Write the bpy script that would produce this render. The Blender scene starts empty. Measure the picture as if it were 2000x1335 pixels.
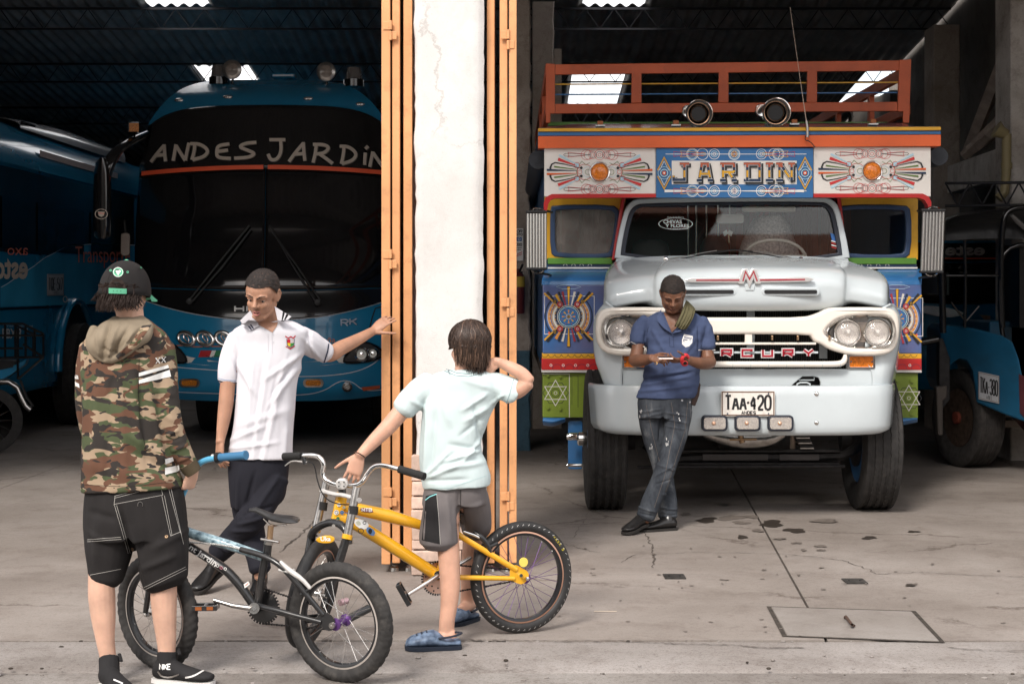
import bpy, bmesh, math, random
from math import sin, cos, pi, radians, sqrt, atan2
from mathutils import Vector, Matrix, noise
random.seed(7)
D = bpy.data
SC = bpy.context.scene
C = SC.collection
V = Vector

# ------------------------------------------------------------------ camera, sky, sun, exposure
F = 3333.0            # focal length in photo pixels (60 mm on a 36 mm sensor)
HC = 1.58             # eye height
cam_d = D.cameras.new('camera')
cam_d.lens = 60.0
cam_d.sensor_width = 36.0
cam_d.shift_y = -99.5 / 2000.0
cam_d.clip_start = 0.1
cam_d.clip_end = 2000.0
cam = D.objects.new('camera', cam_d)
cam.location = (0, 0, HC)
cam.rotation_euler = (radians(90), 0, 0)
C.objects.link(cam)
SC.camera = cam

SUN_EL, SUN_AZ = 43.0, 203.0       # azimuth measured clockwise from +Y: behind the camera, to its left
w = D.worlds.new('World')
SC.world = w
w.use_nodes = True
nt = w.node_tree
nt.nodes.clear()
sky = nt.nodes.new('ShaderNodeTexSky')
sky.sky_type = 'NISHITA'
sky.sun_disc = False
sky.sun_elevation = radians(SUN_EL)
sky.sun_rotation = radians(SUN_AZ)
sky.air_density = 1.0
sky.dust_density = 3.0
geo = nt.nodes.new('ShaderNodeTexCoord')
cn = nt.nodes.new('ShaderNodeTexNoise')
cn.inputs['Scale'].default_value = 2.6
cn.inputs['Detail'].default_value = 6
cn.inputs['Roughness'].default_value = 0.55
mp = nt.nodes.new('ShaderNodeMapping')
mp.inputs['Scale'].default_value = (1, 1, 2.6)
cr = nt.nodes.new('ShaderNodeValToRGB')
cr.color_ramp.elements[0].position = 0.36
cr.color_ramp.elements[0].color = (0, 0, 0, 1)
cr.color_ramp.elements[1].position = 0.52
cr.color_ramp.elements[1].color = (1, 1, 1, 1)
cc = nt.nodes.new('ShaderNodeValToRGB')      # cloud brightness
cc.color_ramp.elements[0].position = 0.40
cc.color_ramp.elements[0].color = (9.5, 9.2, 9.0, 1)
cc.color_ramp.elements[1].position = 0.75
cc.color_ramp.elements[1].color = (6.0, 5.9, 5.9, 1)
mx = nt.nodes.new('ShaderNodeMixRGB')
bg = nt.nodes.new('ShaderNodeBackground')
bg.inputs['Strength'].default_value = 0.15
ow = nt.nodes.new('ShaderNodeOutputWorld')
L = nt.links.new
L(geo.outputs['Generated'], mp.inputs['Vector'])
L(mp.outputs['Vector'], cn.inputs['Vector'])
L(cn.outputs['Fac'], cr.inputs['Fac'])
L(cn.outputs['Fac'], cc.inputs['Fac'])
L(cr.outputs['Color'], mx.inputs['Fac'])
L(sky.outputs['Color'], mx.inputs['Color1'])
L(cc.outputs['Color'], mx.inputs['Color2'])
L(mx.outputs['Color'], bg.inputs['Color'])
L(bg.outputs['Background'], ow.inputs['Surface'])

sd = D.lights.new('sun', 'SUN')
sd.energy = 2.1
sd.angle = radians(14)
sd.color = (1.0, 0.945, 0.88)
sun = D.objects.new('sun', sd)
_el, _az = radians(SUN_EL), radians(SUN_AZ)
_dir = V((sin(_az) * cos(_el), cos(_az) * cos(_el), sin(_el)))
sun.rotation_euler = _dir.to_track_quat('Z', 'Y').to_euler()
sun.location = (0, 0, 12)
C.objects.link(sun)
vs = SC.view_settings
vs.view_transform = 'Standard'
vs.look = 'None'
vs.exposure = 0.62
vs.gamma = 1.0
vs.use_curve_mapping = False
SC.cycles.max_bounces = 8
SC.cycles.transparent_max_bounces = 16
SC.cycles.sample_clamp_indirect = 6.0

# ------------------------------------------------------------------ helpers
def P(px, py, Y):
    """A point of the place: photo pixel (px, py) of the survey sheet at distance Y."""
    return V(((px - 1000.0) / F * Y, Y, HC - (py - 568.0) / F * Y))

MATS = {}
def mat(name, col, rough=0.5, metal=0.0, coat=0.0, var=0.0, vs=6.0, bump=0.0, bs=60.0, dirt=0.0, ds=3.0,
        dirtcol=(0.09, 0.07, 0.055), trans=0.0, alpha=1.0, spec=0.5, ior=1.45, sub=0.0, rvar=0.0, col2=None, bdist=0.004, emis=None):
    if name in MATS: return MATS[name]
    m = D.materials.new(name); m.use_nodes = True
    n = m.node_tree; b = n.nodes['Principled BSDF']; lk = n.links.new
    b.inputs['Roughness'].default_value = rough
    b.inputs['Metallic'].default_value = metal
    b.inputs['Coat Weight'].default_value = coat
    b.inputs['Coat Roughness'].default_value = 0.06
    b.inputs['Specular IOR Level'].default_value = spec
    b.inputs['IOR'].default_value = ior
    b.inputs['Transmission Weight'].default_value = trans
    b.inputs['Alpha'].default_value = alpha
    if sub:
        b.inputs['Subsurface Weight'].default_value = sub
        b.inputs['Subsurface Radius'].default_value = (0.02, 0.008, 0.004)
        b.inputs['Subsurface Scale'].default_value = 0.6
    c = (col[0], col[1], col[2], 1)
    b.inputs['Base Color'].default_value = c
    tc = n.nodes.new('ShaderNodeTexCoord')
    last = None
    if var:
        t = n.nodes.new('ShaderNodeTexNoise'); t.inputs['Scale'].default_value = vs; t.inputs['Detail'].default_value = 5
        r = n.nodes.new('ShaderNodeValToRGB'); r.color_ramp.elements[0].position = 0.32; r.color_ramp.elements[1].position = 0.68
        d = col2 or (col[0] * (1 - var), col[1] * (1 - var), col[2] * (1 - var))
        r.color_ramp.elements[0].color = (d[0], d[1], d[2], 1)
        k = 1 if col2 else 1 + var * 0.5
        r.color_ramp.elements[1].color = (min(1, col[0] * k), min(1, col[1] * k), min(1, col[2] * k), 1)
        lk(tc.outputs['Object'], t.inputs['Vector']); lk(t.outputs['Fac'], r.inputs['Fac']); lk(r.outputs['Color'], b.inputs['Base Color'])
        last = r.outputs['Color']
    if dirt:
        t = n.nodes.new('ShaderNodeTexNoise'); t.inputs['Scale'].default_value = ds; t.inputs['Detail'].default_value = 9; t.inputs['Roughness'].default_value = 0.7
        r = n.nodes.new('ShaderNodeValToRGB'); r.color_ramp.elements[0].position = 0.52; r.color_ramp.elements[1].position = 0.74
        r.color_ramp.elements[0].color = (0, 0, 0, 1); r.color_ramp.elements[1].color = (dirt, dirt, dirt, 1)
        x = n.nodes.new('ShaderNodeMixRGB'); x.inputs['Color2'].default_value = (*dirtcol, 1)
        if last: lk(last, x.inputs['Color1'])
        else: x.inputs['Color1'].default_value = c
        lk(tc.outputs['Object'], t.inputs['Vector']); lk(t.outputs['Fac'], r.inputs['Fac']); lk(r.outputs['Color'], x.inputs['Fac']); lk(x.outputs['Color'], b.inputs['Base Color'])
    if rvar:
        t = n.nodes.new('ShaderNodeTexNoise'); t.inputs['Scale'].default_value = 9; t.inputs['Detail'].default_value = 6
        q = n.nodes.new('ShaderNodeMapRange'); q.inputs['To Min'].default_value = max(0.02, rough - rvar); q.inputs['To Max'].default_value = min(1, rough + rvar)
        lk(tc.outputs['Object'], t.inputs['Vector']); lk(t.outputs['Fac'], q.inputs['Value']); lk(q.outputs['Result'], b.inputs['Roughness'])
    if bump:
        t = n.nodes.new('ShaderNodeTexNoise'); t.inputs['Scale'].default_value = bs; t.inputs['Detail'].default_value = 6
        u = n.nodes.new('ShaderNodeBump'); u.inputs['Strength'].default_value = bump; u.inputs['Distance'].default_value = bdist
        lk(tc.outputs['Object'], t.inputs['Vector']); lk(t.outputs['Fac'], u.inputs['Height']); lk(u.outputs['Normal'], b.inputs['Normal'])
    if emis:
        b.inputs['Emission Color'].default_value = (*emis[:3], 1); b.inputs['Emission Strength'].default_value = emis[3]
    MATS[name] = m
    return m

def glassmat(name, tint=(0.9, 0.95, 0.95), rough=0.02, ior=1.5):
    """thin pane: fresnel reflection over a clear see-through sheet"""
    m = D.materials.new(name); m.use_nodes = True; n = m.node_tree; n.nodes.clear(); lk = n.links.new
    fr = n.nodes.new('ShaderNodeFresnel'); fr.inputs['IOR'].default_value = ior
    t = n.nodes.new('ShaderNodeBsdfTransparent'); t.inputs['Color'].default_value = (*tint, 1)
    g = n.nodes.new('ShaderNodeBsdfGlossy'); g.inputs['Roughness'].default_value = rough
    x = n.nodes.new('ShaderNodeMixShader'); o = n.nodes.new('ShaderNodeOutputMaterial')
    lk(fr.outputs['Fac'], x.inputs['Fac']); lk(t.outputs[0], x.inputs[1]); lk(g.outputs[0], x.inputs[2]); lk(x.outputs[0], o.inputs['Surface'])
    MATS[name] = m
    return m

class G:
    def __init__(s):
        s.v = []; s.f = []; s.mi = []; s.mats = []; s.cur = 0
    def use(s, m):
        if m not in s.mats: s.mats.append(m)
        s.cur = s.mats.index(m); return s
    def add(s, vs, fs):
        b = len(s.v); s.v += [V(a) for a in vs]
        for f in fs: s.f.append(tuple(b + i for i in f)); s.mi.append(s.cur)
        return s
    def box(s, x0, x1, y0, y1, z0, z1):
        if x0 > x1: x0, x1 = x1, x0
        if y0 > y1: y0, y1 = y1, y0
        if z0 > z1: z0, z1 = z1, z0
        return s.add([(x0,y0,z0),(x1,y0,z0),(x1,y1,z0),(x0,y1,z0),(x0,y0,z1),(x1,y0,z1),(x1,y1,z1),(x0,y1,z1)],
                     [(0,3,2,1),(4,5,6,7),(0,1,5,4),(1,2,6,5),(2,3,7,6),(3,0,4,7)])
    def pbox(s, x0, y0, x1, y1, Y, d, Y2=None):
        """box whose front face covers the survey rectangle at distance Y, d deep"""
        a = P(x0, y0, Y); b = P(x1, y1, Y)
        return s.box(a.x, b.x, Y, Y + d, a.z, b.z)
    def obox(s, c, dx, dy, dz):
        """oriented box: centre and three half-axis vectors"""
        c = V(c); dx = V(dx); dy = V(dy); dz = V(dz); vs = []
        for k in (-1, 1):
            for a, b in ((-1,-1),(1,-1),(1,1),(-1,1)): vs.append(c + dx*a + dy*b + dz*k)
        return s.add(vs, [(0,3,2,1),(4,5,6,7),(0,1,5,4),(1,2,6,5),(2,3,7,6),(3,0,4,7)])
    def loft(s, rings, cap=True, close=False):
        n = len(rings[0]); vs = [p for r in rings for p in r]; fs = []
        m = len(rings)
        for i in range(m if close else m - 1):
            j = (i + 1) % m
            for k in range(n):
                l = (k + 1) % n
                fs.append((i*n+k, i*n+l, j*n+l, j*n+k))
        if cap and not close:
            fs.append(tuple(range(n))[::-1]); fs.append(tuple((m-1)*n + k for k in range(n)))
        return s.add(vs, fs)
    def tube(s, pts, r, n=8, smooth=0, closed=False, cap=True, flat=1.0, up=None):
        pts = [V(p) for p in pts]
        rr = list(r) if isinstance(r, (list, tuple)) else [r] * len(pts)
        for _ in range(smooth): pts, rr = chaikin(pts, rr, closed)
        m = len(pts); rings = []; pn = None
        for i, p in enumerate(pts):
            if closed: t = pts[(i+1) % m] - pts[i-1]
            else: t = pts[min(i+1, m-1)] - pts[max(i-1, 0)]
            if t.length < 1e-9: t = V((0, 0, 1))
            t.normalize()
            if pn is None:
                a = V(up) if up else (V((0,0,1)) if abs(t.z) < 0.9 else V((1,0,0)))
                u = (a - t * a.dot(t)).normalized()
            else:
                u = pn - t * pn.dot(t)
                u = u.normalized() if u.length > 1e-6 else t.orthogonal().normalized()
            pn = u; w_ = t.cross(u)
            rings.append([p + u * (rr[i] * flat * cos(2*pi*k/n)) + w_ * (rr[i] * sin(2*pi*k/n)) for k in range(n)])
        return s.loft(rings, cap, closed)
    def lathe(s, prof, c, axis, n=24, a0=0, a1=2*pi, closed=False, cap=True):
        """prof: (radius, height along axis)"""
        c = V(c); ax = V(axis).normalized(); u = ax.orthogonal().normalized(); w_ = ax.cross(u)
        full = abs(a1 - a0) > 6.28; m = n if full else n + 1; b = []
        for i in range(m):
            a = a0 + (a1 - a0) * i / n; d = u * cos(a) + w_ * sin(a)
            b += [c + d * r + ax * h for r, h in prof]
        k = len(prof); fs = []
        for i in range(n):
            j = (i + 1) % m
            for q in range(k if closed else k - 1):
                q2 = (q + 1) % k
                fs.append((i*k+q, j*k+q, j*k+q2, i*k+q2))
        if not closed and full and cap:
            if prof[0][0] > 1e-6: fs.append(tuple(i*k for i in range(m))[::-1])
            if prof[-1][0] > 1e-6: fs.append(tuple(i*k+k-1 for i in range(m)))
        return s.add(b, fs)
    def disc(s, c, axis, r, h=0.0, n=24, r2=None):
        return s.lathe([(0, 0), (r, 0), (r2 if r2 is not None else r, h), (0, h)] if h else [(0, 0), (r, 0)], c, axis, n)
    def ball(s, c, r, n=12, m=8):
        """r: radius or three radii"""
        rx, ry, rz = (r, r, r) if not isinstance(r, (tuple, list)) else r
        c = V(c); vs = [c + V((0, 0, -rz))]; fs = []
        for i in range(1, m):
            a = -pi/2 + pi*i/m
            for k in range(n): vs.append(c + V((rx*cos(a)*cos(2*pi*k/n), ry*cos(a)*sin(2*pi*k/n), rz*sin(a))))
        vs.append(c + V((0, 0, rz)))
        for k in range(n): fs.append((0, 1+(k+1) % n, 1+k))
        for i in range(m-2):
            for k in range(n): fs.append((1+i*n+k, 1+i*n+(k+1) % n, 1+(i+1)*n+(k+1) % n, 1+(i+1)*n+k))
        e = len(vs)-1
        for k in range(n): fs.append((e, 1+(m-2)*n+k, 1+(m-2)*n+(k+1) % n))
        return s.add(vs, fs)
    def grid(s, rows, thick=0.0, tdir=None):
        n = len(rows[0]); m = len(rows); vs = [V(p) for r in rows for p in r]
        fs = [(i*n+k, i*n+k+1, (i+1)*n+k+1, (i+1)*n+k) for i in range(m-1) for k in range(n-1)]
        if thick:
            td = V(tdir) * thick; N = len(vs); vs += [v + td for v in vs]
            fs += [(N+i*n+k, N+(i+1)*n+k, N+(i+1)*n+k+1, N+i*n+k+1) for i in range(m-1) for k in range(n-1)]
            for k in range(n-1):
                fs.append((k, N+k, N+k+1, k+1)); q = (m-1)*n; fs.append((q+k, q+k+1, N+q+k+1, N+q+k))
            for i in range(m-1):
                fs.append((i*n, (i+1)*n, N+(i+1)*n, N+i*n)); fs.append((i*n+n-1, N+i*n+n-1, N+(i+1)*n+n-1, (i+1)*n+n-1))
        return s.add(vs, fs)
    def prism(s, pts, d):
        """closed 3-D outline pushed by vector d"""
        n = len(pts); pts = [V(p) for p in pts]; d = V(d)
        return s.add(pts + [p + d for p in pts], [tuple(range(n)), tuple(range(2*n-1, n-1, -1))] + [(k, n+k, n+(k+1) % n, (k+1) % n) for k in range(n)])
    def merge(s, me, M=None, fn=None):
        b = [v.co.copy() for v in me.vertices]
        if M: b = [M @ v for v in b]
        if fn: b = [fn(v) for v in b]
        return s.add(b, [tuple(p.vertices) for p in me.polygons])

def chaikin(pts, rr=None, closed=False):
    n = len(pts); o = []; q = []
    rr = rr or [0] * n
    if not closed: o.append(pts[0]); q.append(rr[0])
    for i in range(n if closed else n - 1):
        a, b = pts[i], pts[(i+1) % n]; ra, rb = rr[i], rr[(i+1) % n]
        o += [a * 0.75 + b * 0.25, a * 0.25 + b * 0.75]; q += [ra*.75+rb*.25, ra*.25+rb*.75]
    if not closed: o.append(pts[-1]); q.append(rr[-1])
    return o, q

def cr(vals, t):
    """Catmull-Rom through a list (numbers or Vectors), t in 0..len-1"""
    n = len(vals); i = min(int(t), n - 2); u = t - i
    p1, p2 = vals[i], vals[i+1]; p0 = vals[i-1] if i > 0 else p1 * 2 - p2; p3 = vals[i+2] if i + 2 < n else p2 * 2 - p1
    return (p1 * 2 + (p2 - p0) * u + (p0 * 2 - p1 * 5 + p2 * 4 - p3) * (u*u) + (p1 * 3 - p0 - p2 * 3 + p3) * (u*u*u)) * 0.5

def dense(rows, nu, nv):
    """smooth surface through a coarse net of points"""
    R = [[cr(r, (len(r)-1) * k / nu) for k in range(nu+1)] for r in rows]
    return [[cr([R[i][k] for i in range(len(R))], (len(R)-1) * j / nv) for k in range(nu+1)] for j in range(nv+1)]

ORG = {}
def org(p):
    return ORG.get(p.name, V((0, 0, 0))) if p else V((0, 0, 0))
def thing(name, label, cat, loc, group=None):
    o = D.objects.new(name, None); C.objects.link(o); o.location = loc; o.empty_display_size = 0.1
    o['label'] = label; o['category'] = cat
    if group: o['group'] = group
    ORG[o.name] = V(loc)
    return o
def tag(o, label, cat, group=None):
    o['label'] = label; o['category'] = cat
    if group: o['group'] = group
    return o
def obj(name, g, m=None, parent=None, smooth=None, bevel=0, kind=None, label=None, cat=None, seg=2, sub=0, loc=None, group=None):
    """one mesh object; g holds world coordinates, stored relative to the thing it belongs to"""
    if isinstance(g, G):
        me = D.meshes.new(name); o0 = org(parent) if parent else (V(loc) if loc else V((0, 0, 0)))
        me.from_pydata([v - o0 for v in g.v], [], g.f); me.validate()
        if g.mats:
            for q in g.mats: me.materials.append(q)
            if len(me.polygons) == len(g.mi): me.polygons.foreach_set('material_index', g.mi)
        elif m: me.materials.append(m)
    else:
        me = g; o0 = V((0, 0, 0)) if parent else (V(loc) if loc else V((0, 0, 0)))
        if m and not me.materials: me.materials.append(m)
    if smooth is not None:
        me.polygons.foreach_set('use_smooth', [True] * len(me.polygons))
        if smooth < 180: me.set_sharp_from_angle(angle=radians(smooth))
    o = D.objects.new(name, me); C.objects.link(o)
    if parent: o.parent = parent; ORG[o.name] = org(parent)
    else: o.location = o0; ORG[o.name] = o0
    if bevel:
        b = o.modifiers.new('bevel', 'BEVEL'); b.width = bevel; b.segments = seg; b.limit_method = 'ANGLE'; b.angle_limit = radians(35); b.harden_normals = False
    if sub:
        b = o.modifiers.new('sub', 'SUBSURF'); b.levels = sub; b.render_levels = sub
    if kind: o['kind'] = kind
    if label: o['label'] = label
    if cat: o['category'] = cat
    if group: o['group'] = group
    return o

def recalc(me):
    bm = bmesh.new(); bm.from_mesh(me); bmesh.ops.recalc_face_normals(bm, faces=bm.faces); bm.to_mesh(me); bm.free()
def baked(o):
    dg = bpy.context.evaluated_depsgraph_get(); me = D.meshes.new_from_object(o.evaluated_get(dg), depsgraph=dg)
    D.objects.remove(o); return me
def fuse(g, voxel=0.006, it=4, fac=0.5, sub=0):
    """union of overlapping closed forms into one continuous skin (world coordinates)"""
    me = D.meshes.new('tmp'); me.from_pydata(g.v, [], g.f); me.validate(); recalc(me)
    o = D.objects.new('tmp', me); C.objects.link(o)
    r = o.modifiers.new('r', 'REMESH'); r.mode = 'VOXEL'; r.voxel_size = voxel
    s = o.modifiers.new('s', 'SMOOTH'); s.factor = fac; s.iterations = it
    return baked(o)
def from_mesh(me, fn=None):
    g = G(); g.merge(me, fn=fn); D.meshes.remove(me); return g
def shape2d(outs, extrude, bevel=0.0, res=2):
    """2-D outlines (first outer, rest holes) with rounded edge -> mesh in the XY plane"""
    c = D.curves.new('tmpc', 'CURVE'); c.dimensions = '2D'; c.fill_mode = 'BOTH'; c.extrude = extrude; c.bevel_depth = bevel; c.bevel_resolution = res
    for pts in outs:
        sp = c.splines.new('POLY'); sp.points.add(len(pts) - 1); sp.use_cyclic_u = True
        for i, p in enumerate(pts): sp.points[i].co = (p[0], p[1], 0, 1)
    o = D.objects.new('tmpc', c); C.objects.link(o); me = baked(o); D.curves.remove(c); return me
def shape_at(g, outs, Y, thick, bevel=0.0, res=2, fn=None):
    """a plate facing the camera, its outline in survey pixels; front face at Y, thick deep"""
    k = Y / F
    me = shape2d([[((x-1000)*k, HC-(y-568)*k) for x, y in o] for o in outs], max(0.0002, thick/2 - bevel), bevel, res)
    def f(v):
        q = V((v.x, Y + thick/2 - v.z, v.y)); return fn(q) if fn else q
    g.merge(me, fn=f); D.meshes.remove(me); return g
def textmesh(s, bold=0.0, ext=0.0):
    c = D.curves.new('tmpt', 'FONT'); c.body = s; c.offset = bold; c.extrude = ext; c.resolution_u = 3
    o = D.objects.new('tmpt', c); C.objects.link(o); me = baked(o); D.curves.remove(c); return me

def rrect(x0, y0, x1, y1, r, n=5):
    o = []
    for cx, cy, a in ((x1-r, y0+r, -90), (x1-r, y1-r, 0), (x0+r, y1-r, 90), (x0+r, y0+r, 180)):
        for k in range(n+1):
            t = radians(a + 90*k/n); o.append((cx + r*cos(t), cy + r*sin(t)))
    return o
def smooth2(pts, it=2, closed=True):
    p = [V((a[0], a[1], 0)) for a in pts]
    for _ in range(it): p, _q = chaikin(p, None, closed)
    return [(a.x, a.y) for a in p]

def off2(pts, d):
    '''move a closed outline inwards by d (positive) or outwards'''
    n = len(pts); A = sum(pts[i][0]*pts[(i+1) % n][1]-pts[(i+1) % n][0]*pts[i][1] for i in range(n)); s = 1 if A > 0 else -1; o = []
    for i in range(n):
        a, b, c = V(pts[i-1]), V(pts[i]), V(pts[(i+1) % n]); d1 = (b-a).normalized(); d2 = (c-b).normalized()
        n1 = V((-d1.y, d1.x)); n2 = V((-d2.y, d2.x)); m = (n1+n2); m = m.normalized() if m.length > 1e-6 else n1
        q = b + m*(s*d/max(0.5, m.dot(n1))); o.append((q.x, q.y))
    return o

class Art:
    """flat painted motifs on a surface; M(x, y, off) maps sheet coordinates to the place"""
    def __init__(s, M, dl=0.0001, base=0.0008):
        s.g = G(); s.M = M; s.off = base; s.dl = dl
    def poly(s, pts, m):
        s.off += s.dl; s.g.use(m); s.g.add([s.M(x, y, s.off) for x, y in pts], [tuple(range(len(pts)))]); return s
    def disc(s, x, y, r, m, n=20, ry=None):
        return s.poly([(x + r*cos(2*pi*k/n), y + (ry or r)*sin(2*pi*k/n)) for k in range(n)], m)
    def ring(s, x, y, r, w_, m, n=24, a0=0, a1=360, sq=1.0):
        s.off += s.dl; s.g.use(m); vs = []; fs = []
        for k in range(n+1):
            a = radians(a0 + (a1-a0)*k/n)
            vs += [s.M(x + (r-w_/2)*cos(a), y + sq*(r-w_/2)*sin(a), s.off), s.M(x + (r+w_/2)*cos(a), y + sq*(r+w_/2)*sin(a), s.off)]
        for k in range(n): fs.append((2*k, 2*k+1, 2*k+3, 2*k+2))
        s.g.add(vs, fs); return s
    def line(s, pts, w_, m, closed=False, w2=None):
        s.off += s.dl; s.g.use(m); n = len(pts); p = [V((a[0], a[1])) for a in pts]; vs = []; fs = []
        for i in range(n):
            a = p[i-1] if (i > 0 or closed) else None; b = p[(i+1) % n] if (i < n-1 or closed) else None
            d1 = (p[i]-a).normalized() if a is not None and (p[i]-a).length > 1e-9 else None
            d2 = (b-p[i]).normalized() if b is not None and (b-p[i]).length > 1e-9 else None
            d1 = d1 or d2 or V((1, 0)); d2 = d2 or d1
            t = d1 + d2; t = t.normalized() if t.length > 1e-6 else d1
            nn = V((-t.y, t.x)); k = 1.0 / max(0.5, nn.dot(V((-d1.y, d1.x))))
            ww = w_ if w2 is None else w_ + (w2-w_) * i / (n-1)
            q1 = p[i] + nn*ww*0.5*k; q2 = p[i] - nn*ww*0.5*k
            vs += [s.M(q1.x, q1.y, s.off), s.M(q2.x, q2.y, s.off)]
        for k in range(n if closed else n-1): j = (k+1) % n; fs.append((2*k, 2*k+1, 2*j+1, 2*j))
        s.g.add(vs, fs); return s
    def text(s, t, x0, y0, x1, y1, w_, m, slant=0.0, rnd=0, gap=0.28, flip=False, wmul=None):
        """stroke lettering fitted to a box, y downward"""
        ws = [(0.3 if c in ' .:-I1Í' else 1.0) if c != ' ' else 0.55 for c in t]
        ws = [0.5 if c == '-' else 0.12 if c in '.:' else 0.12 if c in 'IÍ' else v for c, v in zip(t, ws)]
        tot = sum(ws) + gap * (len(t)-1); k = (x1-x0) / tot; x = 0
        for c, cw in zip(t, ws):
            for pl in STROKE.get(c, []):
                q = []
                for a, b in pl:
                    xx = x0 + (x + a*cw) * k + slant * b * (y1-y0); yy = y1 - b * (y1-y0)
                    if flip: xx = x0 + x1 - xx
                    q.append((xx, yy))
                if rnd and len(q) > 2: q = smooth2(q, rnd, False)
                if len(q) == 1: s.disc(q[0][0], q[0][1], w_*0.6, m, 8)
                else: s.line(q, w_, m)
            x += cw + gap
        return s
    def font(s, t, x0, y0, x1, y1, m, bold=0.0, flip=False):
        me = textmesh(t, bold); s.off += s.dl; s.g.use(m)
        xs = [v.co.x for v in me.vertices]; ys = [v.co.y for v in me.vertices]
        ax, bx, ay, by = min(xs), max(xs), min(ys), max(ys)
        def f(v):
            u = (v.x-ax)/(bx-ax); u = 1-u if flip else u
            return s.M(x0+(x1-x0)*u, y1-(y1-y0)*(v.y-ay)/(by-ay), s.off)
        s.g.merge(me, fn=f); D.meshes.remove(me); return s
    def flush(s, name, parent, **k):
        o = obj(name, s.g, None, parent, **k); s.g = G(); return o
    def done(s, name, parent, **k):
        return obj(name, s.g, None, parent, **k)
def planeM(Y, dirn=-1):
    def M(x, y, off=0.0):
        p = P(x, y, Y); p.y += dirn*off; return p
    return M

STROKE = {
 'A': [[(0,0),(.5,1),(1,0)],[(.18,.33),(.82,.33)]], 'B': [[(0,0),(0,1),(.7,1),(.95,.85),(.95,.65),(.7,.52),(0,.52)],[(.7,.52),(1,.36),(1,.14),(.75,0),(0,0)]],
 'C': [[(1,.8),(.75,1),(.25,1),(0,.8),(0,.2),(.25,0),(.75,0),(1,.2)]], 'D': [[(0,0),(0,1),(.65,1),(1,.75),(1,.25),(.65,0),(0,0)]],
 'E': [[(1,1),(0,1),(0,0),(1,0)],[(0,.52),(.8,.52)]], 'F': [[(1,1),(0,1),(0,0)],[(0,.52),(.8,.52)]],
 'G': [[(1,.8),(.75,1),(.25,1),(0,.8),(0,.2),(.25,0),(.8,0),(1,.2),(1,.5),(.6,.5)]], 'H': [[(0,0),(0,1)],[(1,0),(1,1)],[(0,.52),(1,.52)]],
 'I': [[(.5,0),(.5,1)]], 'Í': [[(.5,0),(.5,.85)],[(.3,1.0),(1.6,1.25)]], 'J': [[(1,1),(1,.2),(.75,0),(.25,0),(0,.25)]],
 'K': [[(0,0),(0,1)],[(1,1),(.05,.45)],[(.35,.62),(1,0)]], 'L': [[(0,1),(0,0),(1,0)]], 'M': [[(0,0),(0,1),(.5,.35),(1,1),(1,0)]],
 'N': [[(0,0),(0,1),(1,0),(1,1)]], 'O': [[(.25,0),(0,.2),(0,.8),(.25,1),(.75,1),(1,.8),(1,.2),(.75,0),(.25,0)]],
 'P': [[(0,0),(0,1),(.75,1),(1,.85),(1,.62),(.75,.48),(0,.48)]], 'Q': [[(.25,0),(0,.2),(0,.8),(.25,1),(.75,1),(1,.8),(1,.2),(.75,0),(.25,0)],[(.6,.3),(1,-.05)]],
 'R': [[(0,0),(0,1),(.75,1),(1,.85),(1,.65),(.75,.5),(0,.5)],[(.5,.5),(1,0)]], 'S': [[(1,.82),(.75,1),(.25,1),(0,.82),(0,.64),(.25,.52),(.75,.48),(1,.34),(1,.18),(.75,0),(.25,0),(0,.18)]],
 'T': [[(0,1),(1,1)],[(.5,1),(.5,0)]], 'U': [[(0,1),(0,.2),(.25,0),(.75,0),(1,.2),(1,1)]], 'V': [[(0,1),(.5,0),(1,1)]],
 'X': [[(0,0),(1,1)],[(0,1),(1,0)]], 'Y': [[(0,1),(.5,.5),(1,1)],[(.5,.5),(.5,0)]], 'Z': [[(0,1),(1,1),(0,0),(1,0)]],
 '0': [[(.25,0),(0,.2),(0,.8),(.25,1),(.75,1),(1,.8),(1,.2),(.75,0),(.25,0)]], '1': [[(.0,.8),(.5,1),(.5,0)]],
 '2': [[(0,.75),(.2,1),(.8,1),(1,.75),(.9,.5),(0,0),(1,0)]], '3': [[(0,.85),(.25,1),(.8,1),(1,.8),(.85,.55),(.4,.52)],[(.4,.52),(.9,.45),(1,.2),(.75,0),(.25,0),(0,.18)]],
 '4': [[(.75,0),(.75,1),(0,.3),(1,.3)]], '5': [[(.95,1),(.1,1),(.05,.55),(.7,.6),(1,.4),(1,.18),(.75,0),(.2,0),(0,.15)]],
 '7': [[(0,1),(1,1),(.35,0)]], '8': [[(.25,.52),(0,.7),(0,.85),(.25,1),(.75,1),(1,.85),(1,.7),(.75,.52),(.25,.52)],[(.25,.51),(0,.3),(0,.15),(.25,0),(.75,0),(1,.15),(1,.3),(.75,.51)]],
 '-': [[(0,.45),(1,.45)]], '.': [[(.5,.5)]], ':': [[(.5,.25)],[(.5,.75)]],
}
# ------------------------------------------------------------------ materials of the place
def GP(px, py, z=0.0):
    Y = F * (HC - z) / (py - 568.0); return V(((px-1000)/F*Y, Y, z))

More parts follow.
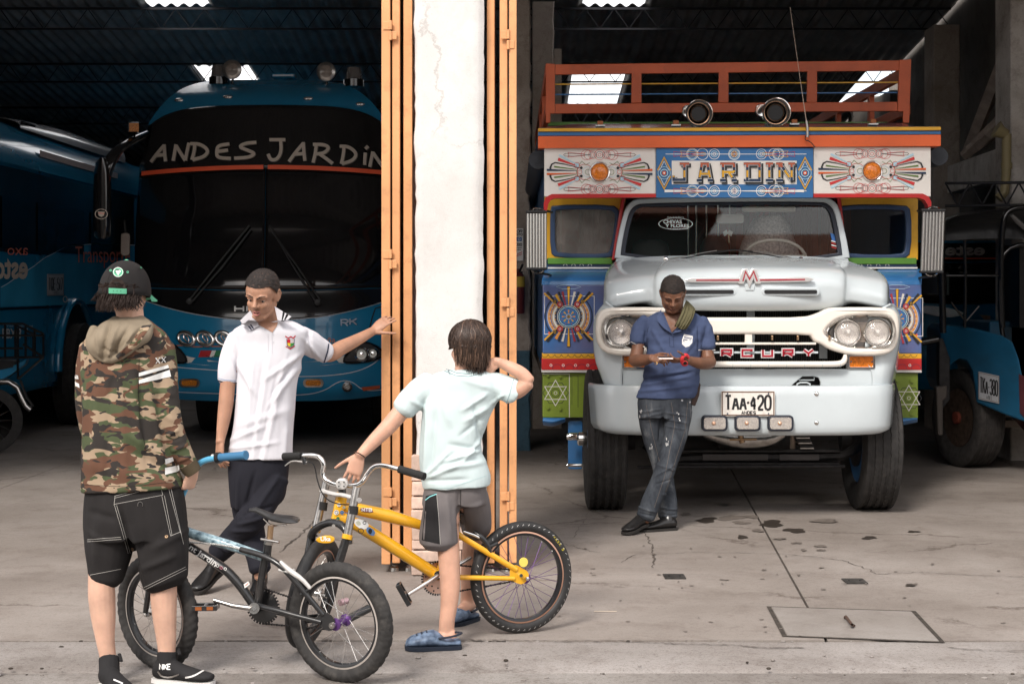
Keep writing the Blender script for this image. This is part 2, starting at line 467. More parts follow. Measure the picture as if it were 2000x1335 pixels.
def concrete(name, a, b, crack=0.5, speck=0.3, stain=0.5, scale=1.0, rough=0.85):
    m = D.materials.new(name); m.use_nodes = True; n = m.node_tree; lk = n.links.new; bs = n.nodes['Principled BSDF']
    bs.inputs['Roughness'].default_value = rough; bs.inputs['Specular IOR Level'].default_value = 0.3
    tc = n.nodes.new('ShaderNodeTexCoord')
    def noi(sc, det=6, ro=0.6, dist=0.0):
        t = n.nodes.new('ShaderNodeTexNoise'); t.inputs['Scale'].default_value = sc*scale; t.inputs['Detail'].default_value = det
        t.inputs['Roughness'].default_value = ro; t.inputs['Distortion'].default_value = dist; lk(tc.outputs['Object'], t.inputs['Vector']); return t
    def ramp(src, p0, p1, c0, c1):
        r = n.nodes.new('ShaderNodeValToRGB'); r.color_ramp.elements[0].position = p0; r.color_ramp.elements[1].position = p1
        r.color_ramp.elements[0].color = (*c0, 1); r.color_ramp.elements[1].color = (*c1, 1); lk(src, r.inputs['Fac']); return r.outputs['Color']
    def mul(c1, c2, f=1.0, mode='MULTIPLY'):
        x = n.nodes.new('ShaderNodeMixRGB'); x.blend_type = mode; x.inputs['Fac'].default_value = f; lk(c1, x.inputs['Color1']); lk(c2, x.inputs['Color2']); return x.outputs['Color']
    c = ramp(noi(0.9, 7, 0.62, 0.4).outputs['Fac'], 0.33, 0.67, a, b)
    c = mul(c, ramp(noi(0.45, 5, 0.5, 0.8).outputs['Fac'], 0.36, 0.55, (0.70, 0.67, 0.64), (1, 1, 1)), stain)
    c = mul(c, ramp(noi(3.2, 9, 0.75, 0.3).outputs['Fac'], 0.34, 0.5, (0.66, 0.62, 0.60), (1, 1, 1)), stain)
    c = mul(c, ramp(noi(70, 3, 0.7).outputs['Fac'], 0.30, 0.46, (0.5, 0.48, 0.46), (1, 1, 1)), speck)
    c = mul(c, ramp(noi(24, 8, 0.8).outputs['Fac'], 0.34, 0.47, (0.62, 0.58, 0.56), (1, 1, 1)), speck)
    c = mul(c, ramp(noi(260, 2, 0.6).outputs['Fac'], 0.3, 0.6, (0.72, 0.7, 0.7), (1.1, 1.1, 1.1)), speck)
    v = n.nodes.new('ShaderNodeTexVoronoi'); v.feature = 'DISTANCE_TO_EDGE'; v.inputs['Scale'].default_value = 0.42*scale
    wv = noi(2.2, 8, 0.7); ad = n.nodes.new('ShaderNodeMixRGB'); ad.blend_type = 'ADD'; ad.inputs['Fac'].default_value = 0.45
    lk(tc.outputs['Object'], ad.inputs['Color1']); lk(wv.outputs['Color'], ad.inputs['Color2']); lk(ad.outputs['Color'], v.inputs['Vector'])
    gate_ = ramp(noi(0.8, 3).outputs['Fac'], 0.47, 0.55, (0, 0, 0), (1, 1, 1))
    ck = ramp(v.outputs['Distance'], 0.0, 0.009, (0.35, 0.3, 0.27), (1, 1, 1))
    x = n.nodes.new('ShaderNodeMixRGB'); x.blend_type = 'MULTIPLY'; ml = n.nodes.new('ShaderNodeMath'); ml.operation = 'MULTIPLY'; ml.inputs[1].default_value = crack
    lk(gate_, ml.inputs[0]); lk(ml.outputs[0], x.inputs['Fac']); lk(c, x.inputs['Color1']); lk(ck, x.inputs['Color2'])
    lk(x.outputs['Color'], bs.inputs['Base Color'])
    u = n.nodes.new('ShaderNodeBump'); u.inputs['Strength'].default_value = 0.5; u.inputs['Distance'].default_value = 0.004
    hs = mul(noi(90, 5, 0.7).outputs['Fac'], noi(14, 6).outputs['Fac'], 0.7, 'ADD'); lk(hs, u.inputs['Height']); lk(u.outputs['Normal'], bs.inputs['Normal'])
    MATS[name] = m; return m

M_floor = concrete('concrete_floor', (0.24, 0.210, 0.188), (0.32, 0.286, 0.260), 0.8, 0.45, 0.6)
M_apron = concrete('concrete_apron', (0.25, 0.228, 0.212), (0.33, 0.305, 0.288), 0.5, 0.8, 0.65, 1.3)
M_road = concrete('road_concrete', (0.22, 0.20, 0.185), (0.31, 0.29, 0.27), 0.5, 0.9, 0.7, 1.2)
M_lid = concrete('hatch_concrete', (0.23, 0.205, 0.185), (0.29, 0.265, 0.245), 0.0, 0.3, 0.4, 2.0)
M_joint = mat('joint_dirt', (0.05, 0.04, 0.032), 0.95, var=0.5, vs=20, bump=0.5, bs=80)
M_oil = mat('oil', (0.05, 0.04, 0.033), 0.45, var=0.4, vs=30)
M_oil2 = mat('old_oil', (0.155, 0.13, 0.112), 0.7, var=0.3, vs=20)
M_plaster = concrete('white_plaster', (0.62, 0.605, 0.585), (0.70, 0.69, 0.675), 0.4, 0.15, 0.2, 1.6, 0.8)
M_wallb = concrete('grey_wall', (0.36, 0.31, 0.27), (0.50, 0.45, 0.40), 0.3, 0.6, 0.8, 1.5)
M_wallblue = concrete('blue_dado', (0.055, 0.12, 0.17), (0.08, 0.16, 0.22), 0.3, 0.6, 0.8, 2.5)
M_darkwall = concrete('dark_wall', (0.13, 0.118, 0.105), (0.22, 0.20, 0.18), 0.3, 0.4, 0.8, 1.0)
M_roofm = mat('roof_sheet', (0.36, 0.35, 0.345), 0.55, var=0.45, vs=1.6, dirt=0.6, ds=0.7, dirtcol=(0.07, 0.055, 0.05))
M_steel = mat('truss_steel', (0.035, 0.035, 0.04), 0.5, 0.6)
M_gate = mat('ochre_gate_paint', (0.68, 0.335, 0.15), 0.42, var=0.2, vs=2.0, dirt=0.55, ds=11, dirtcol=(0.28, 0.14, 0.07), bump=0.15, bs=70, rvar=0.12)
M_black = mat('black', (0.012, 0.012, 0.013), 0.5)
M_rubber = mat('rubber', (0.028, 0.026, 0.025), 0.78, var=0.35, vs=22, dirt=0.5, ds=18, dirtcol=(0.075, 0.066, 0.058), bump=0.2, bs=160)
M_chrome = mat('chrome', (0.82, 0.81, 0.79), 0.09, 1.0)
M_steelw = mat('worn_steel', (0.50, 0.48, 0.46), 0.28, 1.0, var=0.25, vs=12, dirt=0.5, ds=30, dirtcol=(0.12, 0.08, 0.05))
M_white = mat('white_paint', (0.78, 0.77, 0.75), 0.45, var=0.08, vs=5)
M_brick = mat('brick', (0.60, 0.44, 0.36), 0.9, var=0.4, vs=8, bump=0.6, bs=50, dirt=0.5, ds=14, dirtcol=(0.28, 0.22, 0.18))
sk = D.materials.new('skylight_sheet'); sk.use_nodes = True; n_ = sk.node_tree; n_.nodes.clear()
a_ = n_.nodes.new('ShaderNodeBsdfTranslucent'); a_.inputs['Color'].default_value = (0.95, 0.95, 0.94, 1)
b_ = n_.nodes.new('ShaderNodeBsdfTransparent'); b_.inputs['Color'].default_value = (0.97, 0.98, 1, 1)
c_ = n_.nodes.new('ShaderNodeMixShader'); c_.inputs['Fac'].default_value = 0.5; d_ = n_.nodes.new('ShaderNodeOutputMaterial')
n_.links.new(a_.outputs[0], c_.inputs[1]); n_.links.new(b_.outputs[0], c_.inputs[2]); n_.links.new(c_.outputs[0], d_.inputs['Surface'])
M_sky = sk

# ------------------------------------------------------------------ ground
g = G(); g.box(-14, 12, 7.72, 40, -0.3, -0.025)
floor = obj('garage_floor', g, M_joint, kind='structure')
def xl(Y, k):       # long joints, slightly slanted
    return [-12.0, -7.6, -4.1, -1.35 , 1.484 + (Y-8.6)*0.07, 4.55 + (Y-8.6)*0.03, 9.0][k]
ys = [7.73, 9.54, 12.75, 16.6, 21.0, 26.0, 33.0, 40.0]
for k in range(6):
    for i in range(7):
        y0, y1 = ys[i]+0.002, ys[i+1]-0.002; w0 = 0
        wl = 0.007 if k == 4 else 0.0012; wr = 0.007 if k == 3 else 0.0012
        dz = 0.0015*((k*7+i*3) % 3)
        g = G(); q = [V((xl(y0,k)+wl, y0, 0)), V((xl(y0,k+1)-wr, y0, 0)), V((xl(y1,k+1)-wr, y1, 0)), V((xl(y1,k)+wl, y1, 0))]
        g.prism([p - V((0,0,dz)) for p in q], (0, 0, -0.06))
        obj('concrete_slab', g, M_floor, floor)
# oil stains on the slabs below the truck
rs = random.Random(5)
def stain(px, py, rx, ry, m, z):
    g = G(); n = 26; ph = [rs.random()*6.28 for _ in range(4)]; pts = []
    for k in range(n):
        a = 2*pi*k/n; r = 1 + 0.22*sin(2*a+ph[0]) + 0.16*sin(3*a+ph[1]) + 0.10*sin(5*a+ph[2]) + 0.06*sin(9*a+ph[3])
        pts.append(GP(px + rx*r*cos(a), py + ry*r*sin(a), z))
    g.add(pts, [tuple(range(n))]); obj('oil_stain', g, m, floor)
for i, (x, y, a, b) in enumerate([(1380,1015,21,5),(1507,1022,24,6),(1552,1035,22,4),(1430,1010,28,5),(1447,1020,16,3),(1450,1048,12,3),(1698,1049,15,2.6),(1784,1037,10,2),
        (1556,1059,9,2),(1603,1065,10,2.5),(1570,1073,6,1.6),(1603,1073,8,1.6),(1468,1008,14,3),(1415,985,10,2),(1340,1003,11,2.4),(1610,1016,30,3),(1523,1051,11,1.6),(1778,1141,8,2.6),(1480,1035,12,2.4)]):
    stain(x, y, a, b, M_oil if i in (0,1,2,6,7,5,17,13) else M_oil2, 0.0012 + i*0.00025)
for i in range(60):
    x = rs.uniform(1080, 1960); y = rs.uniform(1060, 1242); stain(x, y, rs.uniform(1.2, 5), rs.uniform(0.6, 1.4), M_oil2, 0.0012 + i*0.0001)
# cracks in the slabs: narrow, ragged, filled with dirt
def crack(pts, w_, z=0.0018, m=None):
    q = dense_px(pts); A_, B_ = [], []
    for i, (x, y) in enumerate(q):
        p = GP(x, y, z); a = GP(*q[max(0, i-1)], z); b = GP(*q[min(len(q)-1, i+1)], z); t = (b-a).normalized(); n = V((-t.y, t.x, 0)); j = n*rs.uniform(-0.012, 0.012); ww = w_*rs.uniform(0.25, 1.3)*(0.4 if i in (0, len(q)-1) else 1)
        A_.append(p + j + n*ww); B_.append(p + j - n*ww)
    g = G(); g.grid([A_, B_]); obj('crack', g, m or mat('crack_dirt', (0.10, 0.082, 0.07), 0.95, var=0.4, vs=25), floor)
def dense_px(pts, st=7):
    o = []
    for (x0, y0), (x1, y1) in zip(pts, pts[1:]):
        k = max(1, int(math.hypot(x1-x0, (y1-y0)*3)/st)); o += [(x0+(x1-x0)*j/k, y0+(y1-y0)*j/k) for j in range(k)]
    return o + [pts[-1]]
crack([(545,1078),(575,1052),(600,1030),(625,1008)], 0.006); crack([(590,1056),(640,1050)], 0.002)
crack([(1258,1040),(1272,1062),(1277,1085),(1276,1108)], 0.006); crack([(1215,1098),(1240,1082),(1278,1082),(1340,1078),(1470,1079),(1530,1081)], 0.003)
crack([(1530,1081),(1590,1086),(1650,1094),(1700,1112),(1712,1120)], 0.004); crack([(1100,1060),(1140,1072),(1170,1078)], 0.003); crack([(1712,1120),(1800,1116),(1900,1122),(2010,1126)], 0.0035)
crack([(900,1247),(1000,1249),(1100,1251),(1210,1250),(1330,1256),(1430,1258),(1500,1264),(1570,1262)], 0.006, 0.0045); crack([(1850,1262),(1920,1268),(2010,1270)], 0.004, 0.0045); crack([(430,1240),(520,1243),(560,1240)], 0.003, 0.0045)
crack([(740,1010),(800,990),(880,985)], 0.002); crack([(20,985),(120,965),(170,960)], 0.002); crack([(1560,1000),(1700,1010),(1850,1022),(1990,1030)], 0.0015); crack([(1190,940),(1150,1000),(1120,1050)], 0.0015)
# kerb strip and road
g = G(); rows = []
for Y, z in ((7.70, -0.002), (7.6, 0.0), (7.3, -0.008), (7.2, -0.016), (7.16, -0.03), (7.14, -0.06)):
    rows.append([(x*0.2-14, Y + 0.008*noise.noise(V((x*0.5, Y*9, 0))) , z + 0.003*noise.noise(V((x*0.7, Y*6, 3)))) for x in range(131)])
g.grid(rows); kerb = obj('kerb_strip', g, M_apron, smooth=40, kind='structure')
g = G(); g.box(-14, 12, 7.0, 7.75, -0.25, -0.062); obj('kerb_bed', g, M_joint, kerb)
g = G(); g.box(-60, 60, -14, 7.15, -0.3, -0.02); obj('road', g, M_road, kind='structure')
g = G(); g.box(-300, 300, -300, 300, -0.6, -0.35); obj('ground', g, mat('earth', (0.12, 0.10, 0.08), 0.95, var=0.3), kind='structure')
# pebbles in the gutter
for i in range(110):
    x = rs.uniform(-3, 3); y = rs.choice([rs.gauss(7.15, 0.03), rs.uniform(6.9, 7.6), 7.71]); r = rs.uniform(0.003, 0.009)
    z = -0.02 if y < 7.14 else -0.004
    g = G(); g.ball((x, y, z + r*0.3), (r*rs.uniform(1, 1.8), r, r*0.7), 7, 5)
    obj('pebble', g, M_joint if i % 4 == 0 else M_apron, kerb, smooth=60)

# access hatch with its sunk frame and handle
ht = thing('access_hatch', 'concrete access hatch lid with a rusty handle set in the floor at right', 'hatch', GP(1660, 1215))
c4 = [GP(1528, 1243), GP(1846, 1255), GP(1788, 1193), GP(1497, 1184)]
def inset(q, t):
    c = sum(q, V((0,0,0)))/4; return [p + (c-p).normalized()*t for p in q]
g = G(); o = [p + V((0,0,0.003)) for p in c4]; i_ = [p + V((0,0,0.003)) for p in inset(c4, 0.03)]
g.add(o + i_, [(k, (k+1) % 4, 4+(k+1) % 4, 4+k) for k in range(4)])
obj('groove', g, M_joint, ht)
g = G(); q = [p + V((0,0,0.0045)) for p in inset(c4, 0.035)]; g.prism([p for p in q], (0,0,-0.003)); obj('lid', g, M_lid, ht)
g = G(); g.tube([GP(1650,1205,0.012), GP(1652,1203,0.025), GP(1664,1219,0.025), GP(1668,1221,0.01)], 0.007, 6); obj('handle', g, mat('rust', (0.09, 0.05, 0.035), 0.8, var=0.4, vs=40), ht, smooth=50)
for px, py, lb in ((1317, 1126, 'small dark metal cover plate in the floor nearer the yellow bicycle'), (1669, 1135, 'small dark metal cover plate in the floor above the hatch')):
    a = GP(px, py); g = G(); g.box(a.x-0.058, a.x+0.058, a.y-0.075, a.y+0.075, 0.001, 0.006)
    t = thing('floor_plate', lb, 'cover plate', (a.x, a.y, 0)); obj('plate', g, mat('plate_iron', (0.06, 0.055, 0.05), 0.6, 0.4, var=0.5, vs=30), t)
    for k in (-1, 1):
        g = G(); g.disc((a.x+0.03*k, a.y, 0.006), (0,0,1), 0.006, 0.003, 8); obj('bolt', g, M_black, t)
g = G(); a = GP(1160, 1193, 0.004); b = GP(1204, 1193, 0.004); g.tube([a, b], 0.0024, 7)
tag(obj('drinking_straw', g, mat('straw_tan', (0.5, 0.42, 0.34), 0.6), loc=a), 'thin pale straw lying on the floor near the yellow bicycle', 'straw')

# ------------------------------------------------------------------ roof, walls
ZR = lambda Y: 7.41 - 0.11*Y
g = G(); g.box(-12, 8, 10.2, 10.5, 6.32, 6.5)
roof = obj('roof', g, M_steel, kind='structure')
ROWS = [10.0, 12.6, 15.4, 18.2, 21.0, 23.8, 26.6, 29.4, 32.2, 35.2]
SW = 0.767
def sheet_mesh(dy, nm, m):
    g = G(); rows = []
    for t, dz in ((0.0, -0.004), (1.0, 0.010)):
        rows.append([V((SW*k/40 - 0.0, dy*t + (0.30 if t else 0), -0.11*(dy*t + (0.30 if t else 0)) + dz + 0.022*cos(2*pi*5*k/40))) for k in range(41)])
    g.grid(rows); me = D.meshes.new(nm); me.from_pydata(g.v, [], g.f); me.materials.append(m); me.polygons.foreach_set('use_smooth', [True]*len(me.polygons)); return me
for r in range(len(ROWS)-1):
    me = sheet_mesh(ROWS[r+1]-ROWS[r], 'roof_sheet', M_roofm); mk = sheet_mesh(ROWS[r+1]-ROWS[r], 'skylight_sheet', M_sky)
    for k in range(-8, 13):
        x = -4.5 + SW*k
    
        s = (k in (0, 7)) and r in (3, 5)
        o = D.objects.new('skylight_sheet' if s else 'roof_sheet', mk if s else me); C.objects.link(o); o.parent = roof; o.location = (x, ROWS[r], ZR(ROWS[r])); o.scale = (0.5 if (k == 12 and r == 5) else 1, 1, 1); ORG[o.name] = V((0,0,0))
for yy, lb in ((21.0, 'lattice roof truss at the top edge of the picture'), (23.8, 'lattice roof truss just above the orange roof rack rail'), (26.6, 'deepest lattice roof truss seen behind the roof rack')):
    t = thing('roof_truss', lb, 'truss', (0, yy, ZR(yy)-0.3), 'lattice trusses carrying the roof sheets')
    for nm, dz, r in (('top_chord', -0.05, 0.014), ('bottom_chord', -0.30, 0.011)):
        g = G(); g.box(-10.5, 5.4, yy-r, yy+r, ZR(yy)+dz-r, ZR(yy)+dz+r); obj(nm, g, M_steel, t)
    h = 0.18; g = G(); g.tube([(0, yy, -0.30), (h, yy, -0.05)], 0.006, 5); me = D.meshes.new('web_rod'); me.from_pydata(g.v, [], g.f); me.materials.append(M_steel)
    for k in range(70):
        x = -7.2 + k*h; o = D.objects.new('web_rod', me); C.objects.link(o); o.parent = t
        o.location = (x + (h if k % 2 else 0), -yy, 0.3); o.scale = (-1 if k % 2 else 1, 1, 1)
        if k > 68: break
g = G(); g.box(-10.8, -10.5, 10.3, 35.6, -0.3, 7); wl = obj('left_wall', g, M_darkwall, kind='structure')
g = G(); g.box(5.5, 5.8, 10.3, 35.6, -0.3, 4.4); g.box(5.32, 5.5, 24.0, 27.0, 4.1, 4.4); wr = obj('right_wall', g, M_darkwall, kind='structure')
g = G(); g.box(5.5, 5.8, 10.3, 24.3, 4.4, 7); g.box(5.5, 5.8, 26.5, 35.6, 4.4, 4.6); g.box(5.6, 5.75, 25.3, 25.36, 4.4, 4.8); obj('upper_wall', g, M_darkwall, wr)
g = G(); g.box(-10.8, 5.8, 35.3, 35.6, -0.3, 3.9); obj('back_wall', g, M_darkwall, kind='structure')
g = G(); g.box(-12, 12, 9.9, 10.3, 5.2, 7.4); g.box(-14, -6.5, 9.9, 10.3, -0.1, 5.2); g.box(5.6, 14, 9.9, 10.3, -0.1, 5.2)
obj('facade_wall', g, M_plaster, kind='structure')

# ------------------------------------------------------------------ white pillar with stone base
Yp = 9.5
pil = thing('white_pillar', 'white plastered pillar with ragged edges between the folding gates', 'pillar', P(876, 1122, Yp))
g = G(); rows = []
x0, x1 = P(813, 0, Yp).x, P(941, 0, Yp).x
xs = [x0, x0+0.006, x0+0.02] + [x0+0.02+(x1-x0-0.055)*k/10 for k in range(1, 11)] + [x1-0.018, x1]
yd = [0.05, 0.012, 0.0] + [0.0]*10 + [0.012, 0.03]
nz = 130
for j in range(nz+1):
    z = 0.0 + 5.4*j/nz; row = []
    e = 0.010*noise.noise(V((0, 0, z*6))) + 0.007*noise.noise(V((3, 0, z*22))); e2 = 0.006*noise.noise(V((9, 0, z*5))) + 0.005*noise.noise(V((5, 0, z*26)))
    tap = 0.004*z
    row.append(V((x0-0.004+e-tap, Yp+0.42, z)))
    for x, d in zip(xs, yd):
        k = (x-x0)/(x1-x0); ex = e*(1-k) + e2*k if (k < 0.12 or k > 0.85) else 0
        row.append(V((x + ex + (k-0.5)*tap*2 , Yp + d + 0.003*noise.noise(V((x*9, 2, z*7))) + 0.0015*noise.noise(V((x*40, 2, z*40))), z)))
    row.append(V((x1+0.002+e2, Yp+0.42, z))); rows.append(row)
g.grid(rows); g.box(x0+0.02, x1-0.02, Yp+0.1, Yp+0.42, 0, 5.3)
g.v = [v if True else v for v in g.v]
obj('shaft', g, M_plaster, pil, smooth=40)
rs = random.Random(11); zc = 0.004
while zc < 0.66:
    hh = rs.uniform(0.055, 0.10); x = x0 - 0.024
    while x < x1 - 0.01:
        ww = min(rs.uniform(0.10, 0.17), x1 + 0.006 - x)
        if ww > 0.03:
            g = G(); g.box(x, x+ww-0.006, Yp-0.028-rs.uniform(0, 0.008), Yp+0.06, zc, zc+hh-0.006)
            for i, v in enumerate(g.v): g.v[i] = v + V((rs.uniform(-.004,.004), rs.uniform(-.002,.002), rs.uniform(-.003,.003)))
            obj('brick', g, M_brick, pil, bevel=0.006)
        x += ww
    zc += hh

# ------------------------------------------------------------------ folding gates of ochre steel leaves
def gate(name, lab, xsl, hinges, yb, root):
    t = thing('folding_gate', lab, 'gate', root, 'ochre folding gates either side of the pillar')
    for i, (a, b, Y0, dep) in enumerate(xsl):
        xa, xb = P(a, 0, Y0).x, P(b, 0, Y0).x; z0 = 0.05 + 0.004*i; w_ = xb - xa; lf = None
        g = G()
        g.box(xa, xb, Y0, Y0+0.045, z0, 5.1)
        lf = obj('gate_leaf', g, M_gate, t, bevel=0.004)
        g = G(); g.box(xa, xb, Y0+dep-0.045, Y0+dep, z0, 5.1); obj('back_stile', g, M_gate, lf)
        g = G(); g.box(xa+w_*0.35, xa+w_*0.6, Y0+0.046, Y0+dep-0.046, z0+0.05, 5.05); obj('leaf_panel', g, M_gate, lf)
        for zz in (z0, 2.5, 5.05):
            g = G(); g.box(xa+0.002, xb-0.002, Y0+0.046, Y0+dep-0.046, zz, zz+0.045); obj('rail', g, M_gate, lf)
    for hx, hy, Y0 in hinges:
        p = P(hx, hy, Y0)
        h_ = G(); h_.lathe([(0.009, -0.055), (0.009, -0.004)], p + V((0,-0.008,0)), (0,0,1), 10); h_.lathe([(0.009, 0.004), (0.009, 0.055)], p + V((0,-0.008,0)), (0,0,1), 10)
        h_.box(p.x-0.042, p.x-0.004, Y0-0.006, Y0-0.001, p.z+0.004, p.z+0.05); h_.box(p.x+0.004, p.x+0.034, Y0-0.006, Y0-0.001, p.z-0.05, p.z-0.004)
        obj('hinge', h_, M_gate, t, bevel=0.002)
    return t
gate('l', 'ochre folding gate bundled left of the white pillar, held by the boy in white', [(745,762,9.56,0.75),(766,781,9.58,0.75),(788,805,9.60,0.75)], [(763,60,9.56),(763,506,9.56),(763,970,9.56)], 1100, P(775, 1100, 9.9))
gate('r', 'ochre folding gate bundled right of the white pillar behind the yellow bicycle', [(951,966,9.60,0.75),(976,991,9.58,0.75),(994.5,1009,9.56,0.75)], [(992.5,78,9.56),(992.5,600,9.56),(992.5,978,9.56)], 1100, P(980, 1100, 9.9))
# floor socket of the gate
for x, wh in ((772, 'under the outer leaf of the left gate'), (800, 'at the left foot of the white pillar'), (958, 'at the right foot of the white pillar'), (985, 'under the outer leaf of the right gate')):
    p = GP(x, 1114); g = G(); g.lathe([(0.03, 0), (0.028, 0.02), (0.018, 0.03), (0.018, 0.034)], p, (0,0,1), 12); tag(obj('gate_socket', g, M_steelw, loc=p), 'rusty steel pivot socket ' + wh, 'socket', 'pivot sockets under the gate leaves')

# ------------------------------------------------------------------ inner pillars and beam
def concrete_col(lab, x0, x1, Y, dep, ztop, m=M_wallb, dado=0, rag=0.012):
    a, b = P(x0, 0, Y).x, P(x1, 0, Y).x; t = thing('concrete_pillar', lab, 'pillar', ((a+b)/2, Y, 0))
    g = G(); rows = []
    for j in range(70):
        z = dado + (ztop-dado)*j/69; e = rag*noise.noise(V((x1, Y, z*7))) + 0.5*rag*noise.noise(V((x0, Y, z*23)))
        rows.append([V((a, Y+dep, z)), V((a, Y+0.01, z)), V((a+0.01, Y, z)), V(((a+b)/2, Y, z)), V((b-0.015+e, Y, z)), V((b+e, Y+0.015, z)), V((b+e*0.5, Y+dep, z))])
    g.grid(rows); g.box(a, b, Y+0.05, Y+dep, ztop-0.01, ztop); obj('shaft', g, m, t, smooth=30)
    if dado:
        g = G(); rows = []
        for j in range(24):
            z = dado*j/23; e = rag*noise.noise(V((x1+3, Y, z*9)))
            rows.append([V((a-0.003, Y+dep, z)), V((a-0.003, Y, z)), V((b-0.012+e, Y-0.004, z)), V((b+e, Y+0.01, z)), V((b+0.002, Y+dep, z))])
        g.grid(rows); obj('dado', g, M_wallblue, t, smooth=30)
    return t
concrete_col('grey concrete pillar with blue painted foot right of the gate', 975, 1036, 16.9, 0.5, 5.5, dado=0.99, rag=0.03)
cb = concrete_col('taller grey pillar stepping out at the top behind the rear left mirror', 1040, 1082, 19.6, 0.5, 4.9)
a, b = P(1082.5, 0, 19.6).x, P(1097, 0, 19.6).x
g = G(); g.box(a, b, 19.62, 20.1, 0, HC+(568-95)/F*19.6); obj('side_rib', g, M_wallb, cb)
concrete_col('tall grey concrete pillar standing right of the painted truck', 1824, 1875, 19.5, 0.45, 4.62)
cd = concrete_col('whitish concrete pillar cut by the right edge of the picture', 1974, 2075, 15.9, 0.5, 5.4, M_plaster)
for q in cd.children: q.data.materials[0] = concrete('dirty_lime', (0.50, 0.47, 0.43), (0.72, 0.69, 0.65), 0.5, 0.5, 0.9, 2.0)
g = G(); bx = [P(1986, 276, 16.0), P(1986, 342, 16.0), P(1826, 384, 20.3), P(1826, 333, 20.3)]
g.prism(bx, (0.16, 0, 0)); tag(obj('concrete_beam', g, MATS['dirty_lime'], loc=bx[0], bevel=0.01), 'weathered white concrete beam running back right of the truck', 'beam')
g = G(); g.tube([P(1968, 98, 17.0), P(1890, 300, 18.6)], 0.075, 4, up=(0,1,0)); tag(obj('timber_prop', g, mat('old_wood', (0.42, 0.35, 0.30), 0.9, var=0.4, vs=5, bump=0.3), loc=P(1890,300,18.6)), 'slanting grey timber prop above the concrete beam', 'timber')
pp = thing('drain_pipe', 'yellowed plastic drain pipe with a funnel on the beam', 'pipe', P(1965, 385, 15.8)); My = mat('yellow_pvc', (0.30, 0.25, 0.13), 0.5, dirt=0.5)
g = G(); g.tube([P(1966, 262, 15.8), P(1965, 340, 15.8), P(1962, 375, 15.8), P(1950, 388, 15.8)], 0.045, 12); obj('pipe', g, My, pp, smooth=50)
g = G(); g.tube([P(1966, 318, 15.8), P(1966, 330, 15.8)], 0.053, 12); obj('pipe_collar', g, My, pp, smooth=50)
g = G(); g.tube([P(1967, 263, 15.8), P(1955, 258, 15.8), P(1945, 252, 15.8)], [0.045, 0.06, 0.085], 12); obj('funnel', g, My, pp, smooth=50)
# debris piled over the beam
g = G()
for k in range(7):
    a = P(1880+k*12, 305-k*10, 18.4-k*0.25); g.tube([a, a + V((0.3, -0.2, 0.22+0.05*k))], 0.05+0.01*(k % 3), 4)
tag(obj('timber_offcuts', g, MATS['old_wood'], loc=P(1900,300,18), kind=None), 'stack of grey timber offcuts piled behind the beam', 'timber'); 
# lattice girder behind the jeep
lt = thing('lattice_girder', 'black steel lattice girder above the jeep at right', 'girder', P(1920, 400, 15.6))
for nm, yy in (('top_chord', 357), ('bottom_chord', 401)):
    g = G(); g.tube([P(1846, yy+1, 15.6), P(2040, yy-1, 15.2)], 0.013, 6); obj(nm, g, M_steel, lt)
for k in range(8):
    g = G(); x = 1846+k*24; g.tube([P(x, 401 if k % 2 else 357, 15.58), P(x+24, 357 if k % 2 else 401, 15.55)], 0.009, 5); obj('web_rod', g, M_steel, lt)
# notice and extinguisher on the grey pillar
nt_ = thing('wall_notice', 'small white printed notice on the grey pillar beside the gate', 'notice', P(1015, 510, 16.85))
g = G(); g.pbox(1004, 446, 1022, 509, 16.86, 0.01); obj('sheet', g, M_white, nt_)
ar = Art(planeM(16.855)); kb = M_black; bl = mat('sign_blue', (0.03, 0.12, 0.35), 0.5); rd = mat('sign_red', (0.55, 0.03, 0.03), 0.5)
ar.text('OR', 1010, 449, 1020, 454, 1.2, kb); ar.text('SITO', 1008, 456, 1020, 460, 1.0, kb); ar.poly([(1008,463),(1019,463),(1019,471),(1008,471)], bl); ar.ring(1014, 467, 2.2, 1, M_white)
ar.text('000', 1008, 475, 1019, 480, 1, kb); ar.line([(1009,484),(1019,484)], 1, kb); ar.line([(1009,488),(1018,488)], 1, kb); ar.line([(1010,496),(1020,492)], 1.2, rd); ar.line([(1009,500),(1020,496)], 1.0, rd)
ar.done('print', nt_)
ex = thing('fire_extinguisher', 'fire extinguisher hanging on the grey pillar behind the gate', 'extinguisher', P(1014, 620, 16.75))
g = G(); c = P(1012, 612, 16.75); g.lathe([(0.0,0),(0.06,0.0),(0.065,0.02),(0.065,0.34),(0.05,0.39),(0.02,0.41),(0.02,0.44),(0,0.44)], c, (0,0,1), 18); obj('cylinder', g, mat('ext_red', (0.12, 0.02, 0.02), 0.35), ex, smooth=50)
g = G(); g.tube([P(1012,535,16.75), P(1018,523,16.72), P(1021,516,16.7)], 0.012, 6); g.tube([P(1012,535,16.75), P(1020,531,16.72)], 0.01, 6); obj('handle', g, M_black, ex, smooth=50)
g = G(); c = P(1012, 560, 16.75); g.lathe([(0.0665,0),(0.0665,0.1)], c, (0,0,1), 18); obj('paper_band', g, mat('band', (0.5, 0.35, 0.05), 0.6), ex)
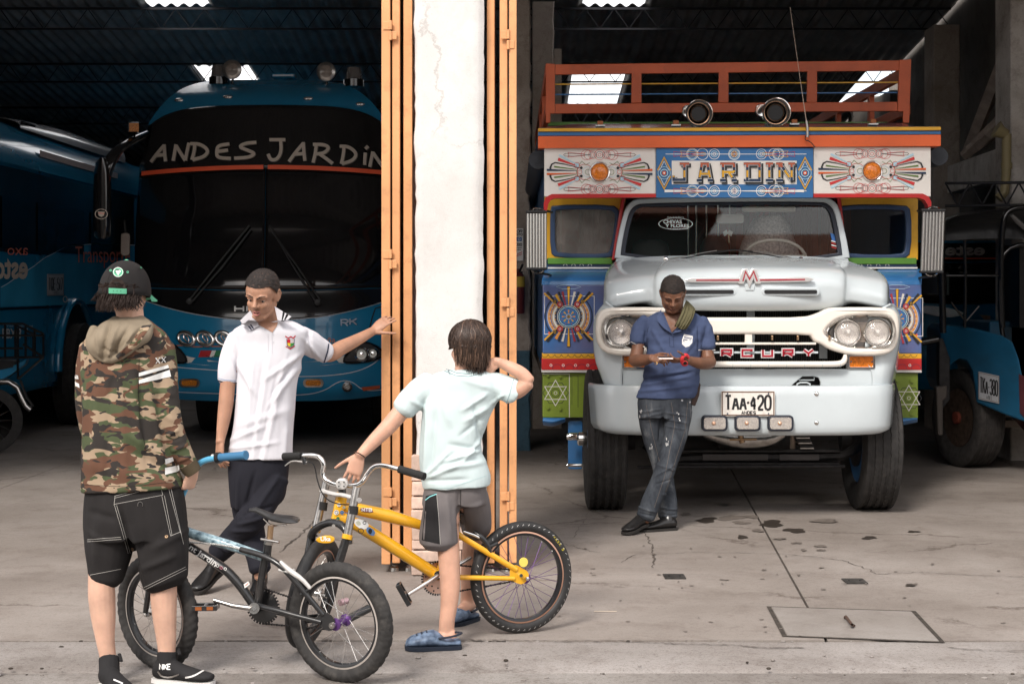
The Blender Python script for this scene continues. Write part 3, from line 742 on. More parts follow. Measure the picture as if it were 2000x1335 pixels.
# ------------------------------------------------------------------ the painted truck
c_orange = mat('truck_orange', (0.72, 0.125, 0.03), 0.35, coat=0.3, var=0.12, vs=3, dirt=0.35, ds=12, dirtcol=(0.35, 0.08, 0.03))
c_rack = mat('rack_orange', (0.50, 0.095, 0.03), 0.5, var=0.18, vs=4, dirt=0.4, ds=10, dirtcol=(0.2, 0.05, 0.025))
c_cream = mat('panel_white', (0.74, 0.70, 0.655), 0.35, coat=0.2, var=0.06, vs=3, dirt=0.18, ds=5, dirtcol=(0.45, 0.36, 0.3))
c_blue = mat('truck_blue', (0.035, 0.15, 0.36), 0.3, coat=0.4, var=0.15, vs=4, dirt=0.2, ds=8, dirtcol=(0.03, 0.07, 0.15))
c_navy = mat('navy', (0.018, 0.035, 0.075), 0.35)
c_yel = mat('truck_yellow', (0.68, 0.36, 0.025), 0.35, coat=0.2, var=0.12, vs=4, dirt=0.3, ds=14, dirtcol=(0.3, 0.15, 0.03))
c_red = mat('truck_red', (0.48, 0.02, 0.02), 0.35, coat=0.3, var=0.15, vs=5, dirt=0.2, ds=12, dirtcol=(0.18, 0.02, 0.02))
c_green = mat('truck_green', (0.10, 0.26, 0.04), 0.4, var=0.15, vs=5, dirt=0.35, ds=10, dirtcol=(0.08, 0.09, 0.03))
c_olive = mat('truck_olive', (0.16, 0.22, 0.025), 0.4, var=0.15, vs=5, dirt=0.35, ds=10, dirtcol=(0.09, 0.09, 0.03))
c_lblue = mat('print_light_blue', (0.42, 0.62, 0.72), 0.5)
c_pal = mat('truck_pale_blue', (0.55, 0.605, 0.63), 0.22, coat=0.5, var=0.05, vs=2.5, dirt=0.10, ds=6, dirtcol=(0.36, 0.38, 0.38), rvar=0.06)
c_shell = mat('grille_cream', (0.80, 0.745, 0.67), 0.28, coat=0.4, var=0.04, vs=3)
c_lamp = mat('amber_lens', (0.75, 0.20, 0.015), 0.25, coat=0.5, var=0.35, vs=70, bump=0.4, bs=150)
c_lens = mat('lamp_glass', (0.96, 0.90, 0.85), 0.04, var=0.1, vs=60, bump=0.35, bs=220, trans=0.75)
c_bulb = mat('lamp_reflector', (0.85, 0.83, 0.80), 0.18, 1.0, bump=0.3, bs=120)
c_seat = mat('grey_fleece', (0.72, 0.66, 0.62), 1.0, var=0.4, vs=60, bump=1.0, bs=120)
c_gask = mat('window_rubber', (0.018, 0.022, 0.035), 0.5)
c_under = mat('chassis', (0.022, 0.02, 0.021), 0.5, 0.3, var=0.5, vs=25)
c_wht = M_white; c_blk = mat('print_black', (0.02, 0.02, 0.022), 0.45)
M_glass = glassmat('window_glass', (0.93, 0.95, 0.95))
def dustyglass():
    m = D.materials.new('dusty_glass'); m.use_nodes = True; n = m.node_tree; n.nodes.clear(); lk = n.links.new
    t = n.nodes.new('ShaderNodeBsdfTransparent'); d = n.nodes.new('ShaderNodeBsdfDiffuse'); d.inputs['Color'].default_value = (0.34, 0.30, 0.27, 1); g_ = n.nodes.new('ShaderNodeBsdfGlossy'); g_.inputs['Roughness'].default_value = 0.05
    nz = n.nodes.new('ShaderNodeTexNoise'); nz.inputs['Scale'].default_value = 7; nz.inputs['Detail'].default_value = 8; tc = n.nodes.new('ShaderNodeTexCoord'); mr = n.nodes.new('ShaderNodeMapRange'); mr.inputs['From Min'].default_value = 0.35; mr.inputs['From Max'].default_value = 0.65; mr.inputs['To Min'].default_value = 0.22; mr.inputs['To Max'].default_value = 0.5
    x = n.nodes.new('ShaderNodeMixShader'); y = n.nodes.new('ShaderNodeMixShader'); y.inputs['Fac'].default_value = 0.06; o = n.nodes.new('ShaderNodeOutputMaterial')
    lk(tc.outputs['Object'], nz.inputs['Vector']); lk(nz.outputs['Fac'], mr.inputs['Value']); lk(mr.outputs['Result'], x.inputs['Fac']); lk(t.outputs[0], x.inputs[1]); lk(d.outputs[0], x.inputs[2]); lk(x.outputs[0], y.inputs[1]); lk(g_.outputs[0], y.inputs[2]); lk(y.outputs[0], o.inputs['Surface'])
    return m
M_dusty = dustyglass()
M_dglass = glassmat('tinted_glass', (0.18, 0.20, 0.22), 0.02)

TR = thing('painted_truck', 'painted passenger truck with pale blue hood, orange roof rack and decorated panels', 'truck', (1.6, 12.4, 0))
YV, YB, YW = 12.75, 12.95, 13.15

def tire_geo(R, W, c, ax, grooves=4, inner=0.62, n=64, tread=True):
    """lathe with real tread grooves, blocks along the shoulders"""
    g = G(); h = W/2; prof = [(R*inner, -h*0.72), (R*0.70, -h*0.93), (R*0.82, -h*1.0), (R*0.92, -h*0.97), (R*0.975, -h*0.90)]
    k = grooves*2+1; xs = [-h*0.86 + 2*h*0.86*i/k for i in range(k+1)]
    for i in range(k):
        rr = R*0.998 if i % 2 == 0 else R*0.982
        prof += [(rr, xs[i]+0.001), (rr, xs[i+1]-0.001)]
    prof += [(R*0.975, h*0.90), (R*0.92, h*0.97), (R*0.82, h*1.0), (R*0.70, h*0.93), (R*inner, h*0.72)]
    c = V(c); a = V(ax).normalized(); u = a.orthogonal().normalized(); w_ = a.cross(u); m = len(prof); N = n*2; vs = []
    for i in range(N):
        an = 2*pi*i/N; d = u*cos(an) + w_*sin(an); z = 1 if i % 2 else -1
        for j, (r, x) in enumerate(prof):
            vs.append(c + d*r + a*(x + (0.0035*z if 5 < j < m-6 and tread else 0)))
    fs = [(i*m+q, ((i+1) % N)*m+q, ((i+1) % N)*m+(q+1) % m, i*m+(q+1) % m) for i in range(N) for q in range(m)]
    g.add(vs, fs); return g

# wheels
for px, s in ((1181, -1), (1700, 1)):
    c = P(px, 568, 12.42); c.z = 0.505; wheel = obj('wheel', tire_geo(0.505, 0.285, c, (1, 0, 0)), M_rubber, TR, smooth=30)
    g = G(); g.lathe([(0.32, -0.10), (0.31, 0.02), (0.2, 0.05), (0.10, 0.05), (0.10, 0.12), (0.03, 0.13), (0, 0.13)], c, (s, 0, 0), 28); obj('rim', g, c_blue, wheel, smooth=40)
    g = G(); g.lathe([(0.05, 0.12), (0.05, 0.19), (0.035, 0.20), (0, 0.20)], c, (s, 0, 0), 14); obj('hub_cap', g, M_chrome, wheel, smooth=40)
    for k in range(8):
        g = G(); a = 2*pi*k/8; g.lathe([(0.014, 0.04), (0.014, 0.10), (0, 0.10)], c + V((0, 0.15*cos(a), 0.15*sin(a))), (s,0,0), 6); obj('wheel_nut', g, M_chrome, wheel)
    # brake drum and knuckle
    g = G(); g.lathe([(0.20, 0.0), (0.20, 0.10), (0.08, 0.13), (0.08, 0.2), (0, 0.2)], c - V((s*0.02,0,0)), (-s, 0, 0), 20); obj('brake_drum', g, c_under, TR, smooth=40)

# chassis below: beam axle, drag link, springs, rails, sump
g = G(); pts = [P(1262, 868, 12.3), P(1300, 905, 12.2), P(1345, 892, 12.2), P(1640, 892, 12.2), P(1662, 882, 12.2), P(1690, 858, 12.3)]
g.tube(pts, 0.034, 8, smooth=1, flat=1.1); obj('beam_axle', g, c_under, TR, smooth=40)
for a, b in ((1372, 1500), (1522, 1600)):
    g = G(); g.pbox(a, 886, b, 899, 12.16, 0.02); obj('axle_web', g, mat('axle_paint', (0.06, 0.055, 0.055), 0.4, 0.4), TR, bevel=0.004)
for yy in (878, 903):
    g = G(); g.pbox(1322, yy, 1640, yy+5, 12.14, 0.10); obj('axle_flange', g, c_under, TR, bevel=0.004)
g = G(); g.tube([P(1245, 912, 12.1), P(1650, 910, 12.1)], 0.012, 8); obj('tie_rod', g, c_under, TR, smooth=40)
for x in (1310, 1572):
    for k in range(6):
        g = G(); g.pbox(x-19+k*2, 848+k*5, x+8+k*2, 851.5+k*5, 12.05+k*0.012, 0.4); obj('leaf_spring', g, M_steelw if k % 2 else c_under, TR, bevel=0.003)
    g = G(); g.tube([P(x-22, 838, 12.2), P(x-24, 885, 12.25)], 0.022, 10); obj('shock_absorber', g, mat('dust_metal', (0.32, 0.25, 0.2), 0.5, 0.5), TR, smooth=40)
    g = G(); g.box(P(x-10,0,12.1).x, P(x+10,0,12.1).x, 12.0, 19.5, 0.72, 0.9); obj('chassis_rail', g, c_under, TR)
g = G(); q = [P(1376, 846, 12.0), P(1420, 857, 12.0), P(1462, 860, 12.0), P(1505, 857, 12.0), P(1530, 846, 12.0)]
g.tube(q, [0.03, 0.05, 0.06, 0.05, 0.03], 10, smooth=1); obj('crossmember', g, M_steelw, TR, smooth=50)
g = G(); g.tube([P(1446, 850, 11.9), P(1450, 864, 11.9)], 0.02, 8); g.tube([P(1425, 858, 11.88), P(1478, 857, 11.88)], 0.008, 6); obj('grease_fitting', g, mat('brassy', (0.45, 0.30, 0.18), 0.4, 0.9), TR, smooth=50)
g = G(); g.box(P(1380,0,13).x, P(1540,0,13).x, 12.9, 14.2, 0.62, 1.0); obj('engine_sump', g, c_under, TR, bevel=0.04)

# bumper: bent plate with rounded ends
def bz(u): return 11.60 + 0.16*abs(u)**6 + 0.03*u*u
def row(py, x0, x1, dy=0.0, n=40, curl=0.0):
    r = []
    for k in range(n+1):
        u = -1 + 2*k/n; x = (x0+x1)/2 + (x1-x0)/2*u; Y = bz(u) + dy
        if abs(u) > 0.93: Y += (abs(u)-0.93)*2.2
        p = P(x, py, 11.60); r.append(V((p.x, Y, p.z)))
    return r
g = G(); rows = [row(757, 1157, 1766, 0.07), row(755, 1155.5, 1767, 0.03), row(756, 1155, 1768, 0.008), row(763, 1155, 1768, 0.0)]
for py in (775, 790, 805, 820, 832): rows.append(row(py, 1155+(py-763)*0.08, 1768-(py-763)*0.08, -0.006*sin((py-763)/80*pi)))
rows += [row(841, 1164, 1761, 0.004), row(847, 1175, 1750, 0.014), row(849, 1182, 1742, 0.035), row(849.5, 1184, 1740, 0.07)]
g.grid(rows); bump = obj('bumper', g, c_pal, TR, smooth=60)
b = bump.modifiers.new('s', 'SOLIDIFY'); b.thickness = 0.008; b.offset = -1
for y in (769, 825):
    g = G(); g.ball(P(1594.5, y, 11.60), (0.018, 0.014, 0.018), 12, 8); obj('bumper_bolt', g, M_chrome, TR, smooth=180)
    g = G(); g.ball(P(1330, y, 11.60), (0.018, 0.014, 0.018), 12, 8); obj('bumper_bolt', g, M_chrome, TR, smooth=180)

def plate(name, parent, x0, y0, x1, y1, Y, txt, sub, fr=True, M=None, th=0.012, tw=None, m=None):
    M = M or planeM(Y); g = G(); w_ = x1-x0
    q = [M(x, y, 0) for x, y in rrect(x0, y0, x1, y1, w_*0.03)]; n_ = (M(x0, y0, 1) - M(x0, y0, 0))
    g.prism(q, n_*th); pl = obj(name, g, m or mat('plate_enamel', (0.74, 0.70, 0.65), 0.45, dirt=0.5, ds=16, dirtcol=(0.35, 0.26, 0.2)), parent)
    a = Art(M, base=th+0.0008); hh = y1-y0
    a.line([(x0+w_*.02, y0+hh*.04), (x1-w_*.02, y0+hh*.04), (x1-w_*.02, y1-hh*.04), (x0+w_*.02, y1-hh*.04)], w_*0.022, mat('rim_rust', (0.14, 0.08, 0.05), 0.7), closed=True)
    a.text(txt, x0+w_*.08, y0+hh*.19, x1-w_*.08, y0+hh*.74, tw or w_*0.03, c_blk, rnd=1, gap=0.34)
    a.text(sub, x0+w_*.38, y0+hh*.80, x0+w_*.64, y0+hh*.92, w_*0.014, c_blk, gap=0.4)
    for x in (.12, .88):
        for y in (.10, .90): a.disc(x0+w_*x, y0+hh*y, w_*0.015, mat('screw', (0.10, 0.14, 0.2), 0.4, 0.8), 10)
    a.done('plate_lettering', pl); return pl
plate('number_plate', TR, 1408, 763, 1513, 812, 11.575, 'TAA.420', 'ANDES', tw=4.4)
for x in (1396, 1460.5, 1525):
    g = G(); shape_at(g, [rrect(x-23.5, 812.5, x+23.5, 840, 6)], 11.55, 0.05, 0.006); fl = obj('fog_lamp', g, c_gask, TR, smooth=40)
    g = G(); shape_at(g, [rrect(x-21, 815, x+21, 837.5, 5)], 11.542, 0.01, 0.002); obj('lens', g, c_lens, fl, smooth=40)
    g = G(); shape_at(g, [rrect(x-20.5, 815.5, x+20.5, 837, 5)], 11.5455, 0.003, 0.0005); obj('reflector', g, c_bulb, fl)
    g = G(); g.ball(P(x-2, 826, 11.543), (0.014, 0.012, 0.014)); obj('bulb', g, mat('bulb_warm', (0.8, 0.5, 0.35), 0.2, 0.6), fl, smooth=180)

# fenders, lower apron
def fender(pts, nm='fender'):
    g = G(); g.grid(dense(pts, 14, 22)); o = obj(nm, g, c_pal, TR, smooth=60); s = o.modifiers.new('s', 'SOLIDIFY'); s.thickness = 0.012; s.offset = -1; return o
R_ = lambda *a: [P(*q) for q in a]
fender([R_((1738,592,11.80),(1742,594,11.9),(1746,598,12.1),(1748,600,12.6)), R_((1700,615,11.76),(1748,620,11.82),(1757,625,12.0),(1757,630,12.6)), R_((1690,660,11.75),(1745,660,11.80),(1755,665,11.98),(1755,665,12.6)),
        R_((1690,700,11.75),(1738,700,11.79),(1749,702,11.95),(1752,700,12.5)), R_((1702,730,11.74),(1730,730,11.78),(1742,730,11.92),(1748,725,12.45)), R_((1702,760,11.74),(1722,760,11.78),(1735,760,11.9),(1742,752,12.4))])
fender([R_((1188,595,12.6),(1186,592,12.1),(1184,590,11.9),(1184,588,11.80)), R_((1172,625,12.6),(1166,620,12.0),(1170,618,11.82),(1215,615,11.76)), R_((1170,665,12.6),(1163,660,11.98),(1168,658,11.80),(1222,660,11.75)),
        R_((1172,700,12.5),(1166,702,11.95),(1172,700,11.79),(1222,700,11.75)), R_((1178,725,12.45),(1175,730,11.92),(1184,730,11.78),(1216,730,11.74)), R_((1186,752,12.4),(1186,760,11.9),(1196,760,11.78),(1216,760,11.74))])
g = G(); shape_at(g, [[(1218,722),(1704,722),(1704,760),(1604,760),(1604,745),(1600,736),(1590,733),(1567,733),(1556,742),(1545,752),(1530,757),(1218,757)]], 11.74, 0.03, 0.006)
obj('front_apron', g, c_pal, TR, smooth=40)
g = G(); shape_at(g, [[(1654,690),(1704,690),(1704,721),(1654,721)]], 11.76, 0.03, 0.003); obj('lamp_recess', g, c_pal, TR)
g = G(); shape_at(g, [[(1217,690),(1290,690),(1290,721),(1217,721)]], 11.76, 0.03, 0.003); obj('lamp_recess', g, c_pal, TR)
for x0, x1 in ((1658, 1707), (1217, 1262)):
    g = G(); shape_at(g, [rrect(x0, 694, x1, 718, 3)], 11.735, 0.03, 0.004); t_ = obj('turn_signal', g, c_lamp, TR, smooth=40)
    g = G(); shape_at(g, [rrect(x0-2, 692, x1+2, 720, 4), rrect(x0+1, 695, x1-1, 717, 3)[::-1]], 11.728, 0.02, 0.002); obj('bezel', g, M_chrome, t_, smooth=40)
    for sx in (x0+4, x1-4): g = G(); g.disc(P(sx, 706, 11.733), (0,-1,0), 0.006, 0.003, 8); obj('screw', g, M_chrome, t_)
# hood latch hook in the apron opening
g = G(); g.pbox(1556, 733, 1604, 758, 11.84, 0.02); obj('apron_opening', g, M_black, TR)
g = G(); g.tube([P(1557,757,11.72), P(1557,747,11.72), P(1582,747,11.72), P(1582,757,11.72)], 0.006, 6, smooth=1); g.tube([P(1560,742,11.76), P(1590,742,11.76), P(1590,736,11.76)], 0.005, 6); obj('hood_latch', g, c_pal, TR, smooth=50)

# radiator behind the grille
g = G(); g.pbox(1240, 595, 1690, 722, 11.98, 0.05); obj('radiator', g, M_black, TR)
for k in range(92):
    x = 1248 + k*4.6; g = G(); g.pbox(x, 598, x+1.5, 720, 11.955, 0.022)
    if 1385 < x < 1660: obj('radiator_fin', g, mat('fin', (0.05, 0.048, 0.045), 0.5, 0.5), TR)
for x in (1458, 1600):
    g = G(); g.pbox(x, 600, x+16, 700, 11.90, 0.02); obj('grille_bracket', g, c_pal, TR, bevel=0.004)

# cream grille shell
right = [(1463,620),(1570,620),(1598,612),(1616,602),(1640,600),(1725,600),(1748,604),(1759,615),(1762,640),(1760,664),(1752,682),(1735,692),(1705,695),(1660,693),(1635,687),(1618,681),(1603,671),(1592,668),(1586,660),(1582,653),(1463,652)]
outer = right + [(2926-x, y) for x, y in right[::-1] if x > 1463]
pod = [(1606,650),(1618,634),(1634,622),(1660,615),(1715,613),(1738,617),(1748,628),(1751,648),(1746,668),(1734,678),(1705,682),(1662,681),(1638,673),(1620,662)]
sl1 = rrect(1467,652,1580,663,5); sl2 = [(2926-x, y) for x, y in sl1[::-1]]
g = G(); fn = lambda v: v + V((0, 0.25*max(0, abs(v.x-1.612)/1.04-0.72)**2*3, 0))
po = off2(smooth2(pod, 1), -5)
shape_at(g, [off2(smooth2(outer, 1), 6), po[::-1], [(2926-x, y) for x, y in po]], 11.655, 0.09, 0.022, 4, fn)
obj('grille_shell', g, c_shell, TR, smooth=60)
g = G(); g.pbox(1332, 668.5, 1594, 673, 11.665, 0.03); obj('grille_bar', g, c_shell, TR, bevel=0.004)
for x in (1455, 1340): g = G(); g.pbox(x, 648, x+14, 669, 11.67, 0.03); obj('grille_divider', g, c_shell, TR, bevel=0.003)
# lower tube bar with curled end
for s in (1, -1):
    f_ = (lambda x: x) if s == 1 else (lambda x: 2926-x)
    g = G(); g.tube([P(f_(x), y, 11.68) for x, y in ((1463,711),(1560,711),(1630,711),(1645,709),(1650,702),(1651,692))], [0.021]*4+[0.02, 0.012], 12, smooth=2); obj('grille_bar', g, c_shell, TR, smooth=60)
for x in range(1290, 1650, 35):
    g = G(); g.tube([P(x, 711, 11.68), P(x+1, 711, 11.68)], 0.0216, 14); obj('bar_joint', g, c_pal, TR)
g = G(); g.pbox(1290, 686, 1598, 690, 11.70, 0.012); obj('letter_rail', g, c_pal, TR, bevel=0.002)
for x in (1402, 1508, 1558, 1660-40): 
    g = G(); g.tube([P(x, 664, 11.65), P(x, 657, 11.65)], 0.008, 7); g.ball(P(x, 657, 11.648), 0.009, 8, 6); obj('brass_clip', g, MATS['brassy'], TR, smooth=50)
# raised letters, chrome with red faces
c_lred = mat('letter_red', (0.36, 0.015, 0.03), 0.3, coat=0.4)
M_lt = mat('letter_silver', (0.85, 0.84, 0.83), 0.35, 0.5)
def blockletter(c, x0, y0, w_, h_, Y, parent, sw=0.26):
    k = {'M': [[(0,0),(0,1),(.5,.4),(1,1),(1,0)]], 'E': [[(1,1),(0,1),(0,0),(1,0)],[(0,.5),(.85,.5)]], 'R': [[(0,0),(0,1),(1,1),(1,.45),(0,.45)],[(.5,.45),(1,0)]], 'C': [[(1,.75),(1,1),(0,1),(0,0),(1,0),(1,.25)]], 'U': [[(0,1),(0,0),(1,0),(1,1)]], 'Y': [[(0,1),(.5,.45),(1,1)],[(.5,.45),(.5,0)]]}[c]
    for th, m_, dy, wd in ((0.018, M_lt, 0, 7.6), (0.004, c_lred, -0.011, 3.6)):
        a = Art(lambda x, y, off, dy=dy: P(x, y, Y+dy) - V((0, off, 0)), base=0)
        for pl in k: a.line([(x0+u*w_, y0+h_-v*h_) for u, v in pl], wd, m_)
        o = obj('emblem_letter' if m_ is M_lt else 'red_face', a.g, None, parent); s = o.modifiers.new('s', 'SOLIDIFY'); s.thickness = th; s.offset = 0
        if m_ is M_lt: parent = o
    return o
for i, ch in enumerate('MERCURY'):
    blockletter(ch, 1327+40*i+3, 683, 18, 12, 11.675, TR)

# headlamps: chrome almond bezel with two round lamps each
for s in (1, -1):
    f_ = (lambda x: x) if s == 1 else (lambda x: 2926-x)
    def fr(p): return [(f_(x), y) for x, y in (p if s == 1 else p[::-1])]
    hl = None
    g = G(); shape_at(g, [fr(smooth2(pod, 1))], 11.76, 0.02, 0.001); hl = obj('headlight_pod', g, M_steelw, TR)
    g = G(); ins = [(1685+(x-1685)*0.86, 648+(y-648)*0.80) for x, y in pod]; r0 = smooth2(pod, 2); r1 = smooth2(ins, 2)
    A = [P(f_(x), y, 11.67) for x, y in r0]; B = [P(f_(x), y, 11.735) for x, y in r1]; n = len(A); mid = [(a*0.45+b*0.55) + V((0, -0.012, 0)) for a, b in zip(A, B)]
    g.add(A + mid + B, [(k, (k+1) % n, n+(k+1) % n, n+k) for k in range(n)] + [(n+k, n+(k+1) % n, 2*n+(k+1) % n, 2*n+k) for k in range(n)]); obj('bezel', g, M_chrome, hl, smooth=60)
    for j in range(9):
        g = G(); yy = 630+j*4.4; a, b = sorted((f_(1672), f_(1696))); g.pbox(a, yy, b, yy+1.6, 11.738, 0.01); obj('bezel_rib', g, mat('rib_beige', (0.55, 0.45, 0.38), 0.4, 0.4), hl)
    for x in (1655.5, 1713):
        c = P(f_(x), 650, 11.72)
        g = G(); R = 0.095
        g.lathe([(R, 0.03), (R+0.002, 0.0), (R-0.005, -0.012), (R-0.014, -0.006), (R-0.016, 0.02)], c, (0,1,0), 32, cap=False); lp = obj('headlight', g, M_chrome, hl, smooth=60)
        g = G(); g.lathe([(0, 0.012), (0.03, 0.006), (0.055, 0.012), (R-0.014, 0.03)][::-1], c + V((0,0.0,0)), (0,1,0), 28); 
        g = G(); g.lathe([(0.0, 0.045), (0.02, 0.044), (0.05, 0.03), (R-0.014, 0.0)], c, (0,1,0), 28); obj('reflector', g, c_bulb, hl, smooth=60)
        g = G(); g.lathe([(0.0, -0.024), (0.03, -0.021), (0.06, -0.011), (R-0.013, 0.004)], c, (0,1,0), 28); obj('headlight_lens', g, c_lens, hl, smooth=60)
        g = G(); g.lathe([(0, -0.006), (0.024, -0.002), (0.03, 0.02)], c, (0,1,0), 16); obj('bulb_shield', g, M_chrome, hl, smooth=60)

# hood
hood = [R_((1210,508,12.98),(1290,510,12.95),(1335,507,12.95),(1463,505,12.93),(1585,507,12.95),(1620,510,12.95),(1650,508,12.98)),
        R_((1196,520,12.66),(1276,517,12.62),(1330,513,12.6),(1463,511,12.58),(1597,513,12.6),(1644,517,12.62),(1684,521,12.66)),
        R_((1187,534,12.25),(1268,528,12.2),(1322,522,12.15),(1463,520,12.12),(1605,522,12.15),(1662,528,12.2),(1722,535,12.25)),
        R_((1183,552,11.94),(1262,542,11.90),(1314,534,11.84),(1463,532,11.80),(1613,534,11.84),(1672,542,11.90),(1736,554,11.94)),
        R_((1183,578,11.82),(1262,562,11.80),(1308,552,11.74),(1463,551,11.70),(1618,552,11.74),(1668,562,11.80),(1738,578,11.82)),
        R_((1182,594,11.82),(1262,582,11.79),(1308,578,11.73),(1463,579,11.68),(1618,578,11.73),(1665,582,11.79),(1738,594,11.82)),
        R_((1183,601,11.83),(1258,588,11.81),(1308,592,11.74),(1463,595,11.69),(1616,592,11.74),(1666,588,11.81),(1738,601,11.83)),
        R_((1186,603,11.88),(1250,590,11.86),(1310,602,11.78),(1463,604,11.74),(1612,602,11.78),(1668,590,11.86),(1735,603,11.88))]
# push the middle third proud so the raised hood centre has a crease
HN = dense(hood, 66, 34)
for j, r in enumerate(HN):
    for k, p in enumerate(r):
        u = abs(k-33)/33.0; s_ = max(0.0, min(1.0, (0.52-u)/0.05)); s_ = s_*s_*(3-2*s_)
        p.y -= 0.022*s_*min(1, j/8); p.z += 0.018*s_*min(1, j/6)*(1 if j < 26 else max(0, 1-(j-26)/6))
        if abs(u) > 0.94: p.y += (u-0.94)*1.2
g = G(); g.grid(HN); ho = obj('hood', g, c_pal, TR, smooth=60); s = ho.modifiers.new('s', 'SOLIDIFY'); s.thickness = 0.012; s.offset = -1
g = G(); g.pbox(1200, 585, 1725, 612, 12.05, 0.05); obj('hood_gap', g, M_black, TR)
for x0, x1 in ((1325, 1434), (1492, 1597)):
    g = G(); shape_at(g, [rrect(x0-3, 562.5, x1+3, 575.5, 6), rrect(x0, 565.5, x1, 573, 3.6)[::-1]], 11.645, 0.06, 0.008); obj('vent_lip', g, c_pal, TR, smooth=50)
    g = G(); shape_at(g, [rrect(x0+1, 566, x1-1, 573, 3.3)], 11.637, 0.03, 0); obj('hood_vent', g, M_black, TR)
# hood ornament: chrome spear with red inlay and the winged letter
M_pol = mat('polished_alloy', (0.9, 0.89, 0.88), 0.3, 0.75); em = None; g = G(); shape_at(g, [[(1338,547),(1350,543.5),(1448,543),(1448,551),(1350,550.5)], [(1480,543),(1578,541.5),(1588,545),(1580,549),(1480,551)]], 11.635, 0.03, 0.004); em = obj('hood_emblem', g, M_pol, TR, smooth=40)
g = G(); shape_at(g, [[(1360,546.2),(1446,545.8),(1446,548.0),(1360,548.0)], [(1482,545.8),(1572,544.6),(1572,546.6),(1482,548)]], 11.631, 0.006, 0.001); obj('red_inlay', g, c_lred, em)
Mo = [(1444,553),(1450,527),(1459,525),(1464,538),(1469,525),(1478,527),(1485,553),(1476,553),(1472,541),(1464,559),(1457,541),(1452,553)]
g = G(); shape_at(g, [Mo], 11.625, 0.03, 0.004); obj('emblem_letter', g, M_pol, em, smooth=40)
a = Art(planeM(11.6235)); a.line([(1451,549),(1456,530),(1464,545),(1472,530),(1479,549)], 2.6, c_lred); a.done('emblem_inlay', em)
g = G(); shape_at(g, [[(1455,556),(1474,556),(1472,566),(1457,566)]], 11.64, 0.03, 0.003); obj('emblem_foot', g, c_pal, em)

# cowl, windscreen frame
g = G(); g.grid(dense([R_((1198,522,12.75),(1300,512,12.8),(1430,509,12.8),(1560,512,12.8),(1662,522,12.75)), R_((1204,505,13.0),(1300,500,12.98),(1430,498,12.96),(1560,500,12.98),(1656,505,13.0))], 20, 4)); obj('cowl', g, c_pal, TR, smooth=60)
wo = [(1203,508),(1207,480),(1215,440),(1224,408),(1234,395),(1250,389),(1430,386),(1612,387),(1628,392),(1638,405),(1646,440),(1654,480),(1658,508),(1430,513)]
wi = [(1213,503),(1216,478),(1223,442),(1231,414),(1240,403),(1254,398),(1430,395),(1606,395),(1620,400),(1629,412),(1636,442),(1642,478),(1645,503),(1430,508)]
def lean(v): return v + V((0, 0.07*max(0, v.z-1.80), 0))
g = G(); shape_at(g, [smooth2(wo, 1), off2(smooth2(wi, 1), -3)[::-1]], 13.0, 0.10, 0.012, 3, lean); obj('windscreen_frame', g, c_pal, TR, smooth=60)
wg = [(1430+(x-1430)*0.972, 452+(y-452)*0.955) for x, y in wi]
g = G(); shape_at(g, [smooth2(wi, 1), smooth2(wg, 1)[::-1]], 12.992, 0.04, 0.006, 2, lean); obj('windscreen_gasket', g, c_gask, TR, smooth=60)
g = G(); shape_at(g, [smooth2(wi, 1)], 13.02, 0.004, 0, 1, lean); ws = obj('windscreen', g, M_glass, TR)
a = Art(lambda x, y, off: lean(planeM(13.018)(x, y, off)), base=0.002)
a.ring(1320, 437, 33, 1.6, c_wht, 36, sq=0.34); a.font('Feria de las Flores', 1304, 422.5, 1336, 425.5, c_wht, 0.01); a.font('CHIVAS', 1296, 429, 1332, 436.5, c_wht, 0.02); a.font('Y FLORES', 1300, 437.5, 1346, 444, c_wht, 0.02); a.font('Los caminos de ensueño', 1306, 445, 1345, 447.5, c_wht, 0.01)
a.done('sticker', ws)
a = Art(lambda x, y, off: lean(planeM(13.018)(x, y, off)), base=0.002)
a.poly([(1622,455),(1633,458),(1634,474),(1626,471)], bl)
for k in range(4): a.line([(1624,470+k*4),(1634,473+k*4)], 1.8, c_red if k % 2 else c_wht)
a.done('flag_sticker', ws)
for q in ([(1300,507),(1340,500),(1375,493),(1400,489)], [(1563,508),(1530,500),(1490,492),(1470,489)]):
    g = G(); g.tube([P(x, y, 12.88) for x, y in q], [0.009,0.007,0.006,0.005], 6, flat=0.6); wp_ = obj('wiper', g, M_steelw, TR, smooth=50)
    g = G(); g.lathe([(0.02,0),(0.018,0.03),(0.008,0.036),(0,0.036)], P(q[0][0], q[0][1], 12.87), (0,-1,0.3), 14); obj('wiper_pivot', g, M_chrome, wp_, smooth=50)
    g = G(); d = 1 if q[0][0] < 1430 else -1; g.tube([P(q[1][0]-10*d, q[1][1]+5, 12.87), P(q[3][0]+30*d, q[3][1]-1, 12.9), P(q[3][0]+70*d, q[3][1]+2, 12.93)], 0.005, 5); obj('wiper_blade', g, M_black, wp_)

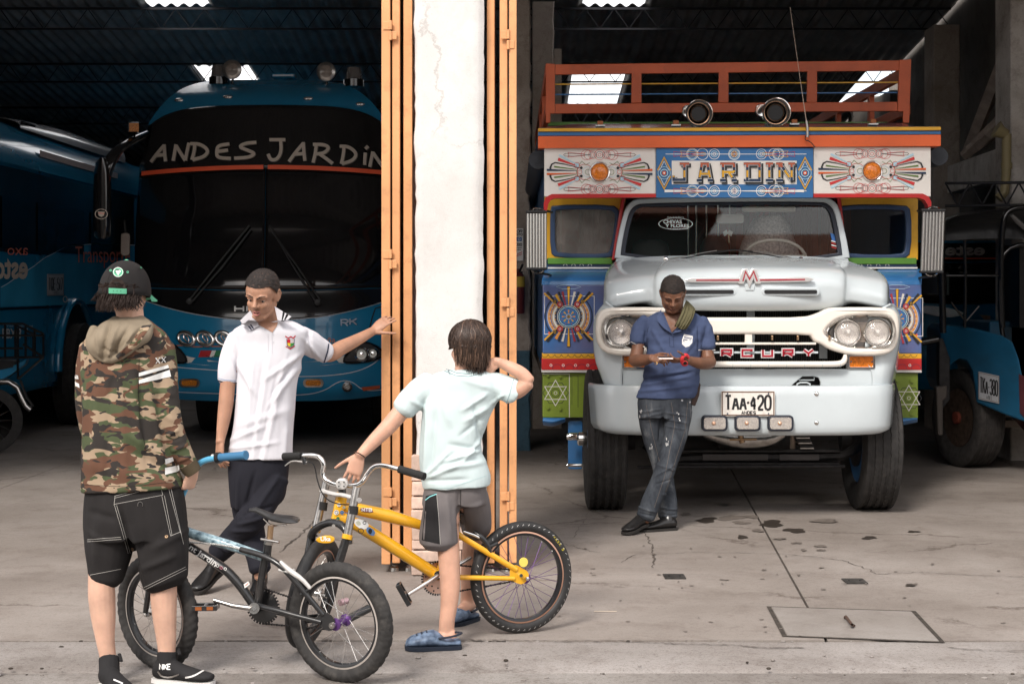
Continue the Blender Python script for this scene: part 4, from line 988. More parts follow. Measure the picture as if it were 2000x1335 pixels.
# cab interior
g = G(); g.tube([P(1452+62*(1+cos(a_/24*2*pi))-2, 506-38*sin(a_/24*2*pi)*1.0, 13.35-0.1*sin(a_/24*2*pi)) for a_ in range(24)], 0.013, 8, closed=True); sw_ = obj('steering_wheel', g, mat('ivory', (0.8, 0.76, 0.68), 0.35), TR, smooth=60)
g = G(); g.tube([P(1455,500,13.33), P(1575,500,13.33)], 0.011, 6); obj('spoke', g, MATS['ivory'], sw_, smooth=50)
def blob(nm, prof, Y, dep, m, nz_=0.0, sc=20):
    rings = []
    for py, xa, xb in prof:
        a, b = P(xa, py, Y), P(xb, py, Y); c = (a+b)/2; w_ = (b-a).length/2
        rings.append([c + V((w_*cos(t)*1.0, dep*sin(t), 0)) for t in [2*pi*k/24 for k in range(24)]])
    g = G(); g.loft(rings)
    if nz_: g.v = [v + V((noise.noise(v*sc), noise.noise(v*sc+V((7,0,0))), noise.noise(v*sc+V((0,9,0)))))*nz_ for v in g.v]
    return obj(nm, g, m, TR, smooth=60)
blob('fleece_seat', [(422,1490,1520),(427,1474,1532),(440,1466,1540),(456,1458,1546),(472,1450,1552),(490,1444,1560),(520,1440,1566),(560,1440,1566)], 13.65, 0.16, c_seat, 0.02, 22)
blob('seat_back', [(462,1380,1408),(468,1374,1416),(480,1368,1422),(500,1364,1424),(560,1362,1426)], 14.1, 0.1, mat('seat_vinyl', (0.07, 0.065, 0.065), 0.5))
blob('seat_back', [(468,1250,1290),(476,1236,1304),(500,1232,1310),(560,1232,1312)], 14.1, 0.1, MATS['seat_vinyl'])
for x in (1344, 1360, 1380, 1403):
    g = G(); g.tube([P(x, 395, 14.3), P(x, 560, 14.3)], 0.011, 8); obj('grab_pole', g, M_chrome, TR, smooth=50)
g = G(); shape_at(g, [rrect(1400, 419, 1452, 435, 5)], 13.2, 0.03, 0.006); mi_ = obj('inner_mirror', g, mat('mirror_back', (0.45, 0.42, 0.38), 0.4), TR, smooth=50)
g = G(); g.tube([P(1425, 419, 13.22), P(1425, 398, 13.25)], 0.006, 6); obj('mirror_stalk', g, MATS['ivory'], mi_)
g = G(); shape_at(g, [rrect(1451, 404, 1553, 413, 2)], 13.5, 0.03, 0.003); obj('lamp_tray', g, mat('tube_lamp', (0.72, 0.62, 0.5), 0.4), TR)
for q in ((1417,447,1),(1426,447,-1)):
    g = G(); x = q[0]; g.obox(P(x, 455, 13.2), (0.014,0,0.01*q[2]), (0,0.01,0), (-0.006*q[2],0,0.016)); obj('hanging_dice', g, MATS['mirror_back'], mi_)
g = G(); g.tube([P(1425,436,13.2), P(1423,456,13.2)], 0.002, 4); g.tube([P(1423,458,13.2), P(1424,474,13.2)], 0.006, 6); obj('charm_string', g, MATS['brassy'], mi_)
for q in ([(1265,395),(1240,430)], [(1310,395),(1370,440)], [(1380,440),(1360,470)], [(1500,395),(1480,430)]):
    g = G(); g.tube([P(x, y, 15.0) for x, y in q], 0.012, 6); obj('roof_brace', g, c_red, TR)

# front bulkhead: window surrounds, lower panels, both sides
WB = {}
for s in (-1, 1):
    if s == -1:
        out = [(1064,386),(1222,386),(1212,440),(1200,505),(1070,505),(1064,505)]; win = rrect(1079,402,1209,504,14)
        gl = [(1084,407),(1203,407),(1205,420),(1197,493),(1188,500),(1086,498),(1080,490),(1081,415)]
        win = [(1080,402),(1196,402),(1208,412),(1209,425),(1200,490),(1190,503),(1088,501),(1077,492),(1077,412)]
    else:
        out = [(1636,386),(1792,386),(1792,506),(1646,506),(1640,440)]; win = [(1646,402),(1768,402),(1778,412),(1778,492),(1765,504),(1660,503),(1648,494),(1638,430),(1637,412)]
    sw = smooth2(win, 1); cx = sum(x for x, y in sw)/len(sw); cy = sum(y for x, y in sw)/len(sw); si = [(cx+(x-cx)*0.93, cy+(y-cy)*0.92) for x, y in sw]
    g = G(); shape_at(g, [out, sw[::-1]], YW, 0.06, 0.004); wf = obj('window_surround', g, c_yel, TR, smooth=40, label='yellow window surround')
    g = G(); shape_at(g, [sw, si[::-1]], YW-0.012, 0.05, 0.010, 3); obj('window_gasket', g, mat('gasket_blue', (0.03, 0.06, 0.13), 0.4), wf, smooth=50)
    g = G(); shape_at(g, [si], YW+0.02, 0.004, 0); obj('side_pane', g, M_dusty if s == -1 else M_glass, wf)
    xs_ = (1070, 1196) if s == -1 else (1646, 1790)
    g = G(); g.pbox(xs_[0], 503.5, xs_[1], 515.5, YW-0.03, 0.08); obj('sill_strip', g, c_green, TR, bevel=0.004, label='green sill strip')
    g = G(); g.pbox(xs_[0], 516, xs_[1], 521.5, YW-0.02, 0.06); st = obj('scroll_strip', g, c_navy, TR)
    a = Art(planeM(YW-0.02))
    for k in range(4): a.ring(xs_[0]+34+k*16*(1 if s == -1 else 1.1), 519, 3.6, 0.9, c_wht, 14, 180, 360)
    a.done('scrolls', st)
    g = G(); g.pbox(xs_[0], 521.6, xs_[1]+2, 524.6, YW-0.05, 0.08); obj('white_trim', g, c_wht, TR)
    # blue shelf and panel
    X0, X1 = (1058, 1200) if s == -1 else (1706, 1800)
    g = G(); g.grid(dense([R_((X0+10,525,13.12),((X0+X1)/2,525,13.12),(X1-4,525,13.12)), R_((X0+4,535,13.0),((X0+X1)/2,535,13.0),(X1,535,13.0)), R_((X0+1,545,12.92),((X0+X1)/2,545,12.92),(X1,545,12.92)), R_((X0,556,12.9),((X0+X1)/2,556,12.9),(X1,556,12.9))], 8, 10))
    obj('blue_shelf', g, c_blue, TR, smooth=60)
    XE = 1192 if s == -1 else 1800
    XS = 1060 if s == -1 else 1700
    g = G(); g.pbox(XS, 556, XE, 690, 12.9, 0.25); bp = obj('blue_panel', g, mat('panel_blue', (0.045, 0.13, 0.33), 0.3, coat=0.4, var=0.5, vs=3.2, col2=(0.11, 0.12, 0.25)), TR, bevel=0.006)
    a = Art(planeM(12.9)); CX, CY = (1110.5, 618) if s == -1 else (1752, 622); 
    c_amb = mat('print_amber', (0.60, 0.25, 0.05), 0.45); yl, wt, rd_, bk, og = c_yel, mat('print_cream', (0.6, 0.57, 0.52), 0.5), mat('print_wine', (0.32, 0.03, 0.04), 0.5), c_blk, c_amb
    a.line([(CX-47,CY-40),(CX+50,CY-40),(CX+50,CY+34),(CX-47,CY+34)], 1, c_wht, closed=True)
    for x in (-38, 38):
        for y in (-36, 32): a.disc(CX+x, CY+y, 2.4, c_orange, 10)
    for r, w2, m_ in ((46,3,c_navy),(41,1,wt),(38,4.5,c_amb),(33,1.2,yl),(29.5,4,wt),(25,3,c_navy)):
        for a0 in (-48, 132): a.ring(CX, CY, r, w2, m_, 20, a0, a0+96)
    for a0 in (-40, 140):
        for k in range(7):
            t = radians(a0+k*13.5); a.ring(CX+27*cos(t), CY+27*sin(t), 1.6, .7, wt if k % 2 else yl, 8); a.ring(CX+37*cos(t), CY+37*sin(t), 1.4, .6, wt, 8)
    for sy in (-1, 1):
        for ang, l0, l1, w1, w2, m_ in ((0,18,59,2,7,bk),(0,18,58,1,5,yl),(14,20,50,1.5,4.5,rd_ if sy > 0 else wt),(-14,20,50,1.5,4.5,wt if sy > 0 else rd_),(22,22,52,1,4,c_navy),(-22,22,52,1,4,bk),(30,22,50,2,6,yl),(-30,22,50,2,6,og if sy > 0 else yl),(41,22,64,1.5,4.5,bk),(-41,22,64,1.5,4.5,bk),(46,24,66,1.2,3.6,yl),(-46,24,66,1.2,3.6,yl)):
            t = radians(ang); p = (CX+l0*sin(t), CY+sy*l0*cos(t)); q = (CX+l1*sin(t), CY+sy*l1*cos(t)); a.line([p, q], w1, m_, w2=w2)
        for x in (-17, 17): a.disc(CX+x, CY+sy*24, 6, rd_, 12); a.ring(CX+x, CY+sy*24, 2, .8, wt, 10); 
        for x in (-27, 27): a.disc(CX+x, CY+sy*30, 4, bk, 10); a.ring(CX+x, CY+sy*30, 2, .7, yl, 10)
    a.disc(CX, CY, 23, c_navy, 24); a.ring(CX, CY, 22, 1, wt); a.ring(CX, CY, 19, 1.2, c_lblue); a.disc(CX, CY, 17.5, c_blue, 24)
    for k in range(8):
        t = pi*k/4; a.line([(CX+7*cos(t), CY+7*sin(t)), (CX+13*cos(t), CY+13*sin(t))], 1.2, yl if k % 2 else og, w2=3.5); a.disc(CX+14.5*cos(t+.39), CY+14.5*sin(t+.39), 1.1, rd_, 8)
    for k in range(8): t = pi*k/4; a.ring(CX+4*cos(t), CY+4*sin(t), 1.6, .7, wt, 8)
    a.disc(CX, CY, 3.2, bk, 12); a.ring(CX, CY, 2, .8, yl, 10)
    a.line([(CX-12,546-2),(CX,541-2),(CX+12,546-2),(CX,551-2)] if False else [(CX-24,560),(CX-12,556),(CX+12,556),(CX+24,560),(CX+12,564),(CX-12,564)], 0.6, c_lblue, closed=True)
    a.done('painted_rosette', bp)
    g = G(); g.pbox(XS-1, 690.5, XE, 700, 12.885, 0.27); o_ = obj('yellow_strip', g, c_yel, TR, bevel=0.003)
    a = Art(planeM(12.885))
    for k in range(8):
        x = (1064+k*13) if s == -1 else (1746+k*13)
        if x < XE-4: a.ring(x, 691.5, 6, 0.8, c_blk, 12, 0, 180)
    a.done('scallops', o_)
    g = G(); g.pbox(XS-2, 700.5, XE, 722, 12.87, 0.29); o_ = obj('red_strip', g, c_red, TR, bevel=0.003)
    a = Art(planeM(12.87))
    for k in range(4):
        x = (1076+k*24) if s == -1 else (1750+k*27)
        if x < XE-6: a.ring(x, 713, 2.2, 0.9, c_wht, 12); a.ring(x+12, 720, 9, 0.7, c_navy, 14, 180, 360)
    a.done('dots', o_)
    g = G(); g.pbox(XS-2, 722.5, XE, 727, 12.86, 0.3); obj('white_trim', g, mat('trim_grey', (0.5, 0.48, 0.46), 0.4), TR)
    BX0, BX1 = (1060, 1146) if s == -1 else (1730, 1793)
    g = G(); g.pbox(BX0, 727.5, BX1, 815 if s == -1 else 817, 12.89, 0.30); o_ = obj('step_box', g, c_olive, TR, bevel=0.006)
    a = Art(planeM(12.89)); CX2, CY2 = (1085, 767) if s == -1 else (1775, 777); hx = [(CX2+25*cos(pi/3*k), CY2+23*sin(pi/3*k)) for k in range(6)]
    a.line(hx, 1, bk, closed=True)
    for ph in (-90, 90): a.line([(CX2+24.5*cos(radians(ph+120*k)), CY2+25*sin(radians(ph+120*k))) for k in range(3)], 1.4, wt, closed=True)
    for r in (3, 8): a.ring(CX2, CY2, r, 1, wt if r == 3 else bk, 16)
    if s == -1: a.line([(1060,730),(1112,730),(1112,815)], 1.4, wt); a.line([(1105,733),(1129,733),(1129,795)], 0.8, bk); a.line([(1100,735),(1117,735),(1117,790)], 0.6, bk)
    a.done('painted_star', o_)
    for bx in ((1070,733),(1094,735),(1070,796),(1094,798)) if s == -1 else ((1752,742),(1780,744),(1780,808)):
        g = G(); g.disc(P(bx[0], bx[1], 12.885), (0,-1,0), 0.012, 0.01, 8); obj('box_bolt', g, c_olive, o_)
    g = G(); g.grid(dense([R_((BX0+1,815,12.88),(BX0+20,816,12.88),(BX0+(44 if s == -1 else 62),816,12.88)), R_((BX0,822,12.87),(BX0+20,824,12.86),(BX0+(44 if s == -1 else 62),818,12.88)), R_((BX0+1,830,12.92),(BX0+20,832,12.92),(BX0+(44 if s == -1 else 62),824,12.92))], 8, 8), 0.1, (0,1,0))
    obj('step_lip', g, c_blue, TR, smooth=50)
    if s == -1:
        g = G(); shape_at(g, [rrect(1110, 822, 1137, 915, 4)], 12.95, 0.012, 0.002); o_ = obj('mud_flap', g, c_blue, TR)
        for bp_ in ((1132, 852, .03), (1132, 908, .014)): g = G(); g.lathe([(bp_[2],0),(bp_[2],0.10),(bp_[2]*.7,0.12),(0,0.12)], P(bp_[0]+6, bp_[1], 12.8), (-1,0,0), 14); obj('flap_bolt', g, M_chrome, o_, smooth=40)
# red pillars beside the windscreen, grey-blue door edge
for q in ([(1222,384),(1214,388),(1195,508),(1201,508)], [(1634,384),(1643,388),(1656,512),(1649,512)]):
    g = G(); g.prism([P(x, y, 13.06) for x, y in q], (0, 0.12, 0)); obj('red_pillar', g, c_red, TR, bevel=0.006)
# side and rear body behind
for x0, x1, lab in ((1064, 1070, 'l'), (1786, 1792, 'r')):
    a, b = P(x0, 0, YW).x, P(x1, 0, YW).x; g = G(); g.box(a, b, YW+0.07, 20.5, 0.95, 2.78); obj('body_side', g, c_yel if False else c_blue, TR)
a, b = P(1064, 0, YW).x, P(1792, 0, YW).x
g = G(); g.box(a, b, 13.3, 20.5, 0.86, 0.94); obj('body_floor', g, mat('plank_floor', (0.09, 0.06, 0.04), 0.8, var=0.4, vs=4), TR)
g = G(); g.box(a, b, 20.5, 20.6, 0.86, 2.8); obj('body_rear', g, c_red, TR)
for k, Yb in enumerate((15.0, 16.1, 17.2, 18.3, 19.4)):
    g = G(); g.box(a+0.1, b-0.1, Yb, Yb+0.06, 1.25, 1.75); bn = obj('bench_back', g, mat('bench_red', (0.16, 0.035, 0.03), 0.5), TR, bevel=0.01)
    g = G(); g.box(a+0.1, b-0.1, Yb-0.4, Yb, 1.2, 1.25); obj('bench_seat', g, MATS['bench_red'], TR)
    for x in (a+0.14, a+0.55, b-0.60, b-0.45, b-0.3, b-0.16): g = G(); g.box(x-0.03, x+0.03, Yb+0.061, Yb+0.11, 0.95, 2.75); obj('window_post', g, MATS['bench_red'], TR)

# visor fascia
g = G(); g.pbox(1063, 289, 1281, 384, YV, 0.10); fL = obj('fascia_panel', g, c_cream, TR, bevel=0.004, label='white fascia panel with amber lamp, left')
g = G(); g.pbox(1589, 287, 1818, 384, YV, 0.10); fR = obj('fascia_panel', g, c_cream, TR, bevel=0.004, label='white fascia panel with amber lamp, right')
g = G(); g.pbox(1281.6, 289, 1588.4, 386, YV-0.015, 0.11); fC = obj('name_board', g, c_blue, TR, bevel=0.004, label='blue name board')
for q in ([(1281,378),(1281,385),(1085,387),(1076,390),(1071,398),(1068,414),(1062,414),(1062,396),(1066,385),(1078,379)], [(1589,378),(1589,385),(1795,386),(1806,391),(1812,400),(1814,412),(1819,412),(1819,394),(1814,384),(1802,378)]):
    g = G(); g.prism([P(x, y, YV-0.01) for x, y in q], (0, 0.10, 0)); obj('red_trim', g, c_red, TR)
def fascia_art(par, cx, cy, wd):
    a = Art(planeM(YV)); k_ = wd/110.0; rd2 = mat('print_red', (0.55, 0.03, 0.03), 0.45); gr = mat('print_green', (0.10, 0.18, 0.03), 0.5)
    for sy in (-1, 1):
        y = cy + sy*33.5
        for r in (10, 6.5, 3): a.ring(cx, y, r, .8, rd2 if r != 6.5 else c_blk, 22)
        for x, r, m_ in ((-14,8,rd2),(14,8,rd2),(-22,9,rd2),(22,9,rd2),(-14,5.5,c_blk),(14,5.5,c_blk),(-27,10,rd2),(27,10,rd2)): a.ring(cx+x*k_, y, r, .7, m_, 20)
        for sx in (-1, 1):
            a.line([(cx+sx*30*k_, y-1.5),(cx+sx*64*k_, y-4.5),(cx+sx*62*k_, y),(cx+sx*64*k_, y+4.5),(cx+sx*30*k_, y+1.5)], .7, rd2)
            a.line([(cx+sx*18*k_, y),(cx+sx*52*k_, y-2.5),(cx+sx*70*k_, y-2.5),(cx+sx*73*k_, y),(cx+sx*70*k_, y+2.5),(cx+sx*52*k_, y+2.5),(cx+sx*18*k_, y)], .7, c_blk)
    for sx in (-1, 1):
        X = lambda v: cx + sx*v*k_
        for r in (15,): a.ring(X(30), cy, r, .8, rd2, 22)
        for r in (10, 5): a.ring(X(24), cy, r, .7, c_lblue if r == 10 else gr, 18)
        a.ring(X(40), cy, 4, .7, rd2, 14)
        a.line([(X(20),cy-18),(X(28),cy-14),(X(36),cy-21),(X(44),cy-10),(X(47),cy),(X(44),cy+10),(X(36),cy+21),(X(28),cy+14),(X(20),cy+18)], .8, gr)
        for sy in (-1, 1):
            a.ring(X(46), cy+sy*13, 5.5, .8, rd2, 16, 0, 360); a.disc(X(46), cy+sy*13, 4, c_lblue, 14)
            a.line([(X(44),cy+sy*14),(X(82),cy+sy*33)], 1, c_lblue, w2=4)
            a.line([(X(46),cy+sy*12),(X(84),cy+sy*25)], 1, rd2, w2=6)
            a.line([(X(40),cy+sy*8),(X(70),cy+sy*15),(X(90),cy+sy*18.5),(X(97),cy+sy*15),(X(100),cy+sy*8),(X(99),cy+sy*4)], 1.0, c_blk, w2=4)
            a.line([(X(47),cy+sy*5),(X(92),cy+sy*10.5)], .8, gr, w2=3)
            a.line([(X(47),cy+sy*2.5),(X(107),cy+sy*4)], .8, (c_orange if sy*sx < 0 else c_navy), w2=4.2)
            a.disc(X(37), cy+sy*8, 2.8, c_blk, 12)
    a.done('painted_fan', par)
    g = G(); c = P(cx, cy, YV-0.002); g.lathe([(0.078,0),(0.08,-0.012),(0.074,-0.022),(0.064,-0.018),(0.062,-0.005)], c, (0,1,0), 32); ml = obj('marker_ring', g, M_chrome, par, smooth=60)
    g = G(); g.lathe([(0.0,-0.024),(0.03,-0.022),(0.058,-0.012),(0.062,-0.004)], c, (0,1,0), 28); obj('marker_lens', g, c_lamp, ml, smooth=60)
fascia_art(fL, 1171, 336, 106); fascia_art(fR, 1703, 334, 108)
# name board art
a = Art(planeM(YV-0.015)); a.poly([(1312,314),(1556,314),(1556,360),(1312,360)], c_cream)
for sy, y in ((-1, 301), (1, 373)):
    a.line([(1300,y),(1575,y)], 1.2, c_wht)
    if sy > 0: a.line([(1298,y),(1420,y)], 5, c_wht, w2=1.5); a.line([(1570,y),(1450,y)], 5, c_wht, w2=1.5)
    for x, rr in ((1434, (12.5, 9, 6, 3)), (1395, (10, 6, 3)), (1487, (10, 6, 3)), (1372, (11,)), (1512, (11,)), (1352, (11, 9)), (1520, (11, 9))):
        for i, r in enumerate(rr):
            if r > 11 and (y-r < 290): r = 11
            a.ring(x, y, r, 1.1, (c_wht, c_lblue, c_wht, c_orange)[i % 4], 22)
    for k in range(8): a.ring(1434+4.5*cos(pi/4*k), y+4.5*sin(pi/4*k), 1.6, .7, c_yel if sy < 0 else c_wht, 8)
    for sx in (-1, 1):
        a.line([(1434+sx*55,y-2),(1434+sx*105,y-6),(1434+sx*102,y),(1434+sx*105,y+6),(1434+sx*55,y+2)], .8, c_yel); a.line([(1434+sx*60,y+4),(1434+sx*118,y-5),(1434+sx*118,y+5),(1434+sx*60,y-4)], .7, MATS['print_red'])
for cx in (1297, 1572):
    a.line([(cx-13,333),(cx,308),(cx+13,333)], 2.4, c_yel); a.line([(cx-13,344),(cx,369),(cx+13,344)], 2.4, c_yel); a.line([(cx-9,333),(cx,315),(cx+9,333)], 1, c_wht); a.line([(cx-9,344),(cx,362),(cx+9,344)], 1, c_wht)
    a.ring(cx, 338, 12, 1, c_lblue, 22); a.ring(cx, 338, 7, 1.6, c_lblue, 20); a.disc(cx, 338, 4, c_orange, 12); a.disc(cx, 338, 1.8, c_wht, 8)
def slab(ch):
    W_, H_ = 1.0, 1.0
    return {'J': [[(.45,1),(1,1)],[(.72,1),(.72,.08),(.1,.08),(.1,.32)]], 'A': [[(.22,1),(.78,1)],[(.32,1),(.12,.0)],[(.68,1),(.88,.0)],[(.2,.42),(.8,.42)],[(-.02,.05),(.3,.05)],[(.7,.05),(1.02,.05)]],
     'R': [[(0,1),(.85,1),(.85,.52),(.18,.52)],[(.18,1),(.18,0)],[(.5,.52),(.88,.05)],[(0,.05),(.34,.05)],[(.7,.05),(1.02,.05)]], 'D': [[(0,1),(.88,1),(.88,.05),(0,.05)],[(.2,1),(.2,.05)]],
     'I': [[(.2,1),(.8,1)],[(.5,1),(.5,.05)],[(.2,.05),(.8,.05)]], 'N': [[(0,1),(.35,1)],[(.18,1),(.18,.05)],[(.2,1),(.82,.05)],[(.82,1),(.82,.05)],[(.64,1),(1,1)],[(0,.05),(.36,.05)]]}[ch]
for i, (ch, x0, x1) in enumerate((('J',1312,1346),('A',1361,1391),('R',1406,1438),('D',1452,1487),('I',1490,1514),('N',1515,1552))):
    for dx, dy, lay in ((3.5, 3.5, 0), (0, 0, 1)):
        for pl in slab(ch):
            pts = [(x0+(x1-x0)*u+dx, 354-34*v+dy) for u, v in pl]
            if lay == 0: a.line(pts, 8, c_blk)
            else:
                a.line(pts, 6.6, c_wht); 
                a.line(pts, 5.4, c_navy)
    for pl in slab(ch):       # coloured bands inside the strokes: red on top, ochre in the middle
        for j in range(len(pl)-1):
            (u0, v0), (u1, v1) = pl[j], pl[j+1]
            for lo, hi, m_ in ((.80, 1.01, mat('name_red', (0.42, 0.09, 0.04), 0.5)), (.22, .62, c_yel)):
                if abs(v1-v0) < 1e-6:
                    if lo <= v0 <= hi: a.line([(x0+(x1-x0)*u0, 354-34*v0), (x0+(x1-x0)*u1, 354-34*v1)], 3.8, m_)
                    continue
                t0, t1 = sorted(((lo-v0)/(v1-v0), (hi-v0)/(v1-v0))); t0, t1 = max(0, t0), min(1, t1)
                if t1 > t0: a.line([(x0+(x1-x0)*(u0+(u1-u0)*t), 354-34*(v0+(v1-v0)*t)) for t in (t0, t1)], 3.8, m_)
a.done('name_lettering', fC)

# visor edge stripes and cambered roof front
def edge(y0l, y0r, y1l, y1r, Y, d, nm, m_):
    g = G(); q = [P(1051, y0l, Y), P(1838, y0r, Y), P(1838, y1r, Y), P(1051, y1l, Y)]; g.prism(q, (0, d, 0)); return obj(nm, g, m_, TR, bevel=0.004)
edge(266, 263, 289.5, 285.5, 12.71, 0.16, 'orange_fascia_strip', c_orange)
edge(257.5, 255, 265.5, 262.5, 12.72, 0.15, 'blue_edge_strip', c_blue)
edge(250.5, 247.5, 257, 254.5, 12.70, 0.2, 'yellow_edge_strip', c_yel)
g = G(); rows = []
for Y, dz in ((12.72, 0.0), (12.95, 0.05), (13.3, 0.085), (14.5, 0.12), (20.5, 0.12)):
    a_, b_ = P(1053, 250, 12.72), P(1836, 247, 12.72); rows.append([V((a_.x+(b_.x-a_.x)*k/12, Y, a_.z + (b_.z-a_.z)*k/12 + dz*min(1, 3.0*sin(pi*k/12)+0.25))) for k in range(13)])
g.grid(rows, 0.03, (0,0,-1)); obj('roof_panel', g, mat('roof_navy', (0.03, 0.04, 0.075), 0.25, coat=0.4, var=0.3, vs=5), TR, smooth=50)
for x, y in ((1172,246),(1320,245),(1551,243),(1705,243)):
    g = G(); c = P(x, y, 12.8); g.obox(c, (0.035,0,0), (0,0.03,0), (0,0,0.006)); ml = obj('roof_marker', g, M_white, TR, bevel=0.003)
    g = G(); g.obox(c+V((0,0,0.022)), (0.022,0,0), (0,0.02,0), (0,0,0.015)); obj('lens', g, mat('amber_dark', (0.30, 0.09, 0.02), 0.3), ml, bevel=0.005)
for cx, cy, R in ((1366, 221, 0.102), (1517, 219, 0.108)):
    c = P(cx, cy, 12.75); g = G()
    g.lathe([(R*0.985,-0.002),(R,0.004),(R*0.96,0.010),(R*0.80,0.045),(R*0.62,0.07),(R*0.50,0.12),(R*0.36,0.25),(R*0.25,0.45),(R*0.2,0.60),(R*0.12,0.60),(R*0.15,0.44),(R*0.30,0.24),(R*0.44,0.12),(R*0.56,0.075),(R*0.74,0.048),(R*0.93,0.006)], c, (0,1,0.03), 36, closed=True)
    hn = obj('air_horn', g, M_chrome, TR, smooth=60)
    g = G(); g.lathe([(R*0.60,0.052),(R*0.58,0.045),(R*0.54,0.052)], c, (0,1,0.03), 30, cap=False); obj('horn_ring', g, mat('copper', (0.6, 0.38, 0.25), 0.2, 1.0), hn, smooth=60)
    g = G(); g.lathe([(0.0,0.16),(R*0.40,0.14),(R*0.52,0.058)], c, (0,1,0.03), 24); obj('horn_throat', g, M_black, hn)
    g = G(); g.lathe([(0.0,-0.03),(0.045,-0.03),(0.05,0),(0.045,0.03),(0,0.03)], P(cx-(30 if cy == 219 else 22), cy-3, 12.95), (0,1,0), 20); obj('horn_compressor', g, M_chrome, hn, smooth=50)
    g = G(); g.tube([c+V((0,0.3,-0.02)), c+V((0,0.3,-0.13))], 0.015, 8); obj('horn_foot', g, M_steelw, hn)
g = G(); g.tube([P(1577,268,12.66), P(1577,250,12.66), P(1575,236,12.66)], [0.012,0.011,0.01], 8); an = obj('antenna_base', g, M_steelw, TR, smooth=50)
g = G(); g.tube([P(1575,238,12.66), P(1562,150,12.66), P(1543,14,12.66)], [0.004, 0.0022, 0.0015], 5); obj('antenna_rod', g, mat('fibre', (0.45, 0.35, 0.28), 0.4), an)
g = G(); g.tube([P(1573,265,12.67), P(1572,274,12.67), P(1582,276,12.67), P(1592,288,12.67)], 0.004, 5, smooth=1); obj('antenna_wire', g, M_black, an)

# roof rack
YR = 13.5
def lean_y(x): return -(x-1065)/715.0*7
def rbar(nm, q, d=0.035, m_=None, Y=YR):
    g = G(); g.prism([P(x, y, Y) for x, y in q], (0, d, 0)); return obj(nm, g, m_ or c_rack, TR, bevel=0.004)
rbar('rack_rail', [(1084.5,126),(1756,118),(1756,138),(1084.5,146)]); rbar('rack_rail', [(1084.5,203),(1753,199),(1753,217),(1084.5,222)])
rbar('rack_post', [(1066,124),(1084,125),(1084,222),(1075,222),(1075,240),(1066,240)]); rbar('rack_post', [(1756.5,117),(1780,116),(1776,240),(1764,240),(1764,218),(1753.5,218)])
for x in (1233, 1403, 1576): rbar('rack_post', [(x+1,144-(x-1065)*.01),(x+20,144-(x-1065)*.01),(x+20,202-(x-1065)*.004),(x,202-(x-1065)*.004)])
for y, m_ in ((165, c_yel), (185, c_blue)):
    g = G(); g.tube([P(1084, y, YR+0.03), P(1756, y-4, YR+0.03)], 0.006, 6); obj('rack_rod', g, m_, TR)
a, b = P(1070, 0, YR).x, P(1776, 0, YR).x
for x in (a, b):
    for z0, z1 in ((2.98, 3.06), (3.28, 3.37)):
        g = G(); g.box(x-0.02, x+0.02, YR+0.05, 20.2, z0, z1); obj('rack_side_rail', g, c_rack, TR, bevel=0.004)
    for Y in (14.9, 16.4, 17.9, 19.4): g = G(); g.box(x-0.021, x+0.021, Y, Y+0.09, 2.9, 3.36); obj('rack_post', g, c_rack, TR)
for Y in (14.2, 15.3, 16.4, 17.5, 18.6, 19.7): g = G(); g.box(a+.02, b-.02, Y, Y+0.1, 2.955, 2.985); obj('rack_slat', g, c_green, TR)

# ribbed chrome mirrors
for x0, x1, y0, y1, tilt in ((1028, 1068, 414, 525, 0), (1802, 1846, 411, 531, -4)):
    q = [(x0+tilt*0, y0), (x1, y0), (x1+tilt, y1), (x0+tilt, y1)]
    g = G(); g.prism([P(x, y, 12.62) for x, y in q], (0, 0.02, 0)); mr = obj('side_mirror', g, mat('mirror_shell', (0.25, 0.24, 0.235), 0.35, 0.8), TR, bevel=0.006)
    n = 7
    for k in range(n):
        u = (k+0.5)/n; g = G(); a_, b_ = P(x0+(x1-x0)*u, y0+3, 12.61), P(x0+(x1-x0)*u+tilt, y1-3, 12.61); g.tube([a_, b_], 0.0072, 8); obj('mirror_rib', g, M_chrome, mr, smooth=60)
    for y in (y0, y1):
        xx = x0 + (tilt if y == y1 else 0); g = G(); g.prism([P(x, yy, 12.60) for x, yy in ((xx-1,y-3),(xx+x1-x0+1,y-3),(xx+x1-x0+1,y+2),(xx-1,y+2))], (0, 0.045, 0)); obj('mirror_cap', g, M_black, mr, bevel=0.005)
        sgn = -1 if y == y0 else 1; g = G(); g.tube([P(xx+10, y+2*sgn, 12.62), P(xx+14, y+7*sgn, 12.64), P(xx+28, y+7*sgn, 12.66), P(xx+34, y+2*sgn, 12.62)], 0.006, 6, smooth=1); obj('mirror_clamp', g, M_chrome, mr, smooth=50)
    e = x1 if x0 < 1400 else x0; iy = 1.0
    for y in (y0-4, y1+8): g = G(); g.tube([P((x0+x1)/2, y, 12.64), P(e + (4 if x0 < 1400 else -4), y+3, 12.8), P(e + (10 if x0 < 1400 else -10), y+5, 13.1)], 0.009, 7); obj('mirror_arm', g, M_black, mr, smooth=50)
# rolled side curtains under the roof edge
for x, y in ((1051, 312), (1834, 305)):
    s = 1 if x > 1400 else -1; p0 = P(x, y, 12.95); p1 = V((p0.x, 19.8, p0.z+0.02))
    g = G(); g.lathe([(0.0,0),(0.028,0),(0.036,0.002),(0.07,0.0),(0.073,0.02),(0.07,0.3),(0.066,6.8),(0,6.8)], p0, p1-p0, 20); obj('rolled_curtain', g, mat('curtain', (0.035, 0.04, 0.05), 0.6, bump=0.3, bs=20), TR, smooth=50)
